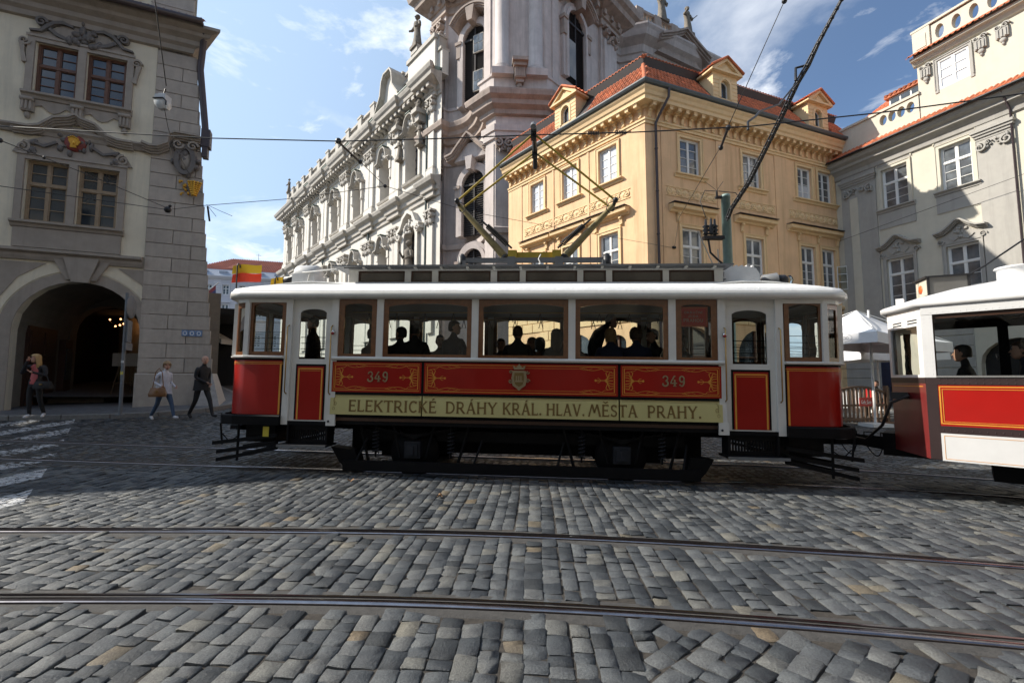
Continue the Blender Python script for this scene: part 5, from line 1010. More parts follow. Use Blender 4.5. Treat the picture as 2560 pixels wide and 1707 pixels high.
pl = MB(CHW); pl.box(-0.42, 0.42, -0.22, 0, 5, 13.6); pl = pl.mesh("pilaster"); cl_ = ccap(0.84)
for s in PIL:
    fput(FC, ch_, "pilaster", pm, X(s), 0); fput(FC, ch_, "capital", cc, X(s), 22.75); fput(FC, ch_, "pilaster", pl, X(s), 0); fput(FC, ch_, "capital", cl_, X(s), 13.6)
# entablatures break forward over the pilaster pairs
def breaks(zs, prof, m, name, depth):
    path = [(0, 0)]; pr = sorted(X(s) for s in PIL); gps = []; 
    for p in pr:
        if gps and p - gps[-1][1] < 1.6: gps[-1][1] = p
        else: gps.append([p, p])
    for a, b in gps:
        a, b = max(a - 0.6, 0.1), min(b + 0.6, CL - 0.1); path += [(a, 0), (a, -depth), (b, -depth), (b, 0)]
    path.append((CL, 0)); path = [p for i, p in enumerate(path) if i == 0 or p != path[i - 1]]
    mb = MB(m); mb.sweep(path, [(o, z) for o, z in prof]); fput(FC, ch_, name, mb)
breaks(None, [(0, 15.6), (0.15, 15.65), (0.15, 16.0), (0.3, 16.05), (0.35, 16.4), (0.65, 16.6), (0.75, 16.85), (0.75, 16.95), (0, 17.25)], CHT, "string_course", 0.25)
breaks(None, [(0, 23.8), (0.12, 23.82), (0.12, 24.1), (0.2, 24.15), (0.25, 24.5), (0.95, 24.75), (1.0, 25.0), (1.15, 25.15), (1.25, 25.4), (1.25, 25.5), (0, 25.6)], CHT, "cornice", 0.25)
mo = MB(CHT); mo.box(-0.2, 0.2, -0.85, 0, 0, 0.3); mo.lathe([(0, -0.2), (0.18, -0.2), (0.18, 0.2), (0, 0.2)], (0, -0.2, 0.05), 8, axis='x'); mo.lathe([(0, -0.2), (0.12, -0.2), (0.12, 0.2), (0, 0.2)], (0, -0.75, 0.16), 8, axis='x'); mo = mo.mesh("modillion")
n = 54
for i in range(n): fput(FC, ch_, "modillion", mo, 0.6 + (CL - 1.2) * i / (n - 1), 24.28, 0.1)
mb = MB(COPP); mb.sweep([(0, 0), (CL, 0)], [(0.3, 25.5), (1.3, 25.52), (1.3, 25.6), (0, 25.9)]); fput(FC, ch_, "cornice_flashing", mb)
mb = MB(CHW); mb.box(0, CL, 0.0, 0.6, 25.5, 27.5); mb.use(CHT); mb.box(-0.1, CL, -0.12, 0.7, 27.5, 27.72); fput(FC, ch_, "attic_wall", mb)
dk = MB(DARK)
mbv = MB(DARK); mbv.prism([(-0.25, 0)] + arc(0, 0.7, 0.25, 0.3, math.pi, 0, 8) + [(0.25, 0)], -0.02, 0.0); vent = mbv.mesh("attic_vent")
for s in WS: fput(FC, ch_, "attic_vent", vent, X(s) + 1.6, 25.9, 0.001); fput(FC, ch_, "attic_vent", vent, X(s) - 1.6, 25.9, 0.001)
BAL = MB(CHT); BAL.lathe([(0.1, 0), (0.1, 0.08), (0.06, 0.14), (0.13, 0.36), (0.06, 0.62), (0.1, 0.7), (0.1, 0.76)], (0, 0, 0), 6); bme = BAL.mesh("baluster")
piers = [X(s) for s in (0.8, 6.9, 9.4, 12.8, 15.9, 19.2, 22.3, 25.5, 28.6, 31.8, 34.8, 37.2, 39.5, 41.8)]
mb = MB(CHT)
for p in piers: mb.box(p - 0.45, p + 0.45, -0.08, 0.6, 27.72, 28.75); mb.box(p - 0.52, p + 0.52, -0.14, 0.66, 28.75, 28.95)
for a, b in zip(sorted(piers), sorted(piers)[1:]): mb.box(a + 0.45, b - 0.45, 0.05, 0.45, 28.48, 28.72); mb.box(a + 0.45, b - 0.45, 0.05, 0.45, 27.725, 27.8)
bal = fput(FC, ch_, "balustrade", mb)
for a, b in zip(sorted(piers), sorted(piers)[1:]):
    k_ = max(1, int((b - a - 0.9) / 0.38))
    for i in range(k_): sub("baluster", bme, bal, (a + 0.45 + (b - a - 0.9) * (i + 0.5) / k_, 0.25, 27.76))
# scrolled gable and attic block near the tower
mb = MB(CHW); c = X(7.3); mb.prism([(c - 2.1, 25.6), (c + 2.1, 25.6), (c + 1.8, 26.2), (c + 1.15, 27.0), (c + 0.95, 28.2), (c + 0.6, 28.7), (c - 0.6, 28.7), (c - 0.95, 28.2), (c - 1.15, 27.0), (c - 1.8, 26.2)], -0.8, 0.5); mb.use(CHT)
for j in range(2): band(mb, [(c - 2.3, 25.7 + j * .12), (c - 1.8, 26.25 + j * .12), (c - 1.2, 27.0 + j * .12), (c - 1.0, 28.2 + j * .12), (c - 0.6, 28.75 + j * .12), (c + 0.6, 28.75 + j * .12), (c + 1.0, 28.2 + j * .12), (c + 1.2, 27.0 + j * .12), (c + 1.8, 26.25 + j * .12), (c + 2.3, 25.7 + j * .12)], 0.16, -1.15 - 0.15 * j, 0.5)
fput(FC, ch_, "scrolled_gable", mb)
mb = MB(CHW); mb.box(X(5.0), X(0.6), -0.3, 0.6, 25.6, 28.6); mb.use(CHT); mb.box(X(5.1), X(0.5), -0.45, 0.7, 28.6, 28.95); mb.box(X(3.7) - .55, X(3.7) + .55, -0.5, 0.5, 28.95, 29.5); fput(FC, ch_, "attic_block", mb)
mb = MB(CHT); c = X(4.4)
for sx in (-1, 1): mb = MB(CHT); mb.box(c + sx * 1.75 - 0.45, c + sx * 1.75 + 0.45, -1.0, 0, 23.0, 23.35); mb.box(c + sx * 1.75 - 0.3, c + sx * 1.75 + 0.3, -0.7, 0, 22.4, 23.0); mb.use(STAT); lumps(mb, c + sx * 1.75 - 0.4, c + sx * 1.75 + 0.4, 23.3, 24.2, 16, 0.2, 6, -0.6); fput(FC, ch_, "window_aedicule", mb)
for sx, g in ((-1, "left"), (1, "right")):
    p = FC.w(X(4.4) + sx * 1.75, 0.35, 20.6)
    statue("weathered stone herm, %s of the pair flanking the tall window next to the tower" % g, p, FC.a, 2.0)
statue("stone saint standing on the roof gable against the sky, left of the tower", FC.w(X(3.7), 0.2, 29.65), FC.a, 2.9)
statue("small dark statue at the far left end of the church balustrade", FC.w(X(41.6), 0.0, 28.95), FC.a, 2.0)
mb = MB(DARK); mb.box(-0.9, 0.9, 0.5, 0.6, 8.5, 14.0); fput(FC, ch_, "niche", mb, X(4.4))
statue("stone saint with a cross in the wall niche, low beside the tower", FC.w(X(4.4), 0.25, 9.6), FC.a, 3.4, 1)
mb = MB(CHW); band(mb, [(-1.15, 8.4)] + arc(0, 13.2, 1.15, 1.15, math.pi, 0, 12) + [(1.15, 8.4)], 0.4, -0.25, 0); band(mb, [(-1.9, 13.9), (-1.3, 14.2), (-0.8, 15.0), (0, 15.4), (0.8, 15.0), (1.3, 14.2), (1.9, 13.9)], 0.3, -0.5, 0); volute(mb, -1.6, 13.6, 0.35, -1, 0, 1.4, 0.4, -0.5, 0); volute(mb, 1.6, 13.6, 0.35, 1, 0, 1.4, 0.4, -0.5, 0); lumps(mb, -0.7, 0.7, 13.4, 14.8, 14, 0.18, 9, -0.25); fput(FC, ch_, "niche_frame", mb, X(4.4))
dpm = MB(mat("green downpipe", (0.05, 0.075, 0.07), 0.5, 0.2)); dpm.tube([(0, -1.0, 25.2), (0, -0.3, 24.2), (0, -0.16, 23.4), (0, -0.16, 2)], 0.09, 6); dpm = dpm.mesh("downpipe")
for s in (1.9, 12.75, 25.5, 37.0): fput(FC, ch_, "downpipe", dpm, X(s), 0)
# ---------------------------------------------------------------- tower
A_, B_ = Vector((-1.15, 31.0)), Vector((2.35, 31.25)); dLf, dRt = Vector((-0.69, 0.72)).normalized(), Vector((0.69, 0.72)).normalized()
tw = thing("church_tower", "weathered pinkish church tower with concave side, louvred arched windows and heavy cornices", "tower", (0, 31, 0))
def tpath(out=0.0, pl=7.55, prr=9.6, concave=0.9):
    L = []
    for i in range(11):
        t = i / 10; s = 5.9 - (5.9 - 0.9) * t; off = concave * 4 * t * (1 - t); p = A_ + dLf * s; nn = Vector((0.72, 0.69)); L.append((p.x + nn.x * off, p.y + nn.y * off))
    P1 = A_ + dLf * pl; back = (P1 + Vector((0.72, 0.69)) * 4); nl = Vector((-0.72, -0.69))
    pts = [tuple(back), tuple(P1 + nl * 0.25), tuple(A_ + dLf * 5.9 + nl * 0.25), tuple(A_ + dLf * 5.9)] + L[1:] + [tuple(A_ + dLf * 0.9 + nl * 0.15), tuple(A_ + nl * 0.15 + Vector((0, 0)))]
    pts += [tuple(A_ + Vector((0.0, -0.2))), tuple(B_ + Vector((0.0, -0.2)))]
    nr = Vector((0.72, -0.69)); pts += [tuple(B_ + nr * 0.15), tuple(B_ + dRt * 0.9 + nr * 0.15), tuple(B_ + dRt * 0.9)]
    pts += [tuple(B_ + dRt * 7.2), tuple(B_ + dRt * 7.2 + nr * 0.25), tuple(B_ + dRt * prr + nr * 0.25), tuple(B_ + dRt * prr + Vector((-0.69, 0.72)) * 4)]
    return [(p[0], p[1] - 31) for p in pts]
TP = tpath()
mb = MB(TWR); mb.hprism(TP + [(0, 14)], 1, 46); sub("wall", mb, tw)
def tsweep(name, prof, m): mb = MB(m); mb.sweep(TP, prof); return sub(name, mb, tw)
tsweep("sill_course", [(0, 11.5), (0.2, 11.55), (0.28, 11.9), (0, 12.05)], TWR)
tsweep("lower_entablature", [(0, 18.3), (0.15, 18.35), (0.15, 18.8), (0.25, 18.85), (0.25, 19.3), (0, 19.32)], TWR)
tsweep("cornice", [(0, 20.0), (0.3, 20.05), (0.35, 20.35), (0.7, 20.55), (0.75, 20.85), (1.05, 21.05), (1.12, 21.35), (1.12, 21.45), (0, 21.8)], TWC)
tsweep("pedestal_course", [(0, 21.9), (0.35, 21.9), (0.35, 22.7), (0.45, 22.75), (0.45, 22.95), (0.2, 23.15), (0, 23.15)], TWR)
tsweep("upper_cornice", [(0, 31.2), (0.2, 31.25), (0.2, 31.8), (0.35, 31.85), (0.45, 32.3), (1.2, 32.6), (1.3, 33.0), (1.6, 33.2), (1.7, 33.6), (1.7, 33.75), (0, 34.2)], TWC)
mdl = MB(TWC); mdl.box(-0.18, 0.18, -0.75, 0, 0, 0.45); mdl = mdl.mesh("modillion"); FTL = Frame(A_.x + dLf.x * 7.6, A_.y + dLf.y * 7.6, -dLf.x, -dLf.y); FTR = Frame(B_.x, B_.y, dRt.x, dRt.y); FTC = Frame(A_.x, A_.y - 0.2, B_.x - A_.x, B_.y - A_.y)
def tput(fr, name, mb, x, z, out=0, root=tw):
    me = mb.mesh(name) if isinstance(mb, MB) else mb; p = fr.w(x, out, z); return obj(name, me, root, (p[0], p[1] - 31, p[2]), fr.a)
for i in range(7): tput(FTL, "modillion", mdl, 0.4 + 1.05 * i, 31.95, 0.1)
for i in range(9): tput(FTR, "modillion", mdl, 0.6 + 1.08 * i, 31.95, 0.1)
def tcap(w, h=1.3):
    m_ = MB(TWC); m_.box(-w / 2 - 0.12, w / 2 + 0.12, -0.45, 0, h - 0.2, h)
    for sx in (-1, 1): volute(m_, sx * w * 0.4, h - 0.5, 0.3, sx, math.pi / 2, 1.5, 0.45, -0.5, 0)
    lumps(m_, -w * 0.48, w * 0.48, 0.0, h - 0.35, 18, 0.17, 8, -0.25); return m_
pb = MB(TWR); pb.box(-0.65, 0.65, -0.2, 0, 0, 6.3); pb.box(-0.8, 0.8, -0.35, 0, -0.35, 0.3); tput(FTL, "pilaster", pb, 0.85, 23.2, 0.25); tput(FTL, "capital", tcap(1.3), 0.85, 29.5, 0.25)
pb = MB(TWR); pb.box(-0.65, 0.65, -0.2, 0, 0, 12); tput(FTL, "pilaster", pb, 0.85, 5.2, 0.25); tput(FTL, "capital", tcap(1.3, 1.1), 0.85, 17.2, 0.25)
pb = MB(TWR); pb.box(-0.95, 0.95, -0.2, 0, 0, 7); tput(FTR, "pilaster", pb, 8.4, 23.2, 0.25); tput(FTR, "capital", tcap(1.9), 8.4, 30.0, 0.25)
for fr, x in ((FTL, 6.9), (FTR, 1.0)): pb = MB(TWR); pb.box(-0.35, 0.35, -0.25, 0, 0, 8.5); tput(fr, "pilaster", pb, x, 23.2)
for fr, x in ((FTL, 7.15), (FTR, 0.5)): pb = MB(TWR); pb.box(-0.45, 0.45, -0.2, 0, 0, 15); tput(fr, "pilaster", pb, x, 3)
for i in range(3): cb_ = tcap(0.9, 1.0); tput(FTC, "capital", cb_, 0.55 + 1.2 * i, 17.3, 0.1)
colm = MB(TWR); colm.box(-.76, .76, -.76, .5, -.5, 0); colm.lathe([(0.72, 0), (0.72, 0.15), (0.6, 0.22), (0.66, 0.35), (0.52, 0.45), (0.5, 8.6)], (0, 0, 0), 20); cm = colm.mesh("column")
tput(FTC, "column", cm, 0.45, 23.15, 0.05); tput(FTC, "column", cm, 2.85, 23.15, 0.05)
br = MB(TWC); br.box(-0.55, 0.55, -0.95, 0, 1.35, 1.6); br.box(-0.45, 0.45, -0.75, 0, 1.1, 1.35); br.box(-0.38, 0.38, -0.55, 0, 0.35, 1.1)
for k_ in range(6): br.box(-0.33 + 0.12 * k_, -0.26 + 0.12 * k_, -0.6, -0.55, 0.4, 1.08)
br.box(-0.28, 0.28, -0.4, 0, 0.1, 0.35); br.ball((0, -0.1, 0.0), (0.2, 0.2, 0.25), 8, 5); tput(FTC, "corbel_bracket", br, 1.65, 21.95, 0.45)
def twin(fr, x, z, w, h, out, panes, hood=True):
    m_ = MB(TWR); band(m_, [(-w / 2 - 0.14, 0)] + arc(0, h - w / 2, w / 2 + 0.14, w / 2 + 0.14, math.pi, 0, 16) + [(w / 2 + 0.14, 0)], 0.28, -0.4, 0.4); band(m_, [(-w / 2 - 0.42, 0)] + arc(0, h - w / 2, w / 2 + 0.42, w / 2 + 0.42, math.pi, 0, 16) + [(w / 2 + 0.42, 0)], 0.3, -0.3, 0.4)
    m_.use(TWC)
    for sx in (-1, 1): m_.box(sx * (w / 2 + 0.42) - 0.28, sx * (w / 2 + 0.42) + 0.28, -0.5, 0.3, h - w * 0.62, h - w * 0.5); m_.box(sx * (w / 2 + 0.42) - 0.2, sx * (w / 2 + 0.42) + 0.2, -0.42, 0.3, h - w * 1.15, h - w * 0.62)
    if hood:
        for j in range(3): band(m_, arc(0, h - w / 2, w / 2 + 1.0 + 0.1 * j, w / 2 + 1.05 + 0.1 * j, math.pi * 0.82, math.pi * 0.18, 12), 0.14, -0.8 - 0.12 * j, 0.3)
        m_.prism([(-0.22, h - 0.05), (0.22, h - 0.05), (0.4, h + 1.1), (-0.4, h + 1.1)], -1.0, 0.3)
    o = tput(fr, "window", m_, x, z, out)
    if fr is FTL: o.rotation_euler[2] += R(17)
    g = MB(LOUV); g.prism([(-w / 2, 0)] + arc(0, h - w / 2, w / 2, w / 2, math.pi, 0, 14) + [(w / 2, 0)], -0.02, 0.05); n_ = int(h / 0.17)
    for i in range(n_):
        zz = 0.05 + i * 0.17; hw_ = w / 2 if zz < h - w / 2 else math.sqrt(max(0.01, (w / 2) ** 2 - (zz - h + w / 2) ** 2)); g.add([(-hw_, -0.12, zz), (hw_, -0.12, zz), (hw_, -0.02, zz + 0.1), (-hw_, -0.02, zz + 0.1), (-hw_, -0.12, zz + 0.02), (hw_, -0.12, zz + 0.02)], [(0, 1, 2, 3), (4, 5, 2, 3), (0, 1, 5, 4)], False)
    g.box(-0.05, 0.05, -0.18, -0.02, 0, h); g.box(-w / 2, w / 2, -0.2, -0.02, h - w / 2 - 0.08, h - w / 2 + 0.08); sub("louvre", g, o)
    for px, pz, pw, ph in panes:
        f = MB(CHT); f.box(px - pw / 2 - 0.07, px + pw / 2 + 0.07, -0.26, -0.13, pz - 0.07, pz + ph + 0.07); f.use(PANEL); f.box(px - pw / 2, px - 0.03, -0.28, -0.262, pz, pz + ph / 2 - 0.03); f.box(px + 0.03, px + pw / 2, -0.28, -0.262, pz, pz + ph / 2 - 0.03); f.box(px - pw / 2, px - 0.03, -0.28, -0.262, pz + ph / 2 + 0.03, pz + ph); f.box(px + 0.03, px + pw / 2, -0.28, -0.262, pz + ph / 2 + 0.03, pz + ph); sub("hatch_window", f, o)
# windows sit in the hollow of the concave side, which lies 0.9 m behind the chord
twin(FTL, 4.8, 22.4, 2.0, 6.3, -0.45, [(0.35, 1.0, 0.8, 1.5), (0.35, 4.1, 0.8, 1.3)]); twin(FTL, 4.8, 12.2, 2.0, 4.9, -0.45, [], False); twin(FTL, 4.8, 7.5, 1.7, 3.6, -0.45, [], False); twin(FTR, 3.65, 24.3, 2.3, 5.9, 0.0, [])
mb = MB(PANE); mb.box(-1.05, -0.1, -0.24, -0.2, 0.1, 3.1); tput(FTR, "open_shutter_pane", mb, 3.65, 24.5)
pg = MB(TWC); PPt = [(-2.0, 0), (-1.4, 0.12), (-0.3, 1.2), (0, 1.45), (0.3, 1.2), (1.4, 0.12), (2.0, 0)]
for j in range(3): band(pg, [(x, z + 0.13 * j) for x, z in PPt], 0.14, -0.75 - 0.13 * j, 0.2)
pg.use(TWR); pg.prism([(-1.5, -0.1), (1.5, -0.1), (0.3, 1.1), (-0.3, 1.1)], -0.45, 0.2); pg.prism([(-0.2, -1.0), (0.2, -1.0), (0.32, 0), (-0.32, 0)], -0.7, 0.2); tput(FTL, "pediment", pg, 4.8, 18.0, -0.25).rotation_euler[2] += R(17)
# ---------------------------------------------------------------- body of the church behind
ck = Vector((13.5, 45.0)); FN = Frame(13.5, 45.0, 0.88, 0.475)
cn = thing("church", "grey stone church front with balustraded attic rising behind the yellow house", "church", (13.5, 45.0, 0))
NL = 9.8
pa = [(-1.2, 8), (-0.0, 0), (NL, 0), (NL + 0.4, 3)]
path = [(-14.5, 0.4), (-1.6, 1.6), (0, 0), (NL, 0), (NL + 2, 6)]
mb = MB(TWR); mb.hprism(path + [(0, 16)], 5, 36.5); fput(FN, cn, "wall", mb)
def nsweep(name, prof, m): mb = MB(m); mb.sweep(path, prof); fput(FN, cn, name, mb)
nsweep("cornice", [(0, 34.6), (0.2, 34.65), (0.25, 35.2), (0.4, 35.3), (0.5, 36.0), (1.3, 36.5), (1.5, 37.0), (1.7, 37.3), (1.7, 37.5), (0, 38.0)], TWR)
nsweep("string_course", [(0, 32.0), (0.25, 32.1), (0.3, 32.5), (0, 32.6)], TWC)
mb = MB(TWR); mb.hprism([(-14, 1.6), (-1.2, 2.6), (0.5, 1.0), (NL - 0.3, 1.0), (NL + 1, 7), (0, 16)], 36.5, 40.2); mb.use(TWC); mb.sweep([(-14, 1.6), (-1.2, 2.6), (0.5, 1.0), (NL - 0.3, 1.0), (NL + 1, 7)], [(0, 39.7), (0.35, 39.85), (0.4, 40.1), (0, 40.25)]); fput(FN, cn, "attic_wall", mb)
mb = MB(TWC)
for p in (0.9, 3.6, 6.2, NL - 0.7): mb.box(p - 0.5, p + 0.5, 0.9, 1.9, 40.2, 41.6)
mb.box(0.5, NL - 0.3, 1.0, 1.7, 41.3, 41.6); mb.box(0.5, NL - 0.3, 1.0, 1.7, 40.21, 40.4); bl = fput(FN, cn, "balustrade", mb)
for i in range(16): x = 1.6 + i * 0.47; sub("baluster", bme, bl, (x, 1.35, 40.4)).scale = (1.3, 1.3, 1.25)
mb = MB(TWC); 
for j in range(3): band(mb, [(1.2, 36.4 + .2 * j), (3.2, 37.3 + .2 * j), (4.8, 38.2 + .2 * j), (6.4, 37.3 + .2 * j), (8.6, 36.2 + .2 * j)], 0.22, -1.6 - 0.2 * j, 0.2)
mb.prism([(1.4, 35.6), (8.2, 35.6), (6.2, 37.2), (4.8, 38.0), (3.4, 37.2)], -0.9, 0.2); fput(FN, cn, "pediment", mb)
for x in (0.9, 2.3, 7.4, 9.0): fput(FN, cn, "capital", tcap(1.1, 1.6), x, 33.0, 0.1)
mb = MB(PANE); mb.prism([(-0.8, 0)] + arc(0, 2.6, 0.8, 0.8, math.pi, 0, 12) + [(0.8, 0)], -0.05, 0.1); mb.use(TWR); band(mb, [(-1.0, 0)] + arc(0, 2.6, 1.0, 1.0, math.pi, 0, 12) + [(1.0, 0)], 0.35, -0.5, 0.1); mb.use(WHITE); mb.box(-0.04, 0.04, -0.1, -0.05, 0, 3.3); mb.box(-0.8, 0.8, -0.1, -0.05, 1.2, 1.28); mb.box(-0.8, 0.8, -0.1, -0.05, 2.5, 2.58); fput(FN, cn, "window", mb, 4.7, 31.4)
statue("dark statue holding a staff at the right end of the church attic", FN.w(NL - 1.0, -1.3, 41.75), FN.a, 3.4, 2)
statue("dark stone statue on the church attic cut by the top edge of the photo", FN.w(4.6, -1.3, 41.75), FN.a, 3.6)
# ---------------------------------------------------------------- palace closing the street, cars
PW = mat("pale violet grey wall", (0.5, 0.5, 0.54), 0.85, 0.06, 0.6); PWT = mat("pale trim", (0.6, 0.6, 0.63), 0.8, 0.08); SLT = mat("slate grey attic", (0.3, 0.33, 0.39), 0.6, 0.15)
FP = Frame(-66.5, 89.8, 0.95, 0.3)
pl_ = thing("palace", "grey palace with striped stucco and red tiled roof closing the street beyond the tram", "building", (-66.5, 89.8, 0))
pcs = [2.0 + 3.05 * i for i in range(9)]; holes = []
for c in pcs: holes += [(c - 0.62, c + 0.62, 18.6, 20.6), (c - 0.65, c + 0.65, 14.2, 16.6), (c - 0.6, c + 0.6, 8.0, 10.6)]
mb = MB(PW); wall(mb, -8, 30, 1, 22.2, holes, 0.4); fput(FP, pl_, "wall", mb)
pf = casement(1.24, 2.0, WHITE, 0.62, rows=2, bars=1, fw=0.12, mull=0.12); pf2 = casement(1.3, 2.4, WHITE, 0.62, rows=2, bars=1, fw=0.12, mull=0.12)
pt = MB(PWT); surround(pt, 1.24, 2.0, 0.22, 0.1, True); pt = pt.mesh("window"); pt2 = MB(PWT); surround(pt2, 1.3, 2.4, 0.22, 0.1, True); pt2.box(-1, 1, -0.35, 0, 2.75, 2.95); pt2 = pt2.mesh("window")
for c in pcs:
    for z, t_, f_ in ((18.6, pt, pf), (14.2, pt2, pf2), (8.0, pt2, pf2)): o = fput(FP, pl_, "window", t_, c, z); sub("frame", f_[0], o, (0, 0.3, 0)); sub("pane", f_[1], o, (0, 0.3, 0))
mb = MB(PWT)
for i in range(26):
    z = 1.5 + i * 0.46
    if z < 13: mb.box(-8, 30, -0.06, 0, z, z + 0.24)
for i in range(17):
    z = 14 + i * 0.46
    for a, b in zip([-8] + [c + 0.9 for c in pcs], [c - 0.9 for c in pcs] + [30]): mb.box(a, b, -0.05, 0, z, z + 0.25)
fput(FP, pl_, "stucco_band", mb)
mb = MB(PWT); mb.sweep([(-8, 0), (30, 0)], [(0, 13.2), (0.3, 13.3), (0.35, 13.6), (0, 13.7)]); mb.sweep([(-8, 0), (30, 0)], [(0, 21.6), (0.3, 21.8), (0.7, 22.2), (0.7, 22.4), (0, 22.5)]); fput(FP, pl_, "cornice", mb)
mb = MB(SLT); mb.quad((-8, -0.5, 22.45), (30, -0.5, 22.45), (30, 1.0, 24.0), (-8, 1.0, 24.0))
for i in range(8): mb.box(0 + 3.4 * i, 1.4 + 3.4 * i, 0.0, 1.2, 23.0, 23.5)
fput(FP, pl_, "slate_attic", mb)
TILEP = mat("palace roof tile", (0.3, 0.085, 0.055), 0.85, 0.35, 0.5, 0.2, 3)
mb = MB(TILEP); mb.quad((1.5, 1.0, 23.9), (30, 1.0, 23.9), (28, 6.5, 27.6), (7.5, 6.5, 27.6)); mb.quad((1.5, 1.0, 23.9), (7.5, 6.5, 27.6), (7.5, 8, 27.6), (1.5, 12, 23.9)); mb.quad((-8, 1.0, 23.7), (4, 1.0, 23.7), (4, 4.5, 25.2), (-8, 4.5, 25.2))
mb.smooth = False; mb.add([(7.6, 1.4, 24.4), (10.4, 1.4, 24.4), (9.0, 3.0, 25.9), (9.0, 4.6, 25.9)], [(0, 1, 2), (1, 3, 2), (0, 2, 3)], False)
rt_ = []
for i in range(80): x = 2.0 + 28 * i / 80; f = min(1.0, (x - 1.5) / 6.0); mb.tube([(x, 0.95, 23.97), (x, 0.95 + 5.5 * f, 23.97 + 3.7 * f)], 0.09, 5)
fput(FP, pl_, "roof", mb)
mb = MB(SLT); mb.box(20.4, 22.2, 3.0, 4.0, 24.6, 27.4); mb.box(20.2, 22.4, 2.9, 4.1, 27.4, 27.7); 
for k_ in range(3): mb.box(20.5 + 0.6 * k_, 20.9 + 0.6 * k_, 3.2, 3.8, 27.7, 28.0)
fput(FP, pl_, "chimney", mb)
mb = MB(IRON); mb.tube([(12.5, 6.5, 27.5), (12.5, 6.5, 29.2)], 0.04, 5); mb.tube([(12.0, 6.5, 28.8), (13.0, 6.5, 28.8)], 0.03, 5); fput(FP, pl_, "aerial", mb)
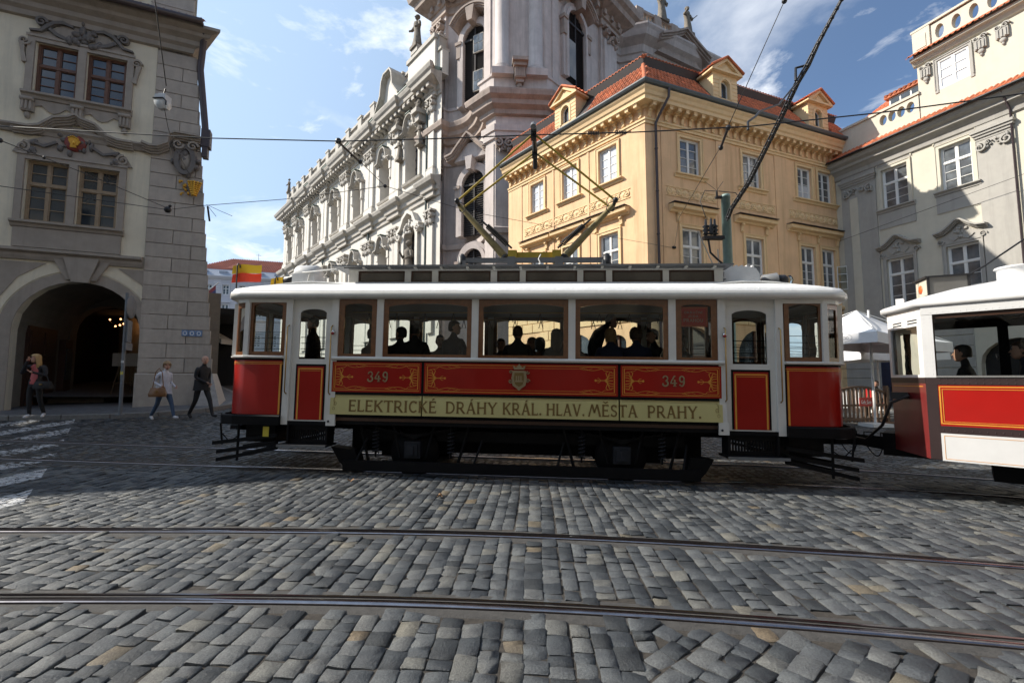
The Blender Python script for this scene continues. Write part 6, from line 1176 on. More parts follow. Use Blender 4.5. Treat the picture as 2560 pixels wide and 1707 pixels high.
# ---------------------------------------------------------------- hand drawn roman capitals with small serifs
def C_(cx, cz, rx, rz, a0, a1, n=12): return arc(cx, cz, rx, rz, R(a0), R(a1), n)
TK, TH_ = 0.165, 0.115
GLY = {
 'E': (0.66, [([(.13, 0), (.13, 1)], TK), ([(.05, .945), (.58, .945)], TH_), ([(.13, .52), (.5, .52)], TH_), ([(.05, .055), (.6, .055)], TH_), ([(.57, .83), (.58, 1.0)], .06), ([(.59, .0), (.62, .2)], .06), ([(.5, .43), (.5, .61)], .05)]),
 'L': (0.6, [([(.13, 0), (.13, 1)], TK), ([(.05, .055), (.56, .055)], TH_), ([(.55, .0), (.58, .2)], .06), ([(.02, .97), (.25, .97)], .06)]),
 'K': (0.78, [([(.13, 0), (.13, 1)], TK), ([(.68, .97), (.18, .45)], TH_), ([(.3, .58), (.68, .03)], TK), ([(.55, .97), (.76, .97)], .06), ([(.58, .03), (.8, .03)], .06), ([(.02, .97), (.25, .97)], .06), ([(.02, .03), (.25, .03)], .06)]),
 'T': (0.74, [([(.37, 0), (.37, .95)], TK), ([(.03, .945), (.71, .945)], TH_), ([(.04, .8), (.03, 1.0)], .06), ([(.7, .8), (.71, 1.0)], .06), ([(.25, .03), (.49, .03)], .06)]),
 'R': (0.78, [([(.13, 0), (.13, 1)], TK), ([(.13, .945)] + C_(.36, .7, .22, .245, 90, -90) + [(.13, .455)], TH_ + .02), ([(.36, .46), (.7, .02)], TK), ([(.6, .03), (.8, .03)], .06), ([(.02, .03), (.25, .03)], .06), ([(.02, .97), (.2, .97)], .06)]),
 'I': (0.3, [([(.15, 0), (.15, 1)], TK), ([(.03, .97), (.27, .97)], .06), ([(.03, .03), (.27, .03)], .06)]),
 'C': (0.74, [(C_(.42, .5, .32, .44, 48, 312, 18), TK - .02), ([(.63, .75), (.66, .97)], .06), ([(.63, .22), (.68, .1)], .05)]),
 'D': (0.82, [([(.13, 0), (.13, 1)], TK), ([(.1, .945)] + C_(.34, .5, .38, .445, 90, -90, 16) + [(.1, .055)], TK - .03), ([(.02, .97), (.2, .97)], .06), ([(.02, .03), (.2, .03)], .06)]),
 'A': (0.82, [([(.1, 0), (.4, 1)], TH_), ([(.4, 1), (.71, 0)], TK), ([(.2, .33), (.6, .33)], TH_ - .02), ([(.0, .03), (.22, .03)], .06), ([(.58, .03), (.84, .03)], .06)]),
 'H': (0.84, [([(.13, 0), (.13, 1)], TK), ([(.7, 0), (.7, 1)], TK), ([(.13, .52), (.7, .52)], TH_)] + [([(x - .12, z), (x + .12, z)], .06) for x in (.13, .7) for z in (.03, .97)]),
 'Y': (0.8, [([(.08, .98), (.4, .48)], TK), ([(.72, .98), (.4, .48)], TH_), ([(.4, 0), (.4, .5)], TK), ([(-.02, .97), (.2, .97)], .06), ([(.62, .97), (.82, .97)], .06), ([(.28, .03), (.52, .03)], .06)]),
 'V': (0.8, [([(.1, .98), (.42, 0)], TK), ([(.7, .98), (.42, 0)], TH_), ([(-.02, .97), (.22, .97)], .06), ([(.6, .97), (.82, .97)], .06)]),
 'M': (1.06, [([(.02, 0), (.3, 1)], TH_), ([(.3, 1), (.52, .3)], TK), ([(.52, .3), (.74, 1)], TH_), ([(.74, 1), (1.0, 0)], TK), ([(-.06, .03), (.12, .03)], .06), ([(.88, .03), (1.1, .03)], .06)]),
 'S': (0.62, [(C_(.32, .73, .2, .215, 20, 255, 12)[:-1] + C_(.31, .27, .22, .215, 80, -160, 12), TK - .03), ([(.52, .75), (.53, .97)], .05), ([(.09, .05), (.09, .27)], .05)]),
 'P': (0.7, [([(.13, 0), (.13, 1)], TK), ([(.13, .945)] + C_(.36, .69, .24, .255, 90, -90) + [(.13, .435)], TH_ + .02), ([(.02, .03), (.26, .03)], .06), ([(.02, .97), (.2, .97)], .06)]),
 'B': (0.72, [([(.13, 0), (.13, 1)], TK), ([(.13, .945)] + C_(.34, .74, .2, .2, 90, -90) + [(.13, .54)], TH_ + .02), ([(.13, .52)] + C_(.36, .28, .24, .23, 90, -90) + [(.13, .055)], TH_ + .02)]),
 'O': (0.86, [(C_(.43, .5, .34, .44, 0, 360, 22), TK - .02)]), 'U': (0.8, [([(.14, 1), (.14, .35)] + C_(.4, .32, .26, .26, 180, 360) + [(.66, .35), (.66, 1)], TK - .02)]),
 'Z': (0.7, [([(.08, .945), (.6, .945), (.1, .055), (.64, .055)], TH_ + .02)]), 'J': (0.5, [([(.34, 1), (.34, .25)] + C_(.2, .22, .14, .2, 0, -160), TK - .02)]), 'N': (0.84, [([(.12, 0), (.12, 1)], TH_), ([(.12, 1), (.7, 0)], TK), ([(.7, 0), (.7, 1)], TH_)]), 'F': (0.62, [([(.13, 0), (.13, 1)], TK), ([(.05, .945), (.58, .945)], TH_), ([(.13, .52), (.5, .52)], TH_)]), 'G': (0.8, [(C_(.42, .5, .32, .44, 48, 350, 18), TK - .02), ([(.45, .44), (.74, .44)], TH_)]), '-': (0.5, [([(.1, .45), (.4, .45)], TH_)]),
 '.': (0.34, [(C_(.15, .1, .05, .05, 0, 360, 8), .1)]), ' ': (0.38, []),
 '3': (0.62, [(C_(.3, .74, .2, .21, 160, -80, 12), .1), (C_(.29, .27, .24, .24, 85, -165, 12), .13), (C_(.11, .8, .03, .03, 0, 360, 8), .07), (C_(.08, .22, .035, .035, 0, 360, 8), .08)]),
 '4': (0.66, [([(.42, 0), (.42, .62)], .14), ([(.4, .98), (.05, .32)], .09), ([(.03, .3), (.62, .3)], .1), ([(.4, .98), (.46, .9)], .08), ([(.28, .03), (.56, .03)], .06)]),
 '9': (0.64, [(C_(.31, .68, .2, .26, 0, 360, 16), .12), ([(.51, .68)] + C_(.29, .5, .22, .46, 20, -110, 12), .12), (C_(.14, .14, .035, .035, 0, 360, 8), .08)]),
 '2': (0.62, [(C_(.3, .72, .21, .22, 165, -20, 12) + [(.08, .06)], .12), ([(.06, .055), (.56, .055)], .12)]), '0': (.66, [(C_(.33, .5, .23, .43, 0, 360, 18), .13)]), '1': (.4, [([(.2, 0), (.2, 1)], .14), ([(.05, .82), (.2, .98)], .08)]),
}
ACC = {'É': 'E', 'Á': 'A', 'Ě': 'E', 'Í': 'I', 'Ý': 'Y', 'Ž': 'Z'}
def letters(txt, h, m, th=0.006, fit=None, gap=0.08):
    W = 0; 
    for c in txt: W += GLY[ACC.get(c, c)][0] + gap
    sx = (fit / W if fit else h); mb = MB(m); x = 0
    for c in txt:
        w, st = GLY[ACC.get(c, c)]
        for P, wd in st: band(mb, [((x + p[0]) * sx, p[1] * h) for p in P], wd * (sx + h) / 2, -th, 0.0)
        if c in ('É', 'Á', 'Í', 'Ý'): band(mb, [((x + w * .45) * sx, 1.1 * h), ((x + w * .45 + .17) * sx, 1.25 * h)], .1 * h, -th, 0)
        if c in 'ĚŽ': band(mb, [((x + w * .5 - .2) * sx, 1.26 * h), ((x + w * .5) * sx, 1.12 * h), ((x + w * .5 + .2) * sx, 1.26 * h)], .09 * h, -th, 0)
        x += w + gap
    return mb, W * sx
# ---------------------------------------------------------------- tram materials
TW_ = mat("tram white enamel", (0.70, 0.69, 0.65), 0.35, 0.07, 3, coat=0.25, streak=0.25, scol=(0.5, 0.48, 0.43)); TROOF = mat("white roof canvas", (0.78, 0.78, 0.77), 0.65, 0.07, 6, 0.5, 25)
TRED = mat("tram red enamel", (0.33, 0.008, 0.004), 0.34, 0.10, 1.5, bump=0.05, bscale=1.7, coat=0.12, spec=0.3); TYEL = mat("tram cream yellow board", (0.56, 0.50, 0.215), 0.4, 0.07, 3, coat=0.15); TBLK = mat("black tram paint", (0.005, 0.005, 0.006), 0.6, 0.3, 6, spec=0.15)
TLIN = mat("gold lining", (0.68, 0.30, 0.04), 0.45, 0.1, 8); TLET = mat("brown lettering", (0.19, 0.115, 0.03), 0.5, 0.12, 8); TNUM = mat("bronze figure", (0.31, 0.235, 0.125), 0.45, 0.15, 8); TWD = mat("varnished teak", (0.17, 0.065, 0.022), 0.28, 0.3, 14, coat=0.5); TDW = mat("dark varnished wood", (0.05, 0.022, 0.012), 0.4, 0.25, 10)
TGL = glass_mat("tram glass", (0.82, 0.86, 0.84)); BRASS = mat("brass", (0.4, 0.26, 0.1), 0.3, 0.15, 10, metal=0.9); TCEIL = mat("dark ceiling varnish", (0.05, 0.036, 0.026), 0.5, 0.1); TBOX = mat("oily axle box steel", (0.022, 0.024, 0.03), 0.6, 0.3, 8, spec=0.2); TGRY = mat("grey frame steel", (0.16, 0.165, 0.17), 0.45, 0.2, 6); PYEL = mat("yellow pantograph paint", (0.42, 0.30, 0.03), 0.45, 0.2, 12); PDK = mat("weathered olive tube", (0.24, 0.19, 0.075), 0.5, 0.3, 9); RLMP = mat("red lamp glass", (0.3, 0.02, 0.02), 0.15, 0.1)
tram = thing("tram", "red and white vintage tram with yellow lettered skirt board and raised diamond pantograph", "tram", (0, 7.2, -0.055), 0, (0, 0.0148, -R(4.4)))
CX, HL = 0.12, 5.06
def T(name, mb, parent=None, **kw): return sub(name, mb, parent if parent is not None else tram, **kw)
HALF = [(4.57, 0.0), (4.77, 0.05), (4.90, 0.20), (4.99, 0.45), (5.04, 0.78), (5.06, 1.05)]
def outline(off=0.0, ext=0.0):
    pts = []
    for s in (1, -1):
        seq = [(CX + s * dx, y) for dx, y in HALF] ; far = [(CX + s * dx, 2.1 - y) for dx, y in HALF[-2::-1]]
        pts.append(seq + far)
    loop = pts[0] + pts[1][::-1]; out = []
    for x, y in loop: out.append((CX + (x - CX) * (1 + (off + ext) / HL), 1.05 + (y - 1.05) * (1 + off / 1.05)))
    return out                                                  # counter-clockwise: right end then left end
def loft(mb, rings, cap=True):
    n = len(rings[0][0]); vs = [(x, y, z) for P, z in rings for x, y in P]
    mb.add(vs, [(i * n + j, i * n + (j + 1) % n, (i + 1) * n + (j + 1) % n, (i + 1) * n + j) for i in range(len(rings) - 1) for j in range(n)], True)
    if cap: mb.add([(x, y, rings[-1][1]) for x, y in rings[-1][0]], [tuple(range(n))], False); mb.add([(x, y, rings[0][1]) for x, y in rings[0][0]], [tuple(range(n - 1, -1, -1))], False)
# roof
mb = MB(TW_); loft(mb, [(outline(0.0), 2.86), (outline(0.08, .0), 2.865), (outline(0.105, .0), 2.90), (outline(0.10, .0), 2.965), (outline(0.08, -.02), 2.985)], True); T("cornice_rail", mb)
mb = MB(TROOF); loft(mb, [(outline(0.09, -.01), 2.98), (outline(0.06, 0), 3.03), (outline(-0.08, -.12), 3.10), (outline(-0.26, -.35), 3.175), (outline(-0.45, -.7), 3.235), (outline(-0.6, -1.1), 3.265)]); roof_t = T("roof", mb)
for s0, s1 in ((-4.35, -2.65), (2.95, 4.6)):
    mb = MB(TW_); P = [(s0 + (s1 - s0) * i / 10, 0.12 + 0.2 * math.sin(math.pi * i / 10) * 0.6, 3.075 + 0.115 * math.sin(math.pi * i / 10)) for i in range(11)]; mb.tube(P, 0.02, 6); T("drip_rail", mb, roof_t)
# clerestory with its windows and flat top
mb = MB(TW_); c0, c1, y0_, y1_ = -2.95, 3.4, 0.44, 1.66
mb.box(c0, c1, y0_, y1_, 3.2, 3.235); mb.box(c0 + 0.03, c1 - 0.03, y0_ + .3, y1_ - .3, 3.235, 3.43)
cle = T("clerestory", mb)
edges_ = [-2.95, -2.86, -1.93, -1.82, -1.38, -1.27, -0.28, -0.18, 0.21, 0.31, 1.33, 1.43, 1.83, 1.93, 2.9]
ws = [(-2.8, -1.88), (-1.78, -1.34), (-1.24, -0.22), (-0.13, 0.3), (0.36, 1.33), (1.44, 2.38), (2.48, 3.32)]
ws = [(-2.78, -1.86), (-1.74, -1.33), (-1.22, -0.24), (-0.12, 0.3), (0.41, 1.32), (1.43, 1.84), (1.95, 2.4), (2.5, 3.28)]
ws = [(-2.78, -1.95), (-1.84, -1.47), (-1.36, -0.45), (-0.34, 0.05), (0.15, 1.02), (1.12, 1.5), (1.6, 2.43), (2.53, 3.26)]
for sgn, yy in ((1, y0_), (-1, y1_)):
    mb = MB(TW_); xs_ = [c0] + [v for w in ws for v in w] + [c1]
    for a, b in zip(xs_[::2], xs_[1::2]): mb.box(a, b, min(yy, yy + sgn * .05), max(yy, yy + sgn * .05), 3.236, 3.43)
    mb.box(c0, c1, min(yy - sgn * .02, yy + sgn * .06), max(yy - sgn * .02, yy + sgn * .06), 3.432, 3.455); sub("clerestory_post", mb, cle)
    for a, b in ws:
        mb = MB(TDW); q1, q2 = sorted((yy + sgn * .012, yy + sgn * .05)); mb.box(a, b, q1, q2, 3.237, 3.262); mb.box(a, b, q1, q2, 3.405, 3.43); mb.box(a, a + .03, q1, q2, 3.262, 3.405); mb.box(b - .03, b, q1, q2, 3.262, 3.405); mb.use(mat("frosted brown glass", (0.09, 0.075, 0.06), 0.2, 0.25, 3, coat=0.5)); mb.box(a + .03, b - .03, min(yy + sgn * .025, yy + sgn * .04), max(yy + sgn * .025, yy + sgn * .04), 3.262, 3.405); sub("clerestory_window", mb, cle)
mb = MB(TGRY); mb.box(c0 - 0.22, c1 + 0.1, y0_ - 0.2, y1_ + 0.2, 3.47, 3.49); mb.box(c0 - 0.05, c1, y0_ - 0.1, y1_ + 0.1, 3.456, 3.47); mb.use(TW_)
for i in range(14): mb.box(c0 + 0.3 + .45 * i, c0 + 0.34 + .45 * i, y0_ - 0.16, y0_ - 0.02, 3.44, 3.468)
T("clerestory_roof", mb); mb = MB(TW_); mb.tube([(-3.2, .5, 3.485), (-3.9, .62, 3.45), (-4.35, .8, 3.38)], .012, 6); mb.tube([(-3.75, .6, 3.46), (-3.8, .6, 3.22)], .01, 6); T("rope_guide", mb)
# roof gear
mb = MB(mat("light grey casing", (0.55, 0.55, 0.54), 0.5, 0.1, 5, streak=0.4)); mb.lathe([(0.0, -.2), (.17, -.2), (.19, -.17), (.19, .17), (.17, .2), (0, .2)], (-3.88, .8, 3.43), 18, axis='x'); mb.box(-4.09, -3.67, .61, .99, 3.12, 3.43); vn = T("ventilator_drum", mb)
mb = MB(TW_)
for k_ in range(3): mb.lathe([(.03 + .04 * k_, -.004), (.045 + .04 * k_, -.004), (.045 + .04 * k_, .004)], (-4.093, .8, 3.43), 14, axis='x')
mb.lathe([(.05, -.205), (.1, -.205), (.1, -.21), (.05, -.21)], (-3.88, .8, 3.43), 12, axis='x'); sub("grille_ring", mb, vn)
mb = MB(DARK); mb.tube([(-4.0, .5, 3.1), (-4.0, .48, 3.19), (-3.6, .48, 3.19), (-3.6, .5, 3.1)], .012, 5); T("lifting_handle", mb)
def horn(x, z, s):
    mb = MB(IRON); mb.lathe([(.0, -.1), (.1, -.1), (.1, .02), (.06, .06)], (x, .95, z), 14, axis='x'); mb.box(x - .12, x + .12, .8, 1.1, z - .16, z - .09); mb.use(TGRY); mb.lathe([(.02, -.12), (.1, -.11), (.13, .1), (.135, .11)], (x + s * .24, .95, z), 16, axis='x'); mb.use(TGL); mb.ball((x - s * .1, .95, z), (.05, .095, .095), 10, 6); return mb
T("headlamp", horn(-4.3, 3.37, 1)); T("headlamp", horn(4.6, 3.36, -1))
mb = MB(mat("white resistor box", (0.62, 0.62, 0.61), 0.5, 0.08, 5)); P = [(.0, 0), (.62, 0), (.62, .2), (.56, .3), (.45, .33), (.15, .33), (.04, .27)]
mb.prism([(3.48 + x, 3.22 + z) for x, z in P], .7, 1.5)
for i in range(5): mb.box(3.62 + .09 * i, 3.65 + .09 * i, .7, 1.5, 3.55, 3.575)
T("resistor_box", mb); mb = MB(TGRY); mb.box(3.3, 3.47, .6, 1.2, 3.2, 3.3); mb.box(3.28, 3.5, .58, 1.22, 3.3, 3.315); mb.box(4.15, 4.38, .7, 1.2, 3.17, 3.28); mb.box(4.13, 4.42, .68, 1.22, 3.28, 3.295); T("cable_box", mb)
# sides
POST = [-2.945, -2.19, -0.63, 0.91, 2.45, 3.19]
def my(y, far): return 2.1 - y if far else y
def mbox(mb, x0, x1, y0, y1, z0, z1, far): a, b = sorted((my(y0, far), my(y1, far))); mb.box(x0, x1, a, b, z0, z1)
for far in (False, True):
    for i, p in enumerate(POST):
        mb = MB(TW_); w = .055; mbox(mb, p - w, p + w, -.012, .06, 1.895 if 0 < i < 5 else .80, 2.862, far)
        if i in (0, 5):
            mbox(mb, p - .075, p + .075, -.03, -.012, .80, .98, far); mb.use(IRON); mb.lathe([(0, .0), (.018, .0), (.018, .01), (0, .01)], (p - .03, my(-.03, far), .87), 8, axis='y')
        T("side_post", mb)
    mb = MB(TW_); x0, x1 = POST[0] - .02, POST[5] + .02; a = my(-.03, far); mb.tube([(x0, a, 1.885), (x1, a, 1.885)], .032, 8); mbox(mb, x0, x1, -.025, .06, 1.862, 1.89, far); T("belt_rail", mb)
    for i, (a, b) in enumerate(zip(POST, POST[1:])):
        a += .056; b -= .056; z0, z1 = 1.893, 2.862; mb = MB(TWD); fw = .075 if b - a > 1 else .09
        mbox(mb, a, b, .012, .05, z0, z0 + .07, far); mbox(mb, a, a + fw, .012, .05, z0 + .07, z1, far); mbox(mb, b - fw, b, .012, .05, z0 + .07, z1, far)
        # arched head of the frame
        n = 10; ris = .05 if b - a > 1 else .035; zt = z1 - .075; A0, A1 = a + fw, b - fw; pts = [(A0 + (A1 - A0) * k_ / n, zt - ris + ris * math.sin(math.pi * k_ / n) ** .6) for k_ in range(n + 1)]
        ya, yb_ = sorted((my(.012, far), my(.05, far)))
        for p_, q_ in zip(pts, pts[1:]): mb.add([(p_[0], ya, p_[1]), (q_[0], ya, q_[1]), (q_[0], ya, z1), (p_[0], ya, z1), (p_[0], yb_, p_[1]), (q_[0], yb_, q_[1]), (q_[0], yb_, z1), (p_[0], yb_, z1)], [(0, 1, 2, 3), (7, 6, 5, 4), (0, 4, 5, 1)], False)
        o = T("window", mb); g = MB(TGL); y_ = my(.034, far); g.quad((A0, y_, z0 + .07), (A1, y_, z0 + .07), (A1, y_, zt), (A0, y_, zt)); sub("pane", g, o)
    # red waist panels and yellow skirt boards
    cuts = [POST[0] - .03, -1.455, 1.64, POST[5] + .0]
    for i, (a, b) in enumerate(zip(cuts, cuts[1:])):
        mb = MB(TBLK); mbox(mb, a, b, -.010, .05, 1.30, 1.862, far); o = T("side_panel", mb); mb = MB(TRED); g = .022; mbox(mb, a + g, b - g, -.016, -.0101, 1.345, 1.83, far); sub("enamel_sheet", mb, o)
        Pr = [(0.0, 1.315), (-.012, 1.25), (-.018, 1.15), (-.022, .985), (.04, .985), (.05, 1.3)]; mb = MB(TYEL); aa, bb = a + .012, b - .012; vs = [(x, my(y, far), z) for x in (aa, bb) for y, z in Pr]; mb.add(vs, [tuple(range(6)), tuple(range(11, 5, -1))] + [(k_, k_ + 6, (k_ + 1) % 6 + 6, (k_ + 1) % 6) for k_ in range(6)], False); o2 = T("skirt_board", mb)
        if not far:
            L_ = MB(TLIN); x0, x1, z0, z1 = a + .05, b - .05, 1.375, 1.80; yf = -.0172; 
            def line(P, w=.008): band(L_, P, w, yf - .0012, yf + .001)
            line([(x0, z0), (x1, z0), (x1, z1), (x0, z1), (x0, z0)], .009); u = .026; wav = .035; s_ = .12; L = x1 - x0
            for zt, sg in ((z1 - u, -1), (z0 + u, 1)):
                P = []; Q = []; lo, hi = x0 + .34, x1 - .34; 
                ends = [(x0 + u, x0 + .2), (x1 - u, x1 - .2)]
                line([(x0 + u, zt), (lo - .13, zt)], .007); line([(x1 - u, zt), (hi + .13, zt)], .007); line([(lo + .17, zt + sg * .012), (hi - .17, zt + sg * .012)], .005)
                for c_, d_ in ((lo, 1), (hi, -1)):
                    line([(c_ - d_ * .13 + d_ * .3 * t / 10, zt + sg * wav * math.sin(math.pi * t / 10) * 1.0) for t in range(11)], .006); line([(c_ - d_ * .28 + d_ * .48 * t / 12, zt + sg * (wav * 1.5 * (1 - t / 12) ** 1.5 + .0 - wav * .9 * math.sin(math.pi * t / 12) * (t > 3))) for t in range(13)], .005); line([(c_ + d_ * .02 + d_ * .2 * t / 8, zt + sg * wav * .9 * math.sin(math.pi * t / 8)) for t in range(9)], .004)
            line([(x0 + u, z0 + u), (x0 + u, z1 - u)], .012); line([(x1 - u, z0 + u), (x1 - u, z1 - u)], .012); zc = (z0 + z1) / 2
            for c_, d_ in ((x0 + u, 1), (x1 - u, -1)):
                for k_ in range(-3, 4):
                    if k_: line([(c_ + d_ * .012, zc + .032 * k_ + .02 * (1 if k_ > 0 else -1)), (c_ + d_ * .07, zc + .042 * k_), (c_ + d_ * .11, zc + .012 * k_), (c_ + d_ * .15, zc)], .009)
                line([(c_ + d_ * .02, zc), (c_ + d_ * .29, zc)], .011)
                for k_ in (-1, 1): line([(c_ + d_ * .2, zc), (c_ + d_ * .24, zc + k_ * .035), (c_ + d_ * .26, zc + k_ * .03)], .006); line([(c_ + d_ * .1, zc + k_ * .03), (c_ + d_ * .13, zc + k_ * .12), (c_ + d_ * .1, zc + k_ * .14)], .009)
                L_.lathe([(0, yf), (.018, yf)], (c_ + d_ * .29, 0, zc), 8, axis='y') if False else line(C_(c_ + d_ * .285, zc, .012, .012, 0, 360, 8), .012)
            sub("gold_lining", L_, o)
            y2 = MB(TLET); yy = -.0185
            band(y2, [(aa + .02, 1.288), (bb - .02, 1.288)], .006, -.0085, -.006); band(y2, [(aa + (.07 if i == 0 else .02), 1.268), (bb - (.07 if i == 2 else .02), 1.268)], .004, -.0115, -.009)
            if i != 1:
                c_, d_ = (aa + .03, 1) if i == 0 else (bb - .03, -1); band(y2, [(c_ + d_ * .07, 1.268), (c_ + d_ * .04, 1.25), (c_ + d_ * .03, 1.2), (c_ + d_ * .04, 1.16), (c_ + d_ * .03, 1.13)], .004, -.022, -.018); band(y2, C_(c_ + d_ * .055, 1.16, .018, .03, 0, 360, 10), .004, -.022, -.018); band(y2, C_(c_ + d_ * .03, 1.08, .018, .024, 0, 360, 10), .004, -.022, -.018)
            sub("board_lining", y2, o2)
            if i != 1:
                nb, w = letters("349", .165, TNUM, .014, gap=.1); sub("painted_number", nb, o, (-2.36 if i == 0 else 2.285, -.0165, 1.515))
    if not far:
        for txt, x0, x1 in (("ELEKTRICKÉ", -2.655, -1.20), ("DRÁHY", -1.07, -.235), ("KRÁL.", -.165, .475), ("HLAV.", .52, 1.135), ("MĚSTA", 1.17, 1.925), ("PRAHY.", 2.06, 2.89)):
            lb, w = letters(txt, .185, TLET, .005, fit=x1 - x0); o = T("lettering", lb); o.location = (x0, -.0205, 1.035); o.rotation_euler = (-.03, 0, 0)
        cr = MB(TNUM); cr.prism([(-.1, .13), (.1, .13), (.12, .02), (.1, -.1), (.04, -.14), (0, -.18), (-.04, -.14), (-.1, -.1), (-.12, .02)], -.03, 0); cr.use(TLET); cr.prism([(-.07, .1), (.07, .1), (.08, .01), (.06, -.08), (0, -.12), (-.06, -.08), (-.08, .01)], -.036, -.0301); cr.use(TNUM)
        for k_ in range(3): cr.box(-.05 + .035 * k_, -.03 + .035 * k_, -.042, -.036, -.02, .05)
        cr.box(-.06, .06, -.042, -.036, -.045, -.02); cr.prism([(-.08, .15), (.08, .15), (.1, .22), (.05, .18), (0, .24), (-.05, .18), (-.1, .22)], -.03, 0)
        for s in (-1, 1): volute(cr, s * .135, -.03, .035, s, 0, 1.2, .4, -.03, 0); volute(cr, s * .13, .11, .03, -s, 0, 1.2, .4, -.03, 0)
        T("crest", cr, loc=(.09, -.016, 1.59))
# doors and end platforms (near side and far side)
RSG = mat("red notice plate", (0.75, 0.06, 0.045), 0.4, 0.05)
for far in (False, True):
    for s in (-1, 1):
        if s < 0: d0, d1 = -3.735, -3.0
        else: d0, d1 = 3.245, 4.045
        oj = d0 if s < 0 else d1
        mb = MB(TW_); mbox(mb, oj - .055, oj + .055, -.005, .06, .80, 2.862, far); T("side_post", mb)
        a, b = (d0 + .056, d1) if s < 0 else (d0, d1 - .056); z0, z1 = .86, 2.862; mb = MB(TW_)
        ga, gb = a + .115, b - .115; gz0, gz1 = 1.87, 2.70
        mbox(mb, a, b, .035, .06, 1.785, gz0, far); mbox(mb, a, ga, .035, .06, .88, 1.785, far); mbox(mb, gb, b, .035, .06, .88, 1.785, far); mbox(mb, a, ga, .035, .06, gz0, z1, far); mbox(mb, gb, b, .035, .06, gz0, z1, far); mbox(mb, a, b, .03, .058, z0, .88, far)
        n = 10; ya, yb_ = sorted((my(.035, far), my(.06, far))); pts = [(ga + (gb - ga) * k_ / n, gz1 - .06 + .06 * math.sin(math.pi * k_ / n) ** .55) for k_ in range(n + 1)]
        for p_, q_ in zip(pts, pts[1:]): mb.add([(p_[0], ya, p_[1]), (q_[0], ya, q_[1]), (q_[0], ya, z1), (p_[0], ya, z1), (p_[0], yb_, p_[1]), (q_[0], yb_, q_[1])], [(0, 1, 2, 3), (0, 4, 5, 1)], False)
        o = T("door", mb); g = MB(TGL); y_ = my(.05, far); g.quad((ga, y_, gz0), (gb, y_, gz0), (gb, y_, gz1), (ga, y_, gz1)); sub("pane", g, o)
        mb = MB(TBLK); mbox(mb, ga - .03, gb + .03, .03, .0349, .88, 1.785, far); mb.use(TRED); mbox(mb, ga + .0, gb - .0, .024, .03, .885, 1.75, far); mb.use(TLIN)
        for q1, q2 in ((ga + .015, ga + .04), (gb - .04, gb - .015)): mbox(mb, q1, q2, .0215, .0239, .885, 1.72, far)
        mbox(mb, ga + .015, gb - .015, .0215, .0239, 1.70, 1.722, far); mbox(mb, ga + .055, gb - .055, .0215, .0239, 1.675, 1.682, far); sub("door_panel", mb, o)
        mb = MB(TBLK)
        for z in (1.96, 2.04, 2.13, 2.23): mb.tube([(ga, my(.085, far), z), (gb, my(.085, far), z)], .006, 5)
        sub("guard_bars", mb, o)
        for gx, zz in ((oj + (.015 if s < 0 else -.015), (1.3, 2.42)), ((d1 + .02) if s < 0 else (d0 - .02), (1.3, 2.42))):
            T("grab_rail", MB(BRASS).tube([(gx, my(-.01, far), zz[0]), (gx, my(-.06, far), zz[0] + .03), (gx, my(-.06, far), zz[1] - .03), (gx, my(-.01, far), zz[1])], .011, 6))
        mb = MB(mat("chrome lamp rim", (0.6, 0.6, 0.6), 0.15, 0.05, metal=1.0)); lx = -3.02 + .06 if s < 0 else 3.22; mb.ball((lx, my(-.03, far), 2.31), (.036, .04, .036), 10, 6); mb.use(RLMP); mb.ball((lx, my(-.05, far), 2.29), (.028, .03, .026), 10, 6); T("marker_lamp", mb)
        # platform end wall on the straight part, with a wood framed window
        e0, e1 = (CX - 4.57, d0 - .056) if s < 0 else (d1 + .056, CX + 4.57)
        mb = MB(TWD); z0 = 1.91; mbox(mb, e0 + .02, e1 - .0, .005, .045, z0, z0 + .075, far); mbox(mb, e0 + .02, e0 + .09, .005, .045, z0 + .075, 2.862, far); mbox(mb, e1 - .07, e1, .005, .045, z0 + .075, 2.862, far); n = 8; A0, A1 = e0 + .09, e1 - .07; zt = 2.79; pts = [(A0 + (A1 - A0) * k_ / n, zt - .04 + .04 * math.sin(math.pi * k_ / n) ** .6) for k_ in range(n + 1)]; ya, yb_ = sorted((my(.005, far), my(.045, far)))
        for p_, q_ in zip(pts, pts[1:]): mb.add([(p_[0], ya, p_[1]), (q_[0], ya, q_[1]), (q_[0], ya, 2.862), (p_[0], ya, 2.862), (p_[0], yb_, p_[1]), (q_[0], yb_, q_[1])], [(0, 1, 2, 3), (0, 4, 5, 1)], False)
        o = T("window", mb); g = MB(TGL); g.quad((A0, my(.03, far), z0 + .075), (A1, my(.03, far), z0 + .075), (A1, my(.03, far), zt), (A0, my(.03, far), zt)); sub("pane", g, o); mb = MB(IRON)
        for z in (2.03, 2.12, 2.21, 2.31): mb.tube([(A0, my(.07, far), z), (A1, my(.07, far), z)], .005, 5)
        sub("guard_bars", mb, o)
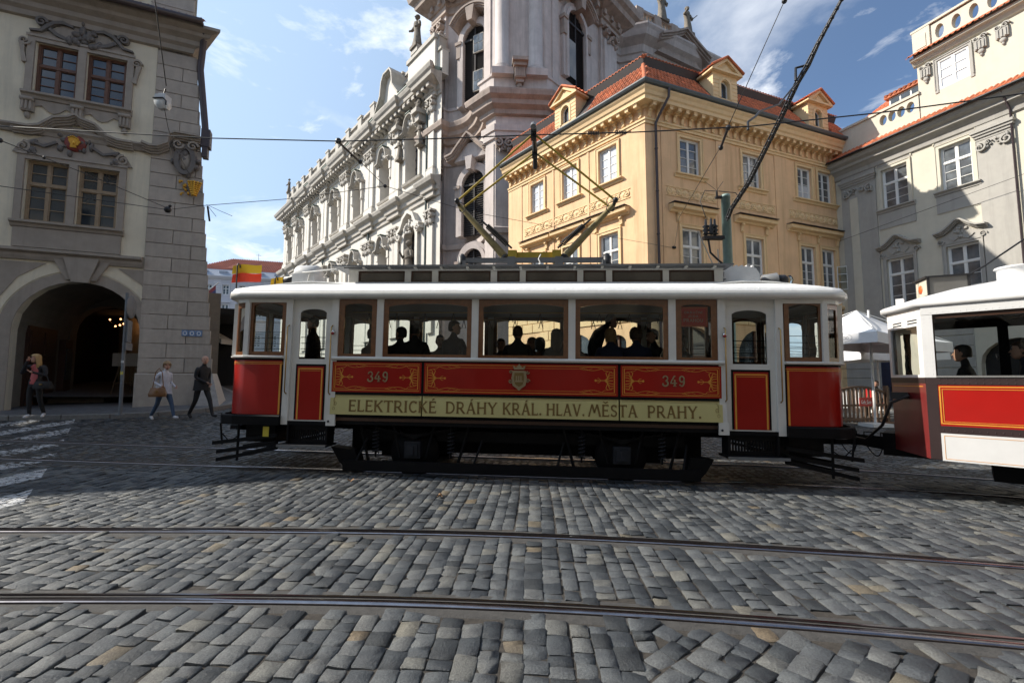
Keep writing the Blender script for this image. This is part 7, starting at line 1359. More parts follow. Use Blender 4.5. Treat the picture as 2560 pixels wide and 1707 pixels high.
# curved ends: waist sheet, posts, front windows, belt, tray
for s in (-1, 1):
    e1 = -3.79 if s < 0 else 4.10
    half = [(CX + s * dx, y) for dx, y in HALF]; curve = half + [(x, 2.1 - y) for x, y in half[-2::-1]]
    P = [(e1, 0.0)] + curve + [(e1, 2.1)]
    if s < 0: P = P[::-1]
    # P travels with the outside on its right
    if s > 0: P = P
    mb = MB(TRED); mb.sweep(P, [(.006, .955), (.006, 1.845)], smooth=True, cap=False); pw = T("end_panel", mb)
    mb = MB(TBLK); mb.sweep(P, [(.004, 1.84), (.010, 1.84), (.010, 1.872), (.004, 1.872)], cap=False); sub("black_line", mb, pw)
    mb = MB(TLIN); mb.sweep(P, [(.006, 1.775), (.0085, 1.775), (.0085, 1.785), (.006, 1.785)], cap=False); mb.sweep(P, [(.006, 1.80), (.0085, 1.80), (.0085, 1.812), (.006, 1.812)], cap=False)
    for xx in (e1 + s * .03, ): 
        for yv in (-.0085, 2.1085): mb.box(min(xx, xx + s * .028), max(xx, xx + s * .028), yv - .001, yv + .001, .96, 1.785)
    sub("gold_lining", mb, pw); mb = MB(TBLK)
    for yv in (-.0075, 2.1075): sub("black_line", MB(TBLK).box(min(e1, e1 + s * .024), max(e1, e1 + s * .024), yv - .001, yv + .001, .955, 1.845), pw)
    mb = MB(TW_); mb.sweep(P, [(0, 1.872), (.045, 1.872), (.06, 1.885), (.06, 1.905), (.03, 1.918), (-.03, 1.918)], smooth=False); T("belt_rail", mb)
    mb = MB(TW_); mb.sweep(P, [(-.03, 2.80), (.012, 2.80), (.012, 2.862), (-.03, 2.862)]); T("top_rail", mb)
    pp = [curve[0], curve[2], curve[4], curve[6], curve[8], curve[-1]]
    for x, y in pp: 
        mb = MB(TW_); mb.box(x - .04, x + .04, y - .035, y + .035, 1.918, 2.8); T("corner_post", mb)
    for a, b in zip(pp, pp[1:]):
        a, b = Vector((a[0], a[1], 0)), Vector((b[0], b[1], 0)); d = (b - a).normalized(); a2, b2 = a + d * .05, b - d * .05
        mb = MB(TWD); nn = Vector((-d.y, d.x, 0)) * .018
        def bar(p, q, z0, z1): mb.add([tuple(p - nn + Vector((0, 0, z0))), tuple(q - nn + Vector((0, 0, z0))), tuple(q + nn + Vector((0, 0, z0))), tuple(p + nn + Vector((0, 0, z0))), tuple(p - nn + Vector((0, 0, z1))), tuple(q - nn + Vector((0, 0, z1))), tuple(q + nn + Vector((0, 0, z1))), tuple(p + nn + Vector((0, 0, z1)))], [(0, 3, 2, 1), (4, 5, 6, 7), (0, 1, 5, 4), (1, 2, 6, 5), (2, 3, 7, 6), (3, 0, 4, 7)], False)
        bar(a2, b2, 1.918, 1.98); bar(a2, b2, 2.72, 2.8); bar(a2, a2 + d * .04, 1.98, 2.72); bar(b2 - d * .04, b2, 1.98, 2.72); o = T("front_window", mb)
        g = MB(TGL); g.quad(tuple(a2 + Vector((0, 0, 1.98))), tuple(b2 + Vector((0, 0, 1.98))), tuple(b2 + Vector((0, 0, 2.72))), tuple(a2 + Vector((0, 0, 2.72)))); sub("pane", g, o)
    tr = [(e1 + s * .0, -.03)] + [(CX + (x - CX) * 1.025, 1.05 + (y - 1.05) * 1.05) for x, y in curve] + [(e1, 2.13)]
    if s < 0: tr = tr[::-1]
    mb = MB(TBLK); mb.sweep(tr, [(-.1, .79), (.03, .79), (.035, .93), (.02, .95), (-.02, .95), (-.02, .82), (-.1, .82)]); T("bumper_tray", mb)
    # coupling and life guard slats at the end
    ex = CX + s * 5.06; mb = MB(TBLK); mb.box(min(ex - s * .5, ex + s * .28), max(ex - s * .5, ex + s * .28), .95, 1.15, .58, .70); mb.box(min(ex + s * .1, ex + s * .3), max(ex + s * .1, ex + s * .3), .82, 1.28, .6, .68); T("coupler", mb)
    lg = T("life_guard", MB(TBLK).tube([(ex - s * .62, .2, .62), (ex - s * .62, 1.9, .62)], .03, 6))
    for z0, z1, xo in ((.62, .47, .42), (.5, .33, .34), (.42, .2, .34)):
        mb = MB(TBLK); mb.add([(CX + s * (3.97), -.02 + .02, z0 - .03), (ex + s * (xo - .4), .02, z1 - .03), (ex + s * (xo - .4), .02, z1 + .03), (CX + s * 3.97, 0, z0 + .03), (CX + s * 3.97, .06, z0 - .03), (ex + s * (xo - .4), .06, z1 - .03), (ex + s * (xo - .4), .06, z1 + .03), (CX + s * 3.97, .06, z0 + .03)], [(0, 1, 2, 3), (4, 7, 6, 5), (0, 4, 5, 1), (3, 2, 6, 7), (1, 5, 6, 2)], False); sub("guard_slat", mb, lg)
    for yv in (.7, 1.4, 2.05): 
        for z0, z1 in ((.5, .33), (.42, .2)): mb = MB(TBLK); mb.tube([(CX + s * 3.97, yv, z0), (ex + s * -.06, yv, z1)], .028, 6); sub("guard_slat", mb, lg)
    mb = MB(TBLK); mb.tube([(ex - s * .42, .03, .8), (ex - s * .42, .03, .2)], .02, 6); mb.tube([(ex - s * .1, .03, .8), (ex - s * .15, .03, .45)], .015, 6); mb.tube([(ex - s * .42, .03, .6), (ex - s * .28, .02, .5), (ex - s * .15, .03, .62)], .01, 5); mb.box(min(ex - s * .5, ex - s * 1.0), max(ex - s * .5, ex - s * 1.0), .1, 1.9, .5, .8); sub("guard_hanger", mb, lg)
    # step with its slotted riser
    a, b = (-3.68, -3.0) if s < 0 else (3.25, 4.0); mb = MB(TBLK); mb.box(a, b, .0, .25, .8, .86); mb.box(a - .05, b + .05, -.16, .25, .47, .50); mb.box(a, a + .03, .0, .25, .5, .8); mb.box(b - .03, b, .0, .25, .5, .8); mb.box(a, b, .05, .08, .72, .8); mb.box(a, b, .05, .08, .5, .56)
    for i in range(16): x = a + .03 + (b - a - .06) * (i + .5) / 16; mb.box(x - .011, x + .011, .055, .075, .56, .72)
    mb.use(TGRY); mb.box(a - .06, b + .06, -.175, -.16, .465, .505); T("step", mb)
mb = MB(mat("yellow sticker", (0.6, 0.5, 0.05), 0.5, 0.05)); mb.box(-4.08, -3.98, -.006, -.002, .6, .76); T("warning_plate", mb)
# undercarriage
mb = MB(TBLK); mb.box(-3.0, 3.25, .05, .14, .82, .985); mb.box(-4.3, 4.6, .5, 1.6, .7, .85); mb.box(-2.95, 3.2, .14, 1.96, .86, .94); mb.box(-2.6, 2.7, .32, .42, .55, .72); mb.box(-2.6, 2.7, 1.68, 1.78, .55, .72); mb.box(-2.9, 3.1, .75, 1.4, .3, .86); mb.box(-2.3, -1.7, .6, 1.5, .25, .6); mb.box(1.8, 2.4, .6, 1.5, .25, .6); T("chassis_and_light_block", mb)  # low central box is added to block light under the car
mb = MB(TBLK); mb.box(-2.72, 2.85, .0, .05, .1, .26); 
for x in (-2.5, -.6, .7, 2.6): mb.tube([(x, .02, .26), (x + .1, .2, .6)], .02, 5)
T("side_guard_plank", mb); T("plough", MB(TBLK).prism([(-3.0, .44), (-2.6, .4), (-2.5, .12), (-2.7, .06), (-2.85, .2)], .16, .4)); T("plough", MB(TBLK).prism([(3.1, .4), (2.75, .42), (2.65, .1), (2.85, .06), (2.98, .2)], .16, .4))
for ax_ in (-1.63, 1.70):
    for yv in (.33, 1.77):
        mb = MB(TBLK); mb.lathe([(.0, -.05), (.36, -.05), (.36, .0), (.40, .01), (.40, .06), (.05, .06), (0, .06)], (ax_, yv, .385), 24, axis='y'); o = T("wheel", mb)
        mb = MB(TGRY); mb.lathe([(.345, -.052), (.362, -.052), (.362, -.056), (.345, -.056)], (ax_, yv, .385), 24, axis='y'); sub("tyre_rim", mb, o)
    for yv, sg in ((.22, -1), (1.88, 1)):
        mb = MB(TBOX); mb.box(ax_ - .13, ax_ + .13, yv - .1, yv + .08, .3, .56); mb.box(ax_ - .09, ax_ + .09, yv - .13 if sg < 0 else yv, yv if sg < 0 else yv + .13, .34, .52); mb.box(ax_ - .03, ax_ + .03, yv - .15, yv - .13, .36, .5); T("axle_box", mb); mb = MB(TBLK)
        for k_ in range(6): w = .72 - .1 * k_; band(mb, [(ax_ - w, .78 - .0 * k_ - .012 * k_ + .0), (ax_ - w * .5, .70 - .012 * k_), (ax_, .665 - .014 * k_), (ax_ + w * .5, .70 - .012 * k_), (ax_ + w, .78 - .012 * k_)], .013, yv - .06, yv + .04)
        T("leaf_spring", mb)
        for dx in (-.62, .62):
            mb = MB(TBOX); mb.tube([(ax_ + dx + .05 * math.cos(t * .9) + .0, yv - .05 + .05 * math.sin(t * .9), .36 + .0085 * t) for t in range(44)], .011, 5); mb.use(TBLK); mb.tube([(ax_ + dx, yv - .05, .3), (ax_ + dx, yv - .05, .82)], .018, 5); T("coil_spring", mb)
        for dx in (-.35, .35): mb = MB(TBLK); mb.tube([(ax_ + dx, yv - .02, .85), (ax_ + dx * .6, yv - .04, .3)], .022, 5); T("brake_hanger", mb); mb = MB(TBLK); mb.tube([(ax_ + dx * 2.6, yv, .85), (ax_ + dx * 2.1, yv - .03, .2)], .025, 5); T("brake_hanger", mb)
# saloon interior
mb = MB(TCEIL); mb.box(-4.3, 4.6, .08, 2.02, 2.84, 2.855); T("ceiling", mb); mb = MB(TDW); loft(mb, [(outline(-.04), .88), (outline(-.04), .93)]); mb.box(-2.92, 3.17, .08, 2.02, .93, 1.06); T("floor", mb)
for far in (False, True):
    mb = MB(TDW); mbox(mb, -2.85, 3.1, .07, .10, 1.06, 1.86, far); mbox(mb, -2.85, 3.1, .1, .55, 1.42, 1.46, far); mbox(mb, -2.85, 3.1, .5, .54, 1.06, 1.42, far); mbox(mb, -2.85, 3.1, .1, .13, 1.46, 1.9, far); T("bench", mb)
for x in (-2.93, 3.18):
    mb = MB(TDW); mb.box(x - .02, x + .02, .08, .62, .93, 1.95); mb.box(x - .02, x + .02, 1.48, 2.02, .93, 1.95); mb.box(x - .02, x + .02, .08, 2.02, 2.62, 2.84)
    for yv in (.1, .62, 1.48, 2.0): mb.box(x - .025, x + .025, yv - .03, yv + .03, 1.95, 2.62)
    o = T("bulkhead", mb); g = MB(TGL)
    for yv in (.13, 1.51): g.quad((x, yv, 1.95), (x, yv + .46, 1.95), (x, yv + .46, 2.62), (x, yv, 2.62))
    sub("pane", g, o)
mb = MB(BRASS)
for yv in (.55, 1.55): mb.tube([(-2.9, yv, 2.72), (3.15, yv, 2.72)], .014, 6)
for i in range(12):
    for yv in (.55, 1.55): mb.use(TDW); mb.tube([(-2.6 + .5 * i, yv, 2.71), (-2.64 + .5 * i, yv, 2.56), (-2.56 + .5 * i, yv, 2.56), (-2.6 + .5 * i, yv, 2.71)], .008, 5)
T("strap_rail", mb)
mb = MB(TDW); mb.box(-4.72, -4.3, .75, 1.35, .93, 1.75); mb.lathe([(.0, 1.75), (.16, 1.75), (.17, 1.85), (.12, 1.92), (0, 1.92)], (-4.5, 1.05, 0), 14); mb.use(BRASS); mb.tube([(-4.5, 1.05, 1.92), (-4.5, 1.05, 2.0), (-4.4, .95, 2.02)], .015, 6); T("driving_controller", mb)
mb = MB(RSG); mb.box(2.57, 3.0, .038, .046, 2.44, 2.75); o = T("route_plate", mb); PK = mat("pale notice lettering", (0.6, 0.5, 0.45), 0.5, 0.05)
for txt, z, h, w in (("OKRUŽNÍ", .205, .035, .28), ("JÍZDA", .145, .035, .16), ("PRAHOU", .075, .05, .3)):
    lb, ww = letters(txt, h, PK, .002, fit=w); sub("notice_text", lb, o, (2.785 - w / 2, .0375, 2.44 + z))
mb = MB(TLIN); band(mb, [(2.585, 2.455), (2.985, 2.455), (2.985, 2.735), (2.585, 2.735), (2.585, 2.455)], .006, .0362, .0379); sub("gold_lining", mb, o)
# pantograph
pg_ = T("pantograph", MB(TGRY).box(-.98, -.92, .62, 1.5, 3.5, 3.66).box(1.46, 1.52, .62, 1.5, 3.5, 3.66)); pcx = .25
mb = MB(TGRY)
for yv in (.72, 1.4): mb.box(-1.05, 1.6, yv - .035, yv + .035, 3.64, 3.72)
for x in (-.12, .72): mb.box(x - .07, x + .07, .68, 1.44, 3.56, 3.74)
sub("base_beam", mb, pg_); mb = MB(IRON)
for x in (-1.0, 1.55):
    for yv in (.72, 1.4): mb.lathe([(.05, 3.49), (.085, 3.53), (.05, 3.56), (.085, 3.6), (.07, 3.64), (.075, 3.74), (.04, 3.77), (.025, 3.8), (0, 3.8)], (x, yv, 0), 12)
sub("insulator", mb, pg_)
mb = MB(PYEL); mb.box(-.06, .62, .98, 1.14, 3.8, 3.9)
for x in (-.12, .68): mb.box(x - .08, x + .08, .9, 1.22, 3.77, 3.92); mb.lathe([(.06, 3.70), (.09, 3.74), (.06, 3.78)], (x, 1.06, 0), 10)
sub("cross_yoke", mb, pg_)
elb = {-1: (-1.15, 4.83), 1: (1.72, 4.80)}; base_x = {-1: -.26, 1: .82}; top_z = 6.0
for s in (-1, 1):
    ex, ez = elb[s]; mb = MB(PDK); mb.tube([(base_x[s], 1.06, 3.82), (base_x[s] + (ex - base_x[s]) * .5, 1.06, 3.82 + (ez - 3.82) * .5), (ex, 1.06, ez)], [.075, .06, .042], 10); mb.use(IRON); mb.ball((base_x[s], 1.06, 3.82), (.09, .1, .075), 10, 6); sub("lower_arm", mb, pg_)
    mb = MB(IRON); mb.tube([(ex, .86, ez), (ex, 1.26, ez)], .035, 8); mb.ball((ex, .84, ez), .05, 8, 5); mb.ball((ex, 1.28, ez), .05, 8, 5); mb.tube([(ex, .85, ez), (ex - s * .12, .87, ez - .05), (ex - s * .16, .9, ez - .14), (ex - s * .08, .95, ez - .2)], .008, 5); sub("elbow_shaft", mb, pg_)
    for y0_, y1_ in ((.86, .72), (1.26, 1.40)): mb = MB(PYEL); mb.tube([(ex, y0_, ez), (pcx + s * .05, y1_, top_z - .04)], .020, 8); sub("upper_arm", mb, pg_)
    a, b = Vector((base_x[s] + s * -.12, 1.0, 3.98)), Vector((base_x[s] + (ex - base_x[s]) * .48, 1.0, 3.98 + (ez - 3.82) * .5)); d = (b - a); mb = MB(IRON); u = d.normalized(); v1 = u.cross(Vector((0, 1, 0))).normalized(); v2 = u.cross(v1)
    mb.tube([tuple(a + d * (.15 + .7 * t / 150) + (v1 * math.cos(t * .75) + v2 * math.sin(t * .75)) * .042) for t in range(151)], .012, 5, smooth=True); mb.tube([tuple(a), tuple(a + d * .16)], .02, 6); mb.tube([tuple(a + d * .84), tuple(b + u * .06)], .02, 6); sub("tension_spring", mb, pg_)
mb = MB(IRON); mb.tube([(pcx, .62, top_z - .02), (pcx, 1.06, top_z + .02), (pcx, 1.5, top_z - .02)], .035, 8); mb.tube([(pcx, .42, top_z - .08), (pcx, .5, top_z + .02), (pcx, .62, top_z + .04), (pcx, 1.5, top_z + .04), (pcx, 1.64, top_z + .02), (pcx, 1.82, top_z - .12)], .045, 8); mb.box(pcx - .05, pcx + .05, .66, .78, top_z - .1, top_z + .08); mb.box(pcx - .05, pcx + .05, 1.34, 1.46, top_z - .1, top_z + .08); mb.use(TGRY); mb.tube([(pcx, .38, top_z - .06), (pcx, .52, top_z + .06)], .05, 8); sub("collector_bow", mb, pg_)
mb = MB(WHITE); mb.tube([(.4, .7, 3.78), (.36, .68, 3.7), (.4, .68, 3.6)], .01, 5); sub("cable", mb, pg_)
# ---------------------------------------------------------------- trailer car turning behind the tram
tz = G(6.0, 6.8); trl = thing("trailer_car", "red and white riveted trailer car cut by the picture edge, coupled behind the tram", "tram", (5.81, 6.42, tz), R(-45))
TLW = mat("trailer white paint", (0.70, 0.70, 0.70), 0.35, 0.05, 3, coat=0.3); TLR = mat("trailer red paint", (0.38, 0.009, 0.006), 0.3, 0.07, 3, coat=0.4); TLD = mat("trailer maroon end", (0.16, 0.02, 0.02), 0.35, 0.15, 4, coat=0.3); TBRN = mat("brown black band", (0.03, 0.016, 0.016), 0.5, 0.2)
LEN = 6.5; TP2 = [(LEN, 2.1), (0.35, 2.1), (0.0, 2.05), (-.44, 1.3), (-.44, .78), (0, 0.0), (LEN, 0)]; TS = TP2[2:6]
def Q(name, mb, parent=None): return sub(name, mb, parent or trl)
mb = MB(TLR); mb.box(.12, LEN, 0.0, .04, 1.02, 1.58); sp_ = Q("side_panel", mb)
mb = MB(TLIN)
for a in ((.13, LEN, 1.545, 1.56), (.16, LEN, 1.515, 1.522), (.13, LEN, 1.045, 1.06), (.16, LEN, 1.075, 1.082)): mb.box(a[0], a[1], -.004, -.001, a[2], a[3])
mb.box(.13, .145, -.004, -.001, 1.06, 1.545); mb.box(.16, .167, -.004, -.001, 1.082, 1.515); sub("gold_lining", mb, sp_)
mb = MB(TBRN); mb.box(0, LEN, -.006, .04, 1.58, 1.68); mb.box(0, .12, -.004, .04, .56, 1.58); mb.box(.12, LEN, -.006, .04, .92, 1.02); bd = Q("black_band", mb)
rv = MB(TBRN); rv.ball((0, 0, 0), (.008, .007, .008), 6, 4); rvm = rv.mesh("rivet"); rw = MB(TLW); rw.ball((0, 0, 0), (.006, .005, .006), 6, 4); rwm = rw.mesh("rivet")
for i in range(26):
    for z in (1.655, 1.6, .965): obj("rivet", rvm, bd, (.15 + .07 * i, -.006, z))
mb = MB(TLW); mb.box(.12, LEN, -.012, .04, .55, .92); sk_ = Q("skirt_board", mb); mb = MB(TLIN); mb.box(.15, LEN, -.0145, -.0125, .885, .89); mb.box(.15, LEN, -.0145, -.0125, .575, .58); mb.box(.15, .155, -.0145, -.0125, .58, .885); sub("gold_lining", mb, sk_)
mb = MB(TLW); mb.box(0.0, .115, -.01, .05, 1.68, 2.56); ps_ = Q("side_post", mb)
for i in range(15): obj("rivet", rwm, ps_, (.085, -.01, 1.73 + .056 * i)); obj("rivet", rwm, ps_, (.02, -.01, 1.73 + .056 * i))
for i in range(3): mb = MB(TLW); mb.box(1.5 + 1.6 * i, 1.6 + 1.6 * i, -.01, .05, 1.70, 2.56); Q("side_post", mb)
mb = MB(TLW); mb.box(.0, LEN, -.014, .05, 2.56, 2.68); tr_ = Q("top_rail", mb)
for i in range(22): obj("rivet", rwm, tr_, (.1 + .06 * i, -.014, 2.585))
mb = MB(mat("aluminium strip", (0.6, 0.6, 0.6), 0.25, 0.05, metal=0.8)); mb.box(.115, LEN, -.02, .05, 1.68, 1.705); Q("window_rail", mb)
for i, (a, b) in enumerate(((.115, 1.5), (1.6, 3.1), (3.2, 4.7))):
    mb = MB(TDW); mb.box(a, b, .02, .04, 2.5, 2.56); mb.box(a, a + .015, .02, .04, 1.705, 2.5); mb.box(b - .03, b, .02, .04, 1.705, 2.5); o = Q("window", mb); g = MB(TGL); g.quad((a, .03, 1.705), (b, .03, 1.705), (b, .03, 2.5), (a, .03, 2.5)); sub("pane", g, o)
for a, b in zip(TS, TS[1:]):
    va, vb = Vector((a[0], a[1], 0)), Vector((b[0], b[1], 0)); d = (vb - va); L_ = d.length; d.normalize(); ang = math.atan2(d.y, d.x)
    def loc(name, mb, par=trl): o = obj(name, mb.mesh(name), par, tuple(va), 0, (0, 0, ang)); return o
    # local x runs from vb back to va, outside is -y
    mb = MB(TLD); mb.box(.0, L_, 0, .04, .56, 1.60); e_ = loc("end_panel", mb)
    mb = MB(TBRN); mb.box(0, L_, -.005, .04, 1.60, 1.68); sub("black_band", mb, e_); mb = MB(TLIN); mb.box(.06, L_ - .06, -.003, -.001, 1.55, 1.56); sub("gold_lining", mb, e_)
    mb = MB(TLW); mb.box(0, .07, -.005, .05, 1.68, 2.56); mb.box(L_ - .11, L_, -.005, .05, 1.68, 2.56); mb.box(.07, L_ - .11, -.005, .05, 1.68, 1.72); mb.box(.07, L_ - .11, -.005, .05, 2.42, 2.56); mb.box(0, L_, -.008, .05, 2.561, 2.68); mb.use(DARK)
    if L_ > .8:
        for x in (.16, .56):
            for z in (2.46, 2.5): mb.box(x, x + .24, -.007, -.005, z, z + .018)
    o = sub("end_frame", mb, e_); g = MB(TGL); g.quad((.07, .02, 1.72), (L_ - .11, .02, 1.72), (L_ - .11, .02, 2.42), (.07, .02, 2.42)); sub("pane", g, o)
mb = MB(TLW); o2 = [(x + (.1 if x > 0 else -.08) * (x != 0), y) for x, y in TP2]
def inset(k_, dz): return [(x if x > 3 else x + (3 - x) * k_ * .5, 1.05 + (y - 1.05) * (1 - k_)) for x, y in TP2]
rings = [(inset(-.03, 0), 2.68), (inset(-.05, 0), 2.70), (inset(-.05, 0), 2.76), (inset(-.02, 0), 2.79), (inset(.25, 0), 2.93), (inset(.55, 0), 3.03), (inset(.85, 0), 3.09)]
loft(mb, [(P[::-1], z) for P, z in rings]); Q("roof", mb)
mb = MB(mat("route box panel", (0.13, 0.125, 0.115), 0.4, 0.1)); mb.box(.0, .5, .0, .45, 0, .3); mb.use(mat("route box beige", (0.55, 0.5, 0.4), 0.5, 0.06)); mb.box(-.01, -.0001, .03, .42, .03, .27); mb.use(IRON); mb.box(-.04, .54, -.03, .48, .3, .325); mb.box(-.015, .51, -.012, -.0001, -.02, .02); mb.box(-.016, .015, -.015, .0, .0, .3); mb.box(.48, .51, -.015, 0, 0, .3); mb.box(.05, .45, .05, .4, -.25, 0); rb2 = Q("route_box", mb); rb2.location = (.06, 1.08, 2.96); rb2.rotation_euler = (0, 0, R(22))
mb = MB(mat("orange disc", (0.75, 0.13, 0.03), 0.4, 0.05)); mb.lathe([(0, .016), (.07, .016), (.07, .01), (0, .01)], (0, .25, .15), 18, axis='x'); mb.v = [(-x, y, z) for x, y, z in mb.v]; sub("route_disc", mb, rb2)
mb = MB(TLW); mb.lathe([(.0, .22), (.22, .22), (.23, .2), (.2, .19), (.2, .02), (.27, .0), (.27, -.04)], (1.0, 1.0, 3.04), 20); Q("roof_ventilator", mb); mb = MB(TLW); mb.box(-.34, -.24, .95, 1.15, 2.75, 2.95); Q("roof_lamp", mb)
mb = MB(TDW); mb.box(0, LEN, .05, 2.05, 2.62, 2.66); mb.box(0, LEN, .05, 2.05, .7, .76); Q("ceiling", mb); mb = MB(TBLK); mb.box(0, LEN, 2.06, 2.1, .56, 1.7); mb.box(0, LEN, 2.06, 2.1, 2.5, 2.68)
for i in range(5): mb.box(.8 + 1.3 * i, .92 + 1.3 * i, 2.05, 2.1, 1.7, 2.5)
mb.box(.6, LEN, .6, 1.6, .25, .56); Q("far_side", mb)
mb = MB(IRON)
for i in range(5): mb.tube([(.45 + .45 * i, .6, 2.62), (.3 + .45 * i, .6, 2.56), (.38 + .45 * i, .6, 2.52), (.52 + .45 * i, .6, 2.52), (.6 + .45 * i, .6, 2.56), (.45 + .45 * i, .6, 2.62)], .01, 5)
Q("hand_strap", mb)
for x in (1.6, 4.6):
    for yv in (.3, 1.8): mb = MB(TBLK); mb.lathe([(0, -.05), (.34, -.05), (.36, 0), (.38, .05), (0, .05)], (x, yv, .38), 20, axis='y'); Q("wheel", mb)
mb = MB(TBLK); mb.box(-1.35, -.5, .98, 1.12, .55, .68); mb.add([(-1.35, .93, .62), (-1.2, .93, .75), (-.5, .93, .72), (-.5, .93, .5)], [(0, 1, 2, 3)], False); mb.box(-.6, .1, .8, 1.3, .45, .8); mb.tube([(-1.3, 1.05, .6), (-1.7, 1.1, .66)], .04, 8)
for k_ in range(4): mb.tube([(-1.3 + .22 * k_, .97, .68), (-1.3 + .22 * k_, .97, .78), (-1.18 + .22 * k_, .97, .78), (-1.18 + .22 * k_, .97, .68)], .012, 5)
for k_ in (-1.2, -.85): mb.tube([(k_ + .1 * math.sin(math.pi * t / 8) * .3 + .03 * t, .95, .6 - .2 * math.sin(math.pi * t / 8)) for t in range(9)], .009, 5)
Q("drawbar", mb); mb = MB(IRON); mb.tube([(-.2, .25, 1.42), (-.42, .3, 1.3), (-.55, .4, .95), (-.8, .7, .68), (-1.15, .9, .72), (-1.5, 1.1, 1.2), (-1.55, 1.15, 1.5)], .022, 6); mb.box(-.42, -.22, .3, .42, 1.36, 1.46); Q("brake_hose", mb)
# ---------------------------------------------------------------- overhead line
def wire(name, P, r, label, cat="wire", sag=0, m=None, group=None, extra=None):
    mb = MB(m or IRON); mb.tube(P, r, 6)
    if extra: extra(mb)
    return solo(mb.build(name), label, cat, group)
cw = [(-30, 10.6, 8.0), (-10.67, 9.1, 6.78), (-6.06, 8.75, 6.33), (-3.34, 8.5, 6.13), (-1.52, 8.3, 6.07), (0.26, 8.15, 6.06), (2.2, 8.0, 6.03), (4.18, 7.7, 5.97), (6.17, 7.3, 5.98), (8.02, 6.8, 5.99), (12, 5.0, 6.0)]
def cwx(mb):
    for x, y, z in ((1.4, 8.05, 6.04), (1.9, 8.02, 6.035)):
        for k_ in range(7): mb.box(x + .03 * k_, x + .03 * k_ + .015, y - .02, y + .02, z - .03, z + .035)
wire("contact_wire", cw, .011, "black contact wire running over the tram and under its pantograph", extra=cwx)
def ins(P):
    def f(mb):
        for x, y, z, r in P: mb.ball((x, y, z), r, 8, 5)
    return f
wire("span_wire", [(-3.41, 8.6, 6.17), (-3.29, 9.6, 6.23), (-3.45, 12.0, 6.75), (-1.41, 15.0, 7.15), (2.8, 17.6, 7.3), (7.42, 20.55, 7.53)], .008, "thin span wire from the contact wire left of the pantograph to the yellow house", extra=lambda mb: (mb.tube([(-3.41, 8.6, 6.17), (-3.30, 9.6, 6.23)], .022, 6), ins([(-3.41, 8.6, 6.19, .06), (-3.30, 9.55, 6.23, .05), (-3.45, 12.0, 6.75, .05), (7.42, 20.5, 7.53, .07)])(mb)))
wire("span_wire", [(-3.45, 12.0, 6.75), (-6.09, 12.0, 6.39), (-8.75, 12.6, 6.44), (-9.32, 12.0, 6.09), (-10.44, 9.0, 5.45), (-13, 3, 4.6)], .008, "thin span wire crossing the arcade house below its lower windows", extra=ins([(-9.32, 12.0, 6.09, .09), (-9.28, 12.02, 6.2, .04), (-9.9, 10.5, 5.76, .03)]))
wire("span_wire", [(-8.2, 5.5, 5.3), (-8.78, 7.5, 5.61), (-9.17, 9.5, 5.93), (-9.32, 12.0, 6.13)], .008, "thin slanting wire in front of the arcade house with small insulators", extra=ins([(-8.78, 7.5, 5.61, .045), (-8.95, 8.4, 5.75, .03)]))
wire("wall_bracket_wire", [(-10.2, 15.3, 7.1), (-10.2, 14.8, 7.32), (-9.2, 14.0, 6.8), (-8.2, 13.0, 6.28)], .008, "short wire and bracket at the corner edge of the arcade house against the sky", extra=lambda mb: mb.tube([(-10.35, 15.2, 6.9), (-10.24, 14.9, 7.3)], .03, 6))
wire("suspension_wire", [(5.2, 6.2, 9.6), (4.6, 7.2, 7.89), (3.91, 7.9, 6.08), (4.02, 8.4, 6.0), (5.27, 14.0, 6.59), (7.48, 20.55, 7.53)], .007, "thin wire slanting down from the top edge to the yellow house wall", extra=lambda mb: (mb.tube([(3.91, 7.9, 6.06), (4.05, 8.5, 6.0)], .024, 6), ins([(3.91, 7.9, 6.06, .05), (4.05, 8.5, 6.0, .05), (4.6, 7.2, 7.89, .045), (7.48, 20.5, 7.53, .07)])(mb)))
FD = [(8.1, 8.2, 12.2), (7.35, 9.5, 9.95), (7.13, 10.0, 9.31), (7.0, 10.2, 8.92), (6.93, 10.5, 8.69), (6.86, 11.0, 8.22), (6.73, 11.6, 7.62), (6.55, 12.2, 6.93), (6.34, 12.8, 6.42), (6.24, 13.0, 6.0)]
def fdx(mb):
    F2 = [Vector(p) for p in FD]
    for a, b in zip(F2[1:], F2[2:]):
        n_ = max(2, int((b - a).length / .16))
        for i in range(n_): p = a.lerp(b, i / n_); mb.ball(tuple(p), .05, 6, 4)
    for dx, dy in ((.05, .02), (-.05, .04)): mb.tube([(p[0] + dx * min(1, i / 3), p[1] + dy, p[2]) for i, p in enumerate(FD)], .02, 6)
    mb.tube([(6.93, 10.5, 8.69), (6.6, 10.2, 8.35), (5.84, 9.5, 7.51), (4.9, 8.6, 6.8), (4.58, 8.2, 6.45), (4.3, 7.95, 6.2), (4.27, 7.9, 6.02)], .022, 6); mb.tube([(7.0, 10.25, 8.95), (6.8, 10.35, 8.95), (6.75, 10.3, 8.6)], .03, 6)
wire("feeder_cable", FD, .026, "thick clamped feeder cable rising from the green pole to the top edge", "cable", extra=fdx)
wire("roof_cable", [(9.5, 6.6, 4.6), (8.04, 7.0, 3.72), (7.6, 7.2, 3.35), (7.32, 7.3, 3.16), (6.98, 7.35, 3.1)], .014, "dark cable sagging down to the roof of the trailer car", "cable")
wire("span_wire", [(17.9, 24.3, 9.0), (20.35, 17.5, 9.63), (22.5, 11, 10.2)], .01, "thin wire in front of the cream house at the right")
GRN = mat("grey green pole paint", (0.24, 0.34, 0.31), 0.45, 0.15, 6); px_, py_ = 6.3, 13.05; pzb = G(px_, py_)
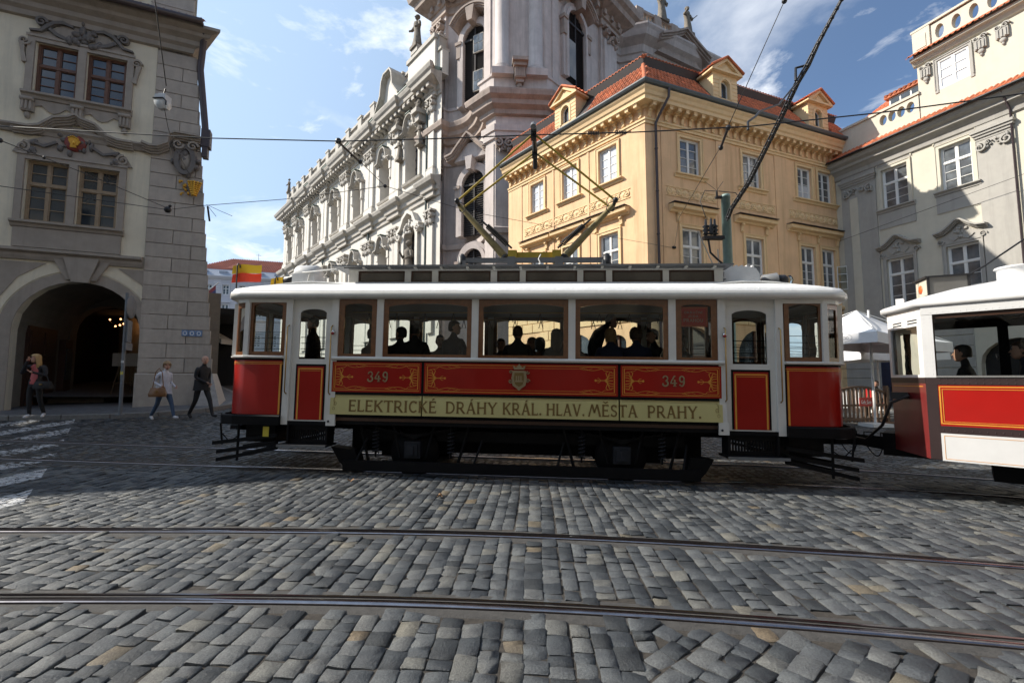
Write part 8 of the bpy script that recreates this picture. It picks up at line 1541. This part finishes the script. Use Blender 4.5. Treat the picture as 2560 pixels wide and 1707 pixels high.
pole = thing("catenary_pole", "green round catenary pole in front of the yellow house with black insulators", "pole", (px_, py_, pzb)); H_ = 6.95 - pzb
mb = MB(GRN); mb.lathe([(.17, 0), (.17, 1.0), (.14, 1.05), (.125, H_ - .1), (.13, H_ - .1), (.13, H_ - .02), (.0, H_)], (0, 0, 0), 16); sub("shaft", mb, pole)
mb = MB(IRON); mb.box(-.3, .12, -.05, .05, H_ - .12, H_ - .06); mb.tube([(-.25, 0, H_ - .1), (-.25, 0, H_ + .12)], .03, 6); mb.tube([(-.2, 0, H_ + .1), (.3, 0, H_ + .05), (.4, -.1, H_ - .2)], .012, 5); mb.tube([(-.25, 0, H_ + .1), (-.6, 0, H_ + .12), (-.75, 0, H_ - .2), (-.6, 0, H_ - .7)], .012, 5)
for a in (-.35, .2): mb.tube([(-.25, 0, H_ + .12), (-.25 + a, 0, H_ + .4)], .006, 4)
sub("top_bracket", mb, pole); mb = MB(IRON)
for k_ in range(3): mb.lathe([(.0, H_ - 1.25), (.1, H_ - 1.2), (.05, H_ - 1.15), (.1, H_ - 1.08), (.05, H_ - 1.03), (.1, H_ - .97), (.04, H_ - .92), (.03, H_ - .75), (0, H_ - .75)], (-.35 - .13 * k_, -.05 * (k_ % 2), 0), 10)
mb.box(-.7, -.1, -.08, .08, H_ - 1.36, H_ - 1.26); mb.tube([(-.55, 0, H_ - 1.36), (-.5, 0, H_ - 1.75), (-.25, 0, H_ - 2.0), (-.13, 0, H_ - 2.1)], .03, 6); sub("insulator_group", mb, pole)
mb = MB(mat("pale rod", (0.4, 0.38, 0.33), 0.5, 0.1)); mb.tube([(-.85, 0, H_ - 1.1), (-.32, 0, H_ - 2.4)], .016, 6); mb.tube([(-.28, 0, H_ - 1.65), (-.26, 0, H_ - 3.6)], .016, 6); mb.use(IRON); mb.ball((-.3, 0, H_ - 2.4), .05, 6, 4); mb.tube([(-.3, 0, H_ - 2.2), (-.1, 0, H_ - 2.2)], .012, 5); sub("switch_rod", mb, pole)
# hanging street lamp
lamp = thing("street_lamp", "white box lamp hanging on wires before the stone pier of the arcade house", "street lamp", (-8.43, 10.5, 8.07)); lamp.scale = (.82,) * 3
mb = MB(mat("lamp casing", (0.5, 0.52, 0.53), 0.35, 0.06, 5)); mb.box(-.17, .15, -.12, .12, .14, .33); mb.box(-.1, .08, -.08, .08, .33, .38); sub("casing", mb, lamp); mb = MB(mat("frosted lamp glass", (0.62, 0.65, 0.66), 0.2, 0.06, 4)); loft(mb, [([(-.18, -.13), (.16, -.13), (.16, .13), (-.18, .13)], .139), ([(-.16, -.12), (.17, -.12), (.17, .12), (-.16, .12)], .02), ([(-.1, -.07), (.14, -.07), (.14, .07), (-.1, .07)], -.08)]); sub("diffuser", mb, lamp)
mb = MB(IRON); mb.tube([(-.2, -.14, .2), (.1, -.14, .2), (.19, -.13, .1), (.19, -.13, -.02)], .018, 6); mb.tube([(0, 0, .38), (.05, 0, .55)], .02, 6); sub("bracket", mb, lamp)
wire("lamp_wire", [(-8.38, 10.5, 8.6), (-7.96, 9.5, 9.95), (-7.6, 8.6, 11.3)], .012, "black wire from which the white box lamp hangs"); wire("lamp_wire", [(-8.38, 10.5, 8.0), (-8.9, 11.3, 8.0), (-9.61, 12.5, 8.09), (-10.6, 14.5, 8.2)], .008, "thin wire from below the box lamp to the stone pier")
# ---------------------------------------------------------------- signs on the left pavement
sz = G(-10.35, 12.75) + .12; sg = thing("sign_post", "grey metal post on the pavement with traffic signs seen edge on", "sign", (-10.62, 12.45, sz)); GALV = mat("galvanised steel", (0.16, 0.175, 0.19), 0.55, 0.15, 8)
mb = MB(GALV); mb.tube([(0, 0, 0), (-.02, 0, 3.35)], .042, 10); mb.lathe([(.036, .0), (.1, .0), (.1, .03), (.036, .03)], (0, 0, 0), 10); sub("post", mb, sg)
mb = MB(GALV); mb.lathe([(0, -.012), (.3, -.012), (.32, 0), (.3, .012), (0, .012)], (0, 0, 0), 22, axis='x'); o = sub("sign_disc", mb, sg, (.11, 0, 2.95)); o.rotation_euler = (0, 0, R(20)); mb = MB(GALV); mb.box(-.012, .012, -.22, .22, -.3, .3); o = sub("sign_plate", mb, sg, (.1, 0, 2.28)); o.rotation_euler = (0, 0, R(28)); mb = MB(GALV); mb.box(-.012, .012, -.24, .24, -.1, .1); o = sub("sign_plate", mb, sg, (.11, 0, 1.86)); o.rotation_euler = (0, 0, R(24))
mb = MB(mat("yellow sticker", (.6, .5, .05))); mb.box(-.04, .04, -.04, -.036, 1.1, 1.18); mb.use(WHITE); mb.box(-.038, .038, -.039, -.036, 1.42, 1.48); sub("sticker", mb, sg)
sp = thing("street_plate", "three small blue and white house number plates on the stone pier", "sign", FA.w(-.57, .045, 3.0), FA.a); BLU = mat("enamel blue plate", (0.16, 0.25, 0.42), 0.4, 0.1, 12)
for i in range(3):
    mb = MB(BLU); mb.cbox(-.09, .09, -.015, 0, -.1, .1, .01); mb.use(WHITE); band(mb, C_(0, 0, .05, .06, 0, 360, 10), .018, -.0165, -.014); sub("number_plate", mb, sp, (-.19 + .19 * i, 0, 0))
# easel inside the arch
ez_ = thing("easel", "wooden easel with pale menu board inside the dark arch", "easel", FA.w(-2.95, -2.4, 0.92), FA.a); mb = MB(mat("easel board", (0.33, 0.31, 0.28), 0.7, 0.1)); mb.box(-.42, .42, -.02, .02, 1.05, 1.5); sub("board", mb, ez_); mb = MB(mat("easel wood", (0.13, 0.085, 0.05), 0.6, 0.2))
for s in (-1, 1): mb.tube([(s * .12, .0, 1.55), (s * .42, 0, 0)], .02, 5)
mb.tube([(0, .03, 1.55), (0, .5, 0)], .02, 5); mb.tube([(-.3, 0, .45), (.3, 0, .45)], .018, 5); sub("leg", mb, ez_)
# ---------------------------------------------------------------- pedestrians
CL = {k: mat(k, c, 0.8, 0.15, 14, 0.2, 70) for k, c in {"black cloth": (.012, .012, .014), "dark jacket": (.022, .021, .024), "pink knit": (.5, .12, .12), "white quilted jacket": (.6, .6, .66), "blue denim": (.05, .085, .15), "navy suit": (.015, .018, .035), "grey suit": (.03, .03, .034), "brown coat": (.06, .035, .022), "white trainer": (.6, .6, .62), "black leather": (.015, .014, .014), "royal blue knit": (.02, .03, .09), "red waistcoat": (.3, .03, .03)}.items()}
HR = {k: mat(k, c, 0.55, 0.25, 40, 0.3, 90) for k, c in {"blond hair": (.42, .27, .11), "dark hair": (.014, .01, .008), "brown hair": (.06, .032, .018), "grey hair": (.22, .2, .19), "sandy hair": (.3, .19, .09)}.items()}
K = CL; wz = G(-12.46, 12.1) + .115
person("blonde woman in black jacket and pink top talking on the phone before the arch", (-12.46, 11.95, .50), R(12), 'stand', dict(Re=(-.3, -.06, 1.2), Rw=(-.11, -.16, 1.53), Le=(.25, -.02, 1.15), Lw=(.1, -.24, 1.24), La=(.16, .14, .12), Lt=(.2, 0, .04), Lk=(.13, .0, .5), hd=(-.02, -.03, 1.62)), K["dark jacket"], K["black cloth"], K["white trainer"], HR["blond hair"], 'long', .965, head_turn=R(-40), shirt=K["pink knit"], bulk=.92)
def handbag(label, m, loc, rz, w, h, strap): 
    t = thing("handbag", label, "bag", loc, rz); mb = MB(m); loft(mb, [([(-w * .5, -.07), (w * .5, -.07), (w * .5, .07), (-w * .5, .07)], 0), ([(-w * .52, -.09), (w * .52, -.09), (w * .52, .09), (-w * .52, .09)], h * .3), ([(-w * .42, -.04), (w * .42, -.04), (w * .42, .04), (-w * .42, .04)], h)]); sub("bag_body", mb, t); mb = MB(m); mb.tube([(-w * .35, 0, h * .9), (-w * .2, 0, h + strap * .8), (0, 0, h + strap), (w * .2, 0, h + strap * .8), (w * .35, 0, h * .9)], .012, 6); sub("strap", mb, t); mb = MB(BRASS); mb.box(-.03, .03, -.095, -.07, h * .55, h * .68); sub("buckle", mb, t)
handbag("black handbag on the arm of the woman on the phone", K["black leather"], (-12.15, 11.85, 1.27), R(10), .36, .2, .16)
person("elderly woman in white jacket and jeans walking by the kerb", (-9.55, 12.55, G(-9.55, 12.55) + .0), R(72), 'walk', dict(Le=(.23, .06, 1.12), Lw=(.2, -.16, 1.0), Re=(-.22, .1, 1.13), Rw=(-.18, -.12, 1.02)), K["white quilted jacket"], K["blue denim"], K["white trainer"], HR["sandy hair"], 'curly', .93, head_turn=R(-25), bulk=1.12, coat=True)
handbag("brown leather shoulder bag carried by the woman in the white jacket", mat("tan leather", (.2, .09, .03), .45, .2, 12), (-9.47, 12.24, G(-9.55, 12.55) + .66), R(20), .36, .24, .52)
person("grey haired man in dark suit striding beside the woman in white", (-8.78, 12.95, G(-8.78, 12.95) + .0), R(68), 'walk', dict(Le=(.22, .05, 1.13), Lw=(.12, -.14, .96), Re=(-.2, -.02, 1.13), Rw=(-.05, -.22, 1.0)), K["black cloth"], K["black cloth"], K["black leather"], HR["grey hair"], 'short', 1.03, head_turn=R(-30), bulk=1.08, coat=True, bald=True)
# ---------------------------------------------------------------- passengers
from mathutils import Euler
TM = Matrix.Translation((0, 7.2, -.055)) @ Euler((0, .0148, -R(4.4))).to_matrix().to_4x4()
def rider(label, s, y, z, face, top, hair, style='short', pose='sit', over=None, scale=1.05, ht=0, bulk=1.0, legs=None):
    bulk *= 1.15
    p = TM @ Vector((s, y, z)); return person(label, tuple(p), face - R(4.4), pose, over, top, legs or K["black cloth"], K["black leather"], hair, style, scale, "passengers in the tram", head_turn=ht, bulk=bulk)
B_K = R(180)
rider("driver in dark uniform standing at the front door window of the tram", -3.82, 1.0, .93, R(-80), K["black cloth"], HR["dark hair"], pose='stand', scale=1.0, bulk=1.15)
rider("passenger with dark hair behind the left edge of the first wide tram window", -2.0, .5, 1.1, B_K, K["black cloth"], HR["dark hair"], 'short', ht=R(60))
rider("passenger facing out in the first wide tram window, half hidden between two men", -1.55, 1.62, 1.06, 0, K["brown coat"], HR["brown hair"], 'short', ht=R(20))
rider("man in black seen from behind, left of the suited man in the first wide window", -1.75, .52, 1.16, B_K, K["black cloth"], HR["dark hair"], 'short', bulk=1.1)
rider("man in navy suit and dark hair at the right of the first wide tram window", -1.08, .55, 1.22, R(150), K["navy suit"], HR["dark hair"], 'short', ht=R(-60), bulk=1.08)
rider("man in grey suit seen from behind in the middle wide tram window", .04, .52, 1.13, B_K, K["grey suit"], HR["brown hair"], 'short', bulk=1.12)
rider("small dark haired passenger between the grey suit and the long haired woman", .42, .6, 1.06, B_K, K["brown coat"], HR["dark hair"], 'bob', scale=.96, bulk=.9)
rider("woman with long dark hair seen from behind in the middle wide window", .70, .5, 1.08, B_K, K["black cloth"], HR["dark hair"], 'long', bulk=.92)
rider("passenger half hidden by the right post of the middle wide window", .86, .55, 1.06, B_K, K["black cloth"], HR["dark hair"], "short")
rider("passenger in brown on the far bench of the middle wide window, facing out", -.35, 1.6, 1.0, 0, K["brown coat"], HR["brown hair"], "short")
rider("passenger facing out on the far bench behind the curly haired woman", 1.8, 1.62, 1.02, 0, K["dark jacket"], HR["dark hair"], "short")
rider("passenger on the far bench between the suited men of the first wide window", -1.32, 1.6, 1.04, R(30), K["dark jacket"], HR["brown hair"], "short")
rider("fair haired passenger facing out on the far bench of the middle wide window", .25, 1.62, 1.03, 0, K["brown coat"], HR["sandy hair"], "bob")
rider("passenger in dark clothes on the far bench behind the conductor", 1.12, 1.6, 1.05, R(-20), K["black cloth"], HR["dark hair"], "short")
rider("passenger seated by the bulkhead behind the narrow front saloon window", -2.55, .6, 1.08, R(150), K["brown coat"], HR["brown hair"], "short")
rider("conductor in dark cap coat standing and bending in the third wide window", 1.38, 1.05, 1.06, R(80), K["black cloth"], HR["dark hair"], pose='stand', over=dict(che=(0, -.12, 1.3), nek=(0, -.22, 1.42), hd=(0, -.3, 1.5), Ls=(.18, -.1, 1.36), Rs=(-.18, -.1, 1.36)), bulk=1.15)
rider("fair haired woman in blue seen from behind in the third wide window", 1.60, .5, 1.1, B_K, K["royal blue knit"], HR["sandy hair"], 'bob', bulk=1.0)
rider("curly haired woman in blue seen from behind in the third wide window", 2.02, .5, 1.1, B_K, K["royal blue knit"], HR["brown hair"], 'curly', bulk=1.05)
rider("dark haired passenger looking left at the right edge of the third wide window", 2.38, .8, 1.12, R(-70), K["black cloth"], HR["dark hair"], 'short')
rider("passenger behind the small window under the red notice plate", 2.98, 1.2, 1.05, R(-80), K["black cloth"], HR["dark hair"], 'bob')
M2 = Matrix.Translation((5.81, 6.42, tz)) @ Matrix.Rotation(R(-45), 4, 'Z')
for lab, x, y, z, f, top, hair in (("dark haired man in black in the trailer car window, nearer its corner post", .42, .42, .84, R(-100), K["black cloth"], HR["dark hair"]), ("brown haired man in navy suit and sunglasses at the picture edge in the trailer window", .98, .42, .86, R(-90), K["navy suit"], HR["brown hair"])):
    o = person(lab, tuple(M2 @ Vector((x, y, z))), f + R(-45), 'sit', None, top, K["black cloth"], K["black leather"], hair, 'short', 1.0, "passengers in the trailer car", bulk=1.1)
# ---------------------------------------------------------------- flags on the tram front
FY, FR_ = mat("yellow flag cloth", (0.8, 0.5, 0.02), 0.7, 0.06, 8), mat("red flag cloth", (0.75, 0.06, 0.02), 0.7, 0.06, 8)
for lab, p, s in (("yellow over red flag nearest the left end of the tram roof", (-5.0, 8.15, 3.17), 1.0), ("second yellow and red flag, partly behind the white roof drum", (-4.75, 9.0, 3.12), .95)):
    t = thing("flag", lab, "flag", p, R(6), group="flags on the tram roof"); mb = MB(IRON); mb.tube([(0, 0, -.1), (0, 0, .42), (.02, 0, .46), (.05, 0, .44), (.05, 0, .38)], .012, 6); sub("flag_staff", mb, t)
    for nm, m_, z0, z1 in (("flag_half", FY, .26, .42), ("flag_half", FR_, .10, .26)):
        mb = MB(m_); vs = []
        for j in range(4):
            for i in range(15): u = i / 14; vs.append((-.09 + .50 * u * s, .035 * math.sin(u * 7 + j * .4) , z0 + (z1 - z0) * j / 3 + .012 * math.sin(u * 6) + .035 * u))
        mb.add(vs, [(j * 15 + i, j * 15 + i + 1, (j + 1) * 15 + i + 1, (j + 1) * 15 + i) for j in range(3) for i in range(14)], True); sub(nm, mb, t)
t = thing("flag", "dark red and blue flag on the house front up the street", "flag", (-31.0, 46, 10.7), 0); t.scale = (.75,) * 3; mb = MB(IRON); mb.tube([(-.6, 0, -.8), (1.3, 0, .8)], .04, 6); sub("flag_staff", mb, t); mb = MB(mat("flag red", (.18, .03, .04))); mb.add([(-.5, 0, -.75), (.9, 0, .4), (.9, .05, -.1), (-.2, .1, -1.0)], [(0, 1, 2, 3)]); mb.use(mat("flag blue", (.03, .04, .12))); mb.add([(-.2, .1, -1.0), (.9, .05, -.1), (.9, .1, -.9), (-.3, .1, -1.1)], [(0, 1, 2, 3)]); sub("flag_cloth", mb, t)
# ---------------------------------------------------------------- cafe on the right
UMB = mat("white parasol cloth", (0.72, 0.72, 0.73), 0.8, 0.05, 4); ULOGO = mat("red logo print", (0.55, 0.05, 0.04), 0.6, 0.05); UGR = mat("grey logo print", (0.25, 0.25, 0.27), 0.6, 0.05)
def parasol(label, ctr, N, Rr, F_, L_, apex):
    t = thing("parasol", label, "parasol", ctr, group="cafe parasols"); gz = ctr[2]; o_ = Vector(ctr); cs = [Vector(p) - o_ for p in (L_, N, Rr, F_)]; ap = Vector(apex) - o_; mb = MB(UMB)
    for a, b in zip(cs, cs[1:] + cs[:1]):
        g = []; n_ = 6
        for i in range(n_ + 1):
            u = i / n_
            for j in range(n_ + 1): p = ap.lerp(a.lerp(b, j / n_), u); p.z -= .10 * math.sin(math.pi * u) + .05 * u * math.sin(math.pi * j / n_); g.append(tuple(p))
        mb.add(g, [(i * (n_ + 1) + j, i * (n_ + 1) + j + 1, (i + 1) * (n_ + 1) + j + 1, (i + 1) * (n_ + 1) + j) for i in range(n_) for j in range(n_)], True)
    sub("canopy", mb, t); mb = MB(UMB)
    for a, b in zip(cs, cs[1:] + cs[:1]):
        vs = []
        for j in range(9): p = a.lerp(b, j / 8); z = p.z - .05 * math.sin(math.pi * j / 8); vs += [(p.x, p.y, z), (p.x * 1.005, p.y * 1.005, z - .29)]
        mb.add(vs, [(2 * j, 2 * j + 1, 2 * j + 3, 2 * j + 2) for j in range(8)], True)
    sub("valance", mb, t); mb = MB(WHITE); mb.tube([(0, 0, 0), (0, 0, ap.z)], .035, 8)
    for c in cs: mb.tube([(0, 0, ap.z - .9), tuple(c.lerp(Vector((0, 0, ap.z - .5)), .5))], .014, 5); mb.tube([tuple(ap), tuple(c)], .014, 5)
    mb.box(-.3, .3, -.3, .3, 0, .1); sub("pole", mb, t)
    a, b = cs[0], cs[1]; d = (b - a); d.z = 0; W = d.length; ang = math.atan2(d.y, d.x)
    for (a, b), k_ in (((cs[0], cs[1]), .55), ((cs[1], cs[2]), .5)):
        d = b - a; ang = math.atan2(d.y, d.x); p = a.lerp(b, k_); mb, w = letters("SEGAFREDO", .09, UGR, .004, fit=.5); mb.use(ULOGO); band(mb, [(-.08, -.06), (-.03, .06), (.0, .18), (.06, .2)], .035, -.005, 0); mb.use(UGR); band(mb, C_(.22, .05, .36, .14, 0, 360, 24), .008, -.004, 0); o = sub("logo_print", mb, t, (p.x - .2, p.y - .03, p.z - .24)); o.rotation_euler = (0, 0, ang)
parasol("white square cafe parasol with printed logo between the two tram cars", (10.9, 13.8, G(10.9, 13.8)), (10.0, 12.4, 2.83), (13.4, 13.8, 2.62), (12.3, 16.0, 2.75), (8.75, 14.3, 2.93), (10.6, 13.9, 3.62))
parasol("white cafe parasol further back, shaded, seen under the first one", (13.8, 17.2, G(13.8, 17.2)), (12.2, 15.9, 2.5), (15.6, 16.2, 2.5), (15.4, 18.6, 2.5), (11.9, 18.3, 2.5), (13.8, 17.2, 3.2))
FW = mat("brown fence wood", (0.13, 0.075, 0.045), 0.65, 0.25, 12, 0.2, 40); fr = thing("cafe_fence", "brown wooden picket barrier with arched top and a red drink sign, by the cafe", "fence", (10.75, 14.2, G(10.75, 14.2)), R(16))
WF = 2.3
for i in range(14):
    x = -WF / 2 + WF * (i + .5) / 14; h = .92 + .2 * math.sin(math.pi * (i + .5) / 14); mb = MB(FW); mb.box(-.035, .035, -.012, .012, .08, h); sub("picket", mb, fr, (x, 0, 0))
mb = MB(FW); band(mb, [(-WF / 2 + WF * i / 12, .95 + .2 * math.sin(math.pi * i / 12)) for i in range(13)], .06, -.03, .03); mb.box(-WF / 2, WF / 2, -.03, -.012, .12, .2); mb.box(-WF / 2, WF / 2, -.03, -.012, .55, .62); sub("rail", mb, fr)
for x in (-WF / 2, WF / 2): mb = MB(FW); mb.box(x - .05, x + .05, -.05, .05, 0, 1.18); mb.box(x - .2, x + .2, -.25, .25, 0, .05); sub("post", mb, fr)
mb = MB(ULOGO); mb.box(-.05, .5, -.05, -.035, .56, .82); o = sub("drink_sign", mb, fr); SCR = mat("white script", (.75, .75, .75), .5, .02); sc_ = MB(SCR)
def loopy(P, w=.02): band(sc_, P, w, -.054, -.0505)
for bx in (.03, .26):
    loopy(C_(bx + .03, .69, .03, .045, 60, 320, 10)); loopy(C_(bx + .075, .675, .018, .022, 0, 360, 8), .014); loopy([(bx + .1, .66), (bx + .125, .74), (bx + .11, .74), (bx + .115, .655)] if bx < .2 else C_(bx + .115, .675, .018, .022, 0, 360, 8), .014); loopy(C_(bx + .145, .675, .018, .022, 0, 360, 8), .014); loopy([(bx + .163, .69), (bx + .168, .655)], .014)
loopy([(.03, .645), (.2, .62), (.42, .635)], .01); sub("script_lettering", sc_, o)
CHR = mat("red chair plastic", (0.45, 0.02, 0.02), .4, .1); WCH = mat("white chair slats", (.66, .66, .66), .5, .05)
ch0 = None
for i, (x, y, a) in enumerate(((11.5, 15.2, .3), (12.45, 15.6, 1.4), (12.9, 16.3, 2.2))):
    if ch0 is None:
        ch0 = thing("cafe_chair", "red cafe chair behind the brown barrier, nearest the fence post", "chair", (x, y, G(x, y)), a, group="chairs at the cafe"); mb = MB(CHR); mb.box(-.22, .22, -.22, .22, .43, .47); sub("seat", mb, ch0); mb = MB(CHR); mb.box(-.22, .22, .2, .24, .6, .95); sub("backrest", mb, ch0)
        for sx in (-.2, .2):
            for sy in (-.2, .2): mb = MB(IRON); mb.tube([(sx, sy, 0), (sx, sy, .95 if sy > 0 else .43)], .014, 5); sub("leg", mb, ch0)
    else: c = copytree(ch0); c.location = (x, y, G(x, y)); c.rotation_euler = (0, 0, a); c["label"] = ("red cafe chair under the parasol, between fence and trailer car", "red cafe chair furthest back under the parasol")[i - 1]
wb = thing("slatted_bench", "white slatted round backed seat behind the cafe barrier", "bench", (10.9, 14.75, G(10.9, 14.75)), R(14)); 
for i in range(9): mb = MB(WCH); x = -.5 + .125 * i; mb.box(-.04, .04, -.015, .015, .3, .75 + .3 * math.cos(x * 2.2)); sub("slat", mb, wb, (x, 0, 0))
mb = MB(WCH); mb.box(-.55, .55, .02, .5, .42, .46); sub("seat", mb, wb); mb = MB(WCH); band(mb, [(-.56 + .14 * i, .76 + .3 * math.cos((-.56 + .14 * i) * 2.2)) for i in range(9)], .05, -.02, .02); sub("top_rail", mb, wb)
for lab, x, y, f, top, hair, st in (("dark haired cafe guest in black seated behind the barrier, left", 10.4, 15.4, .6, K["black cloth"], HR["brown hair"], 'bob'), ("cafe guest in dark jacket seated at the right of the barrier", 12.35, 15.5, -1.2, K["dark jacket"], HR["dark hair"], 'short'), ("cafe guest in white shirt seated furthest left behind the barrier", 9.75, 15.1, 1.0, K["white trainer"], HR["dark hair"], 'short')):
    person(lab, (x, y, G(x, y)), f, 'sit', None, top, K["black cloth"], K["black leather"], hair, st, 1.0, "guests at the cafe")
tb = thing("cafe_table", "small round cafe table behind the brown barrier", "table", (11.3, 15.6, G(11.3, 15.6))); mb = MB(FW); mb.lathe([(0, .72), (.38, .72), (.38, .75), (0, .75)], (0, 0, 0), 16); sub("tabletop", mb, tb); mb = MB(IRON); mb.tube([(0, 0, 0), (0, 0, .72)], .03, 6); mb.lathe([(0, 0), (.25, 0), (.25, .03), (0, .03)], (0, 0, 0), 12); sub("leg", mb, tb)
bs = FB.w(3.0, .4, 0); bsn = thing("menu_board", "round pink sticker and green ring on the dark menu board by the door", "sign", (bs[0], bs[1], 0), FB.a); mb = MB(NAVY); mb.box(-.5, .5, -.02, .02, 1.35, 2.5); sub("board", mb, bsn)
for txt, z, w in (("OFFER", 2.3, .5), ("MENU", 2.1, .4)): lb, ww = letters(txt, .09, PK, .003, fit=w); sub("board_text", lb, bsn, (-w / 2, -.0205, z))
mb = MB(mat("pink sticker", (.5, .1, .14), .5)); mb.lathe([(0, .03), (.2, .03), (.2, .021), (0, .021)], (.1, 0, 1.75), 14, axis='y'); sub("sticker", mb, bsn); mb = MB(mat("green ring", (.04, .3, .2), .5)); mb.lathe([(.17, .03), (.26, .03), (.26, .021), (.17, .021)], (.42, 0, 1.3), 20, axis='y'); sub("sticker", mb, bsn); mb = MB(NAVY)
for s in (-.4, .4): mb.box(s - .03, s + .03, -.02, .02, 0, 1.35)
sub("leg", mb, bsn)
# ---------------------------------------------------------------- cars up the street
def car(label, loc, rz, col, taxi=False):
    t = thing("parked_car", label, "car", loc, rz, group="cars up the street"); pm = mat("car paint " + label[:6], col, .25, .05, 2, coat=.6); mb = MB(pm)
    body = [(-2.1, .35), (-2.15, .6), (-2.05, .85), (-1.1, .95), (1.3, .95), (2.0, .85), (2.1, .6), (2.05, .35)]; cab = [(-1.25, .94), (-.55, 1.4), (.75, 1.42), (1.45, .94)]
    mb.prism(body, -.82, .82); mb.prism([(-1.1, .951), (-.55, 1.42), (.75, 1.44), (1.4, .951)], -.66, .66); sub("body", mb, t); mb = MB(PANE); mb.prism([(-1.02, .97), (-.55, 1.36), (.72, 1.38), (1.3, .97)], -.668, .668); mb.add([(-1.17, -.6, .97), (-1.17, .6, .97), (-.62, .56, 1.39), (-.62, -.56, 1.39)], [(0, 1, 2, 3)], False); sub("window", mb, t)
    for x in (-1.3, 1.3):
        for y in (-.8, .8): mb = MB(IRON); mb.lathe([(0, -.1), (.31, -.1), (.33, 0), (.31, .1), (0, .1)], (x, y, .32), 18, axis='y'); w_ = sub("wheel", mb, t)
    for y in (-.6, .6): mb = MB(WHITE); mb.ball((-2.08, y, .66), (.07, .16, .08), 8, 5); sub("headlight", mb, t)
    mb = MB(IRON); mb.box(-2.17, -2.1, -.36, .36, .55, .74); mb.box(-2.16, -2.05, -.6, .6, .35, .45); sub("grille", mb, t); mb = MB(WHITE); mb.box(-2.18, -2.171, -.26, .26, .42, .53); sub("number_plate", mb, t)
    if taxi: mb = MB(mat("taxi roof sign", (.7, .6, .2), .4)); mb.box(-.1, .1, -.3, .3, 1.44, 1.58); sub("roof_sign", mb, t)
    return t
def cz(x, y): return G(x, y) + .0
car("yellow taxi facing the square between the corner house and the tram", (-22.95, 36.0, cz(-22.95, 36)), R(58), (.62, .5, .06), True); car("blue car parked behind the yellow taxi", (-26.5, 43.0, cz(-26.5, 43)), R(60), (.03, .07, .2)); car("dark car furthest up the street behind the taxi", (-29.8, 45.5, cz(-29.8, 45.5)), R(60), (.03, .03, .04)); car("dark blue car right of the taxi, half hidden by the tram", (-25.2, 41.0, cz(-25.2, 41)), R(60), (.02, .04, .09))
aw = thing("awning", "grey shop awning projecting from the arcade house flank up the street", "awning", (-14.6, 21.8, 3.3)); mb = MB(GRY); mb.add([(-.5, -.4, .9), (-.5, 2.2, .9), (.75, 1.9, .1), (.75, -.2, .1), (.75, 1.9, -.12), (.75, -.2, -.12), (-.5, -.4, .85), (-.5, 2.2, .85)], [(0, 1, 2, 3), (3, 2, 4, 5), (0, 3, 5, 6), (1, 7, 4, 2)], False); sub("awning_cloth", mb, aw)
# fallen leaves
LF = mat("dry leaf", (0.26, 0.14, 0.06), 0.8, 0.3, 20)
for i, (x, y, a, w_) in enumerate(((-2.43, 7.0, .4, "nearest the tram, left of centre"), (-.96, 6.2, 1.6, "on the setts before the tram's lettered board"))):
    mb = MB(LF); vs = []
    for k_ in range(12): t = 2 * math.pi * k_ / 12; r_ = .045 * (1 if k_ % 2 else .62); vs.append((r_ * 1.3 * math.cos(t), r_ * math.sin(t), .012 + .02 * math.cos(2 * t)))
    vs.append((0, 0, .0)); mb.add(vs, [(k_, (k_ + 1) % 12, 12) for k_ in range(12)], False); mb.tube([(.05, 0, .01), (.12, .01, .015)], .003, 4); o = mb.build("fallen_leaf", None, (x, y, G(x, y) + .012), a); solo(o, "dry orange leaf " + w_, "leaf", "fallen leaves")
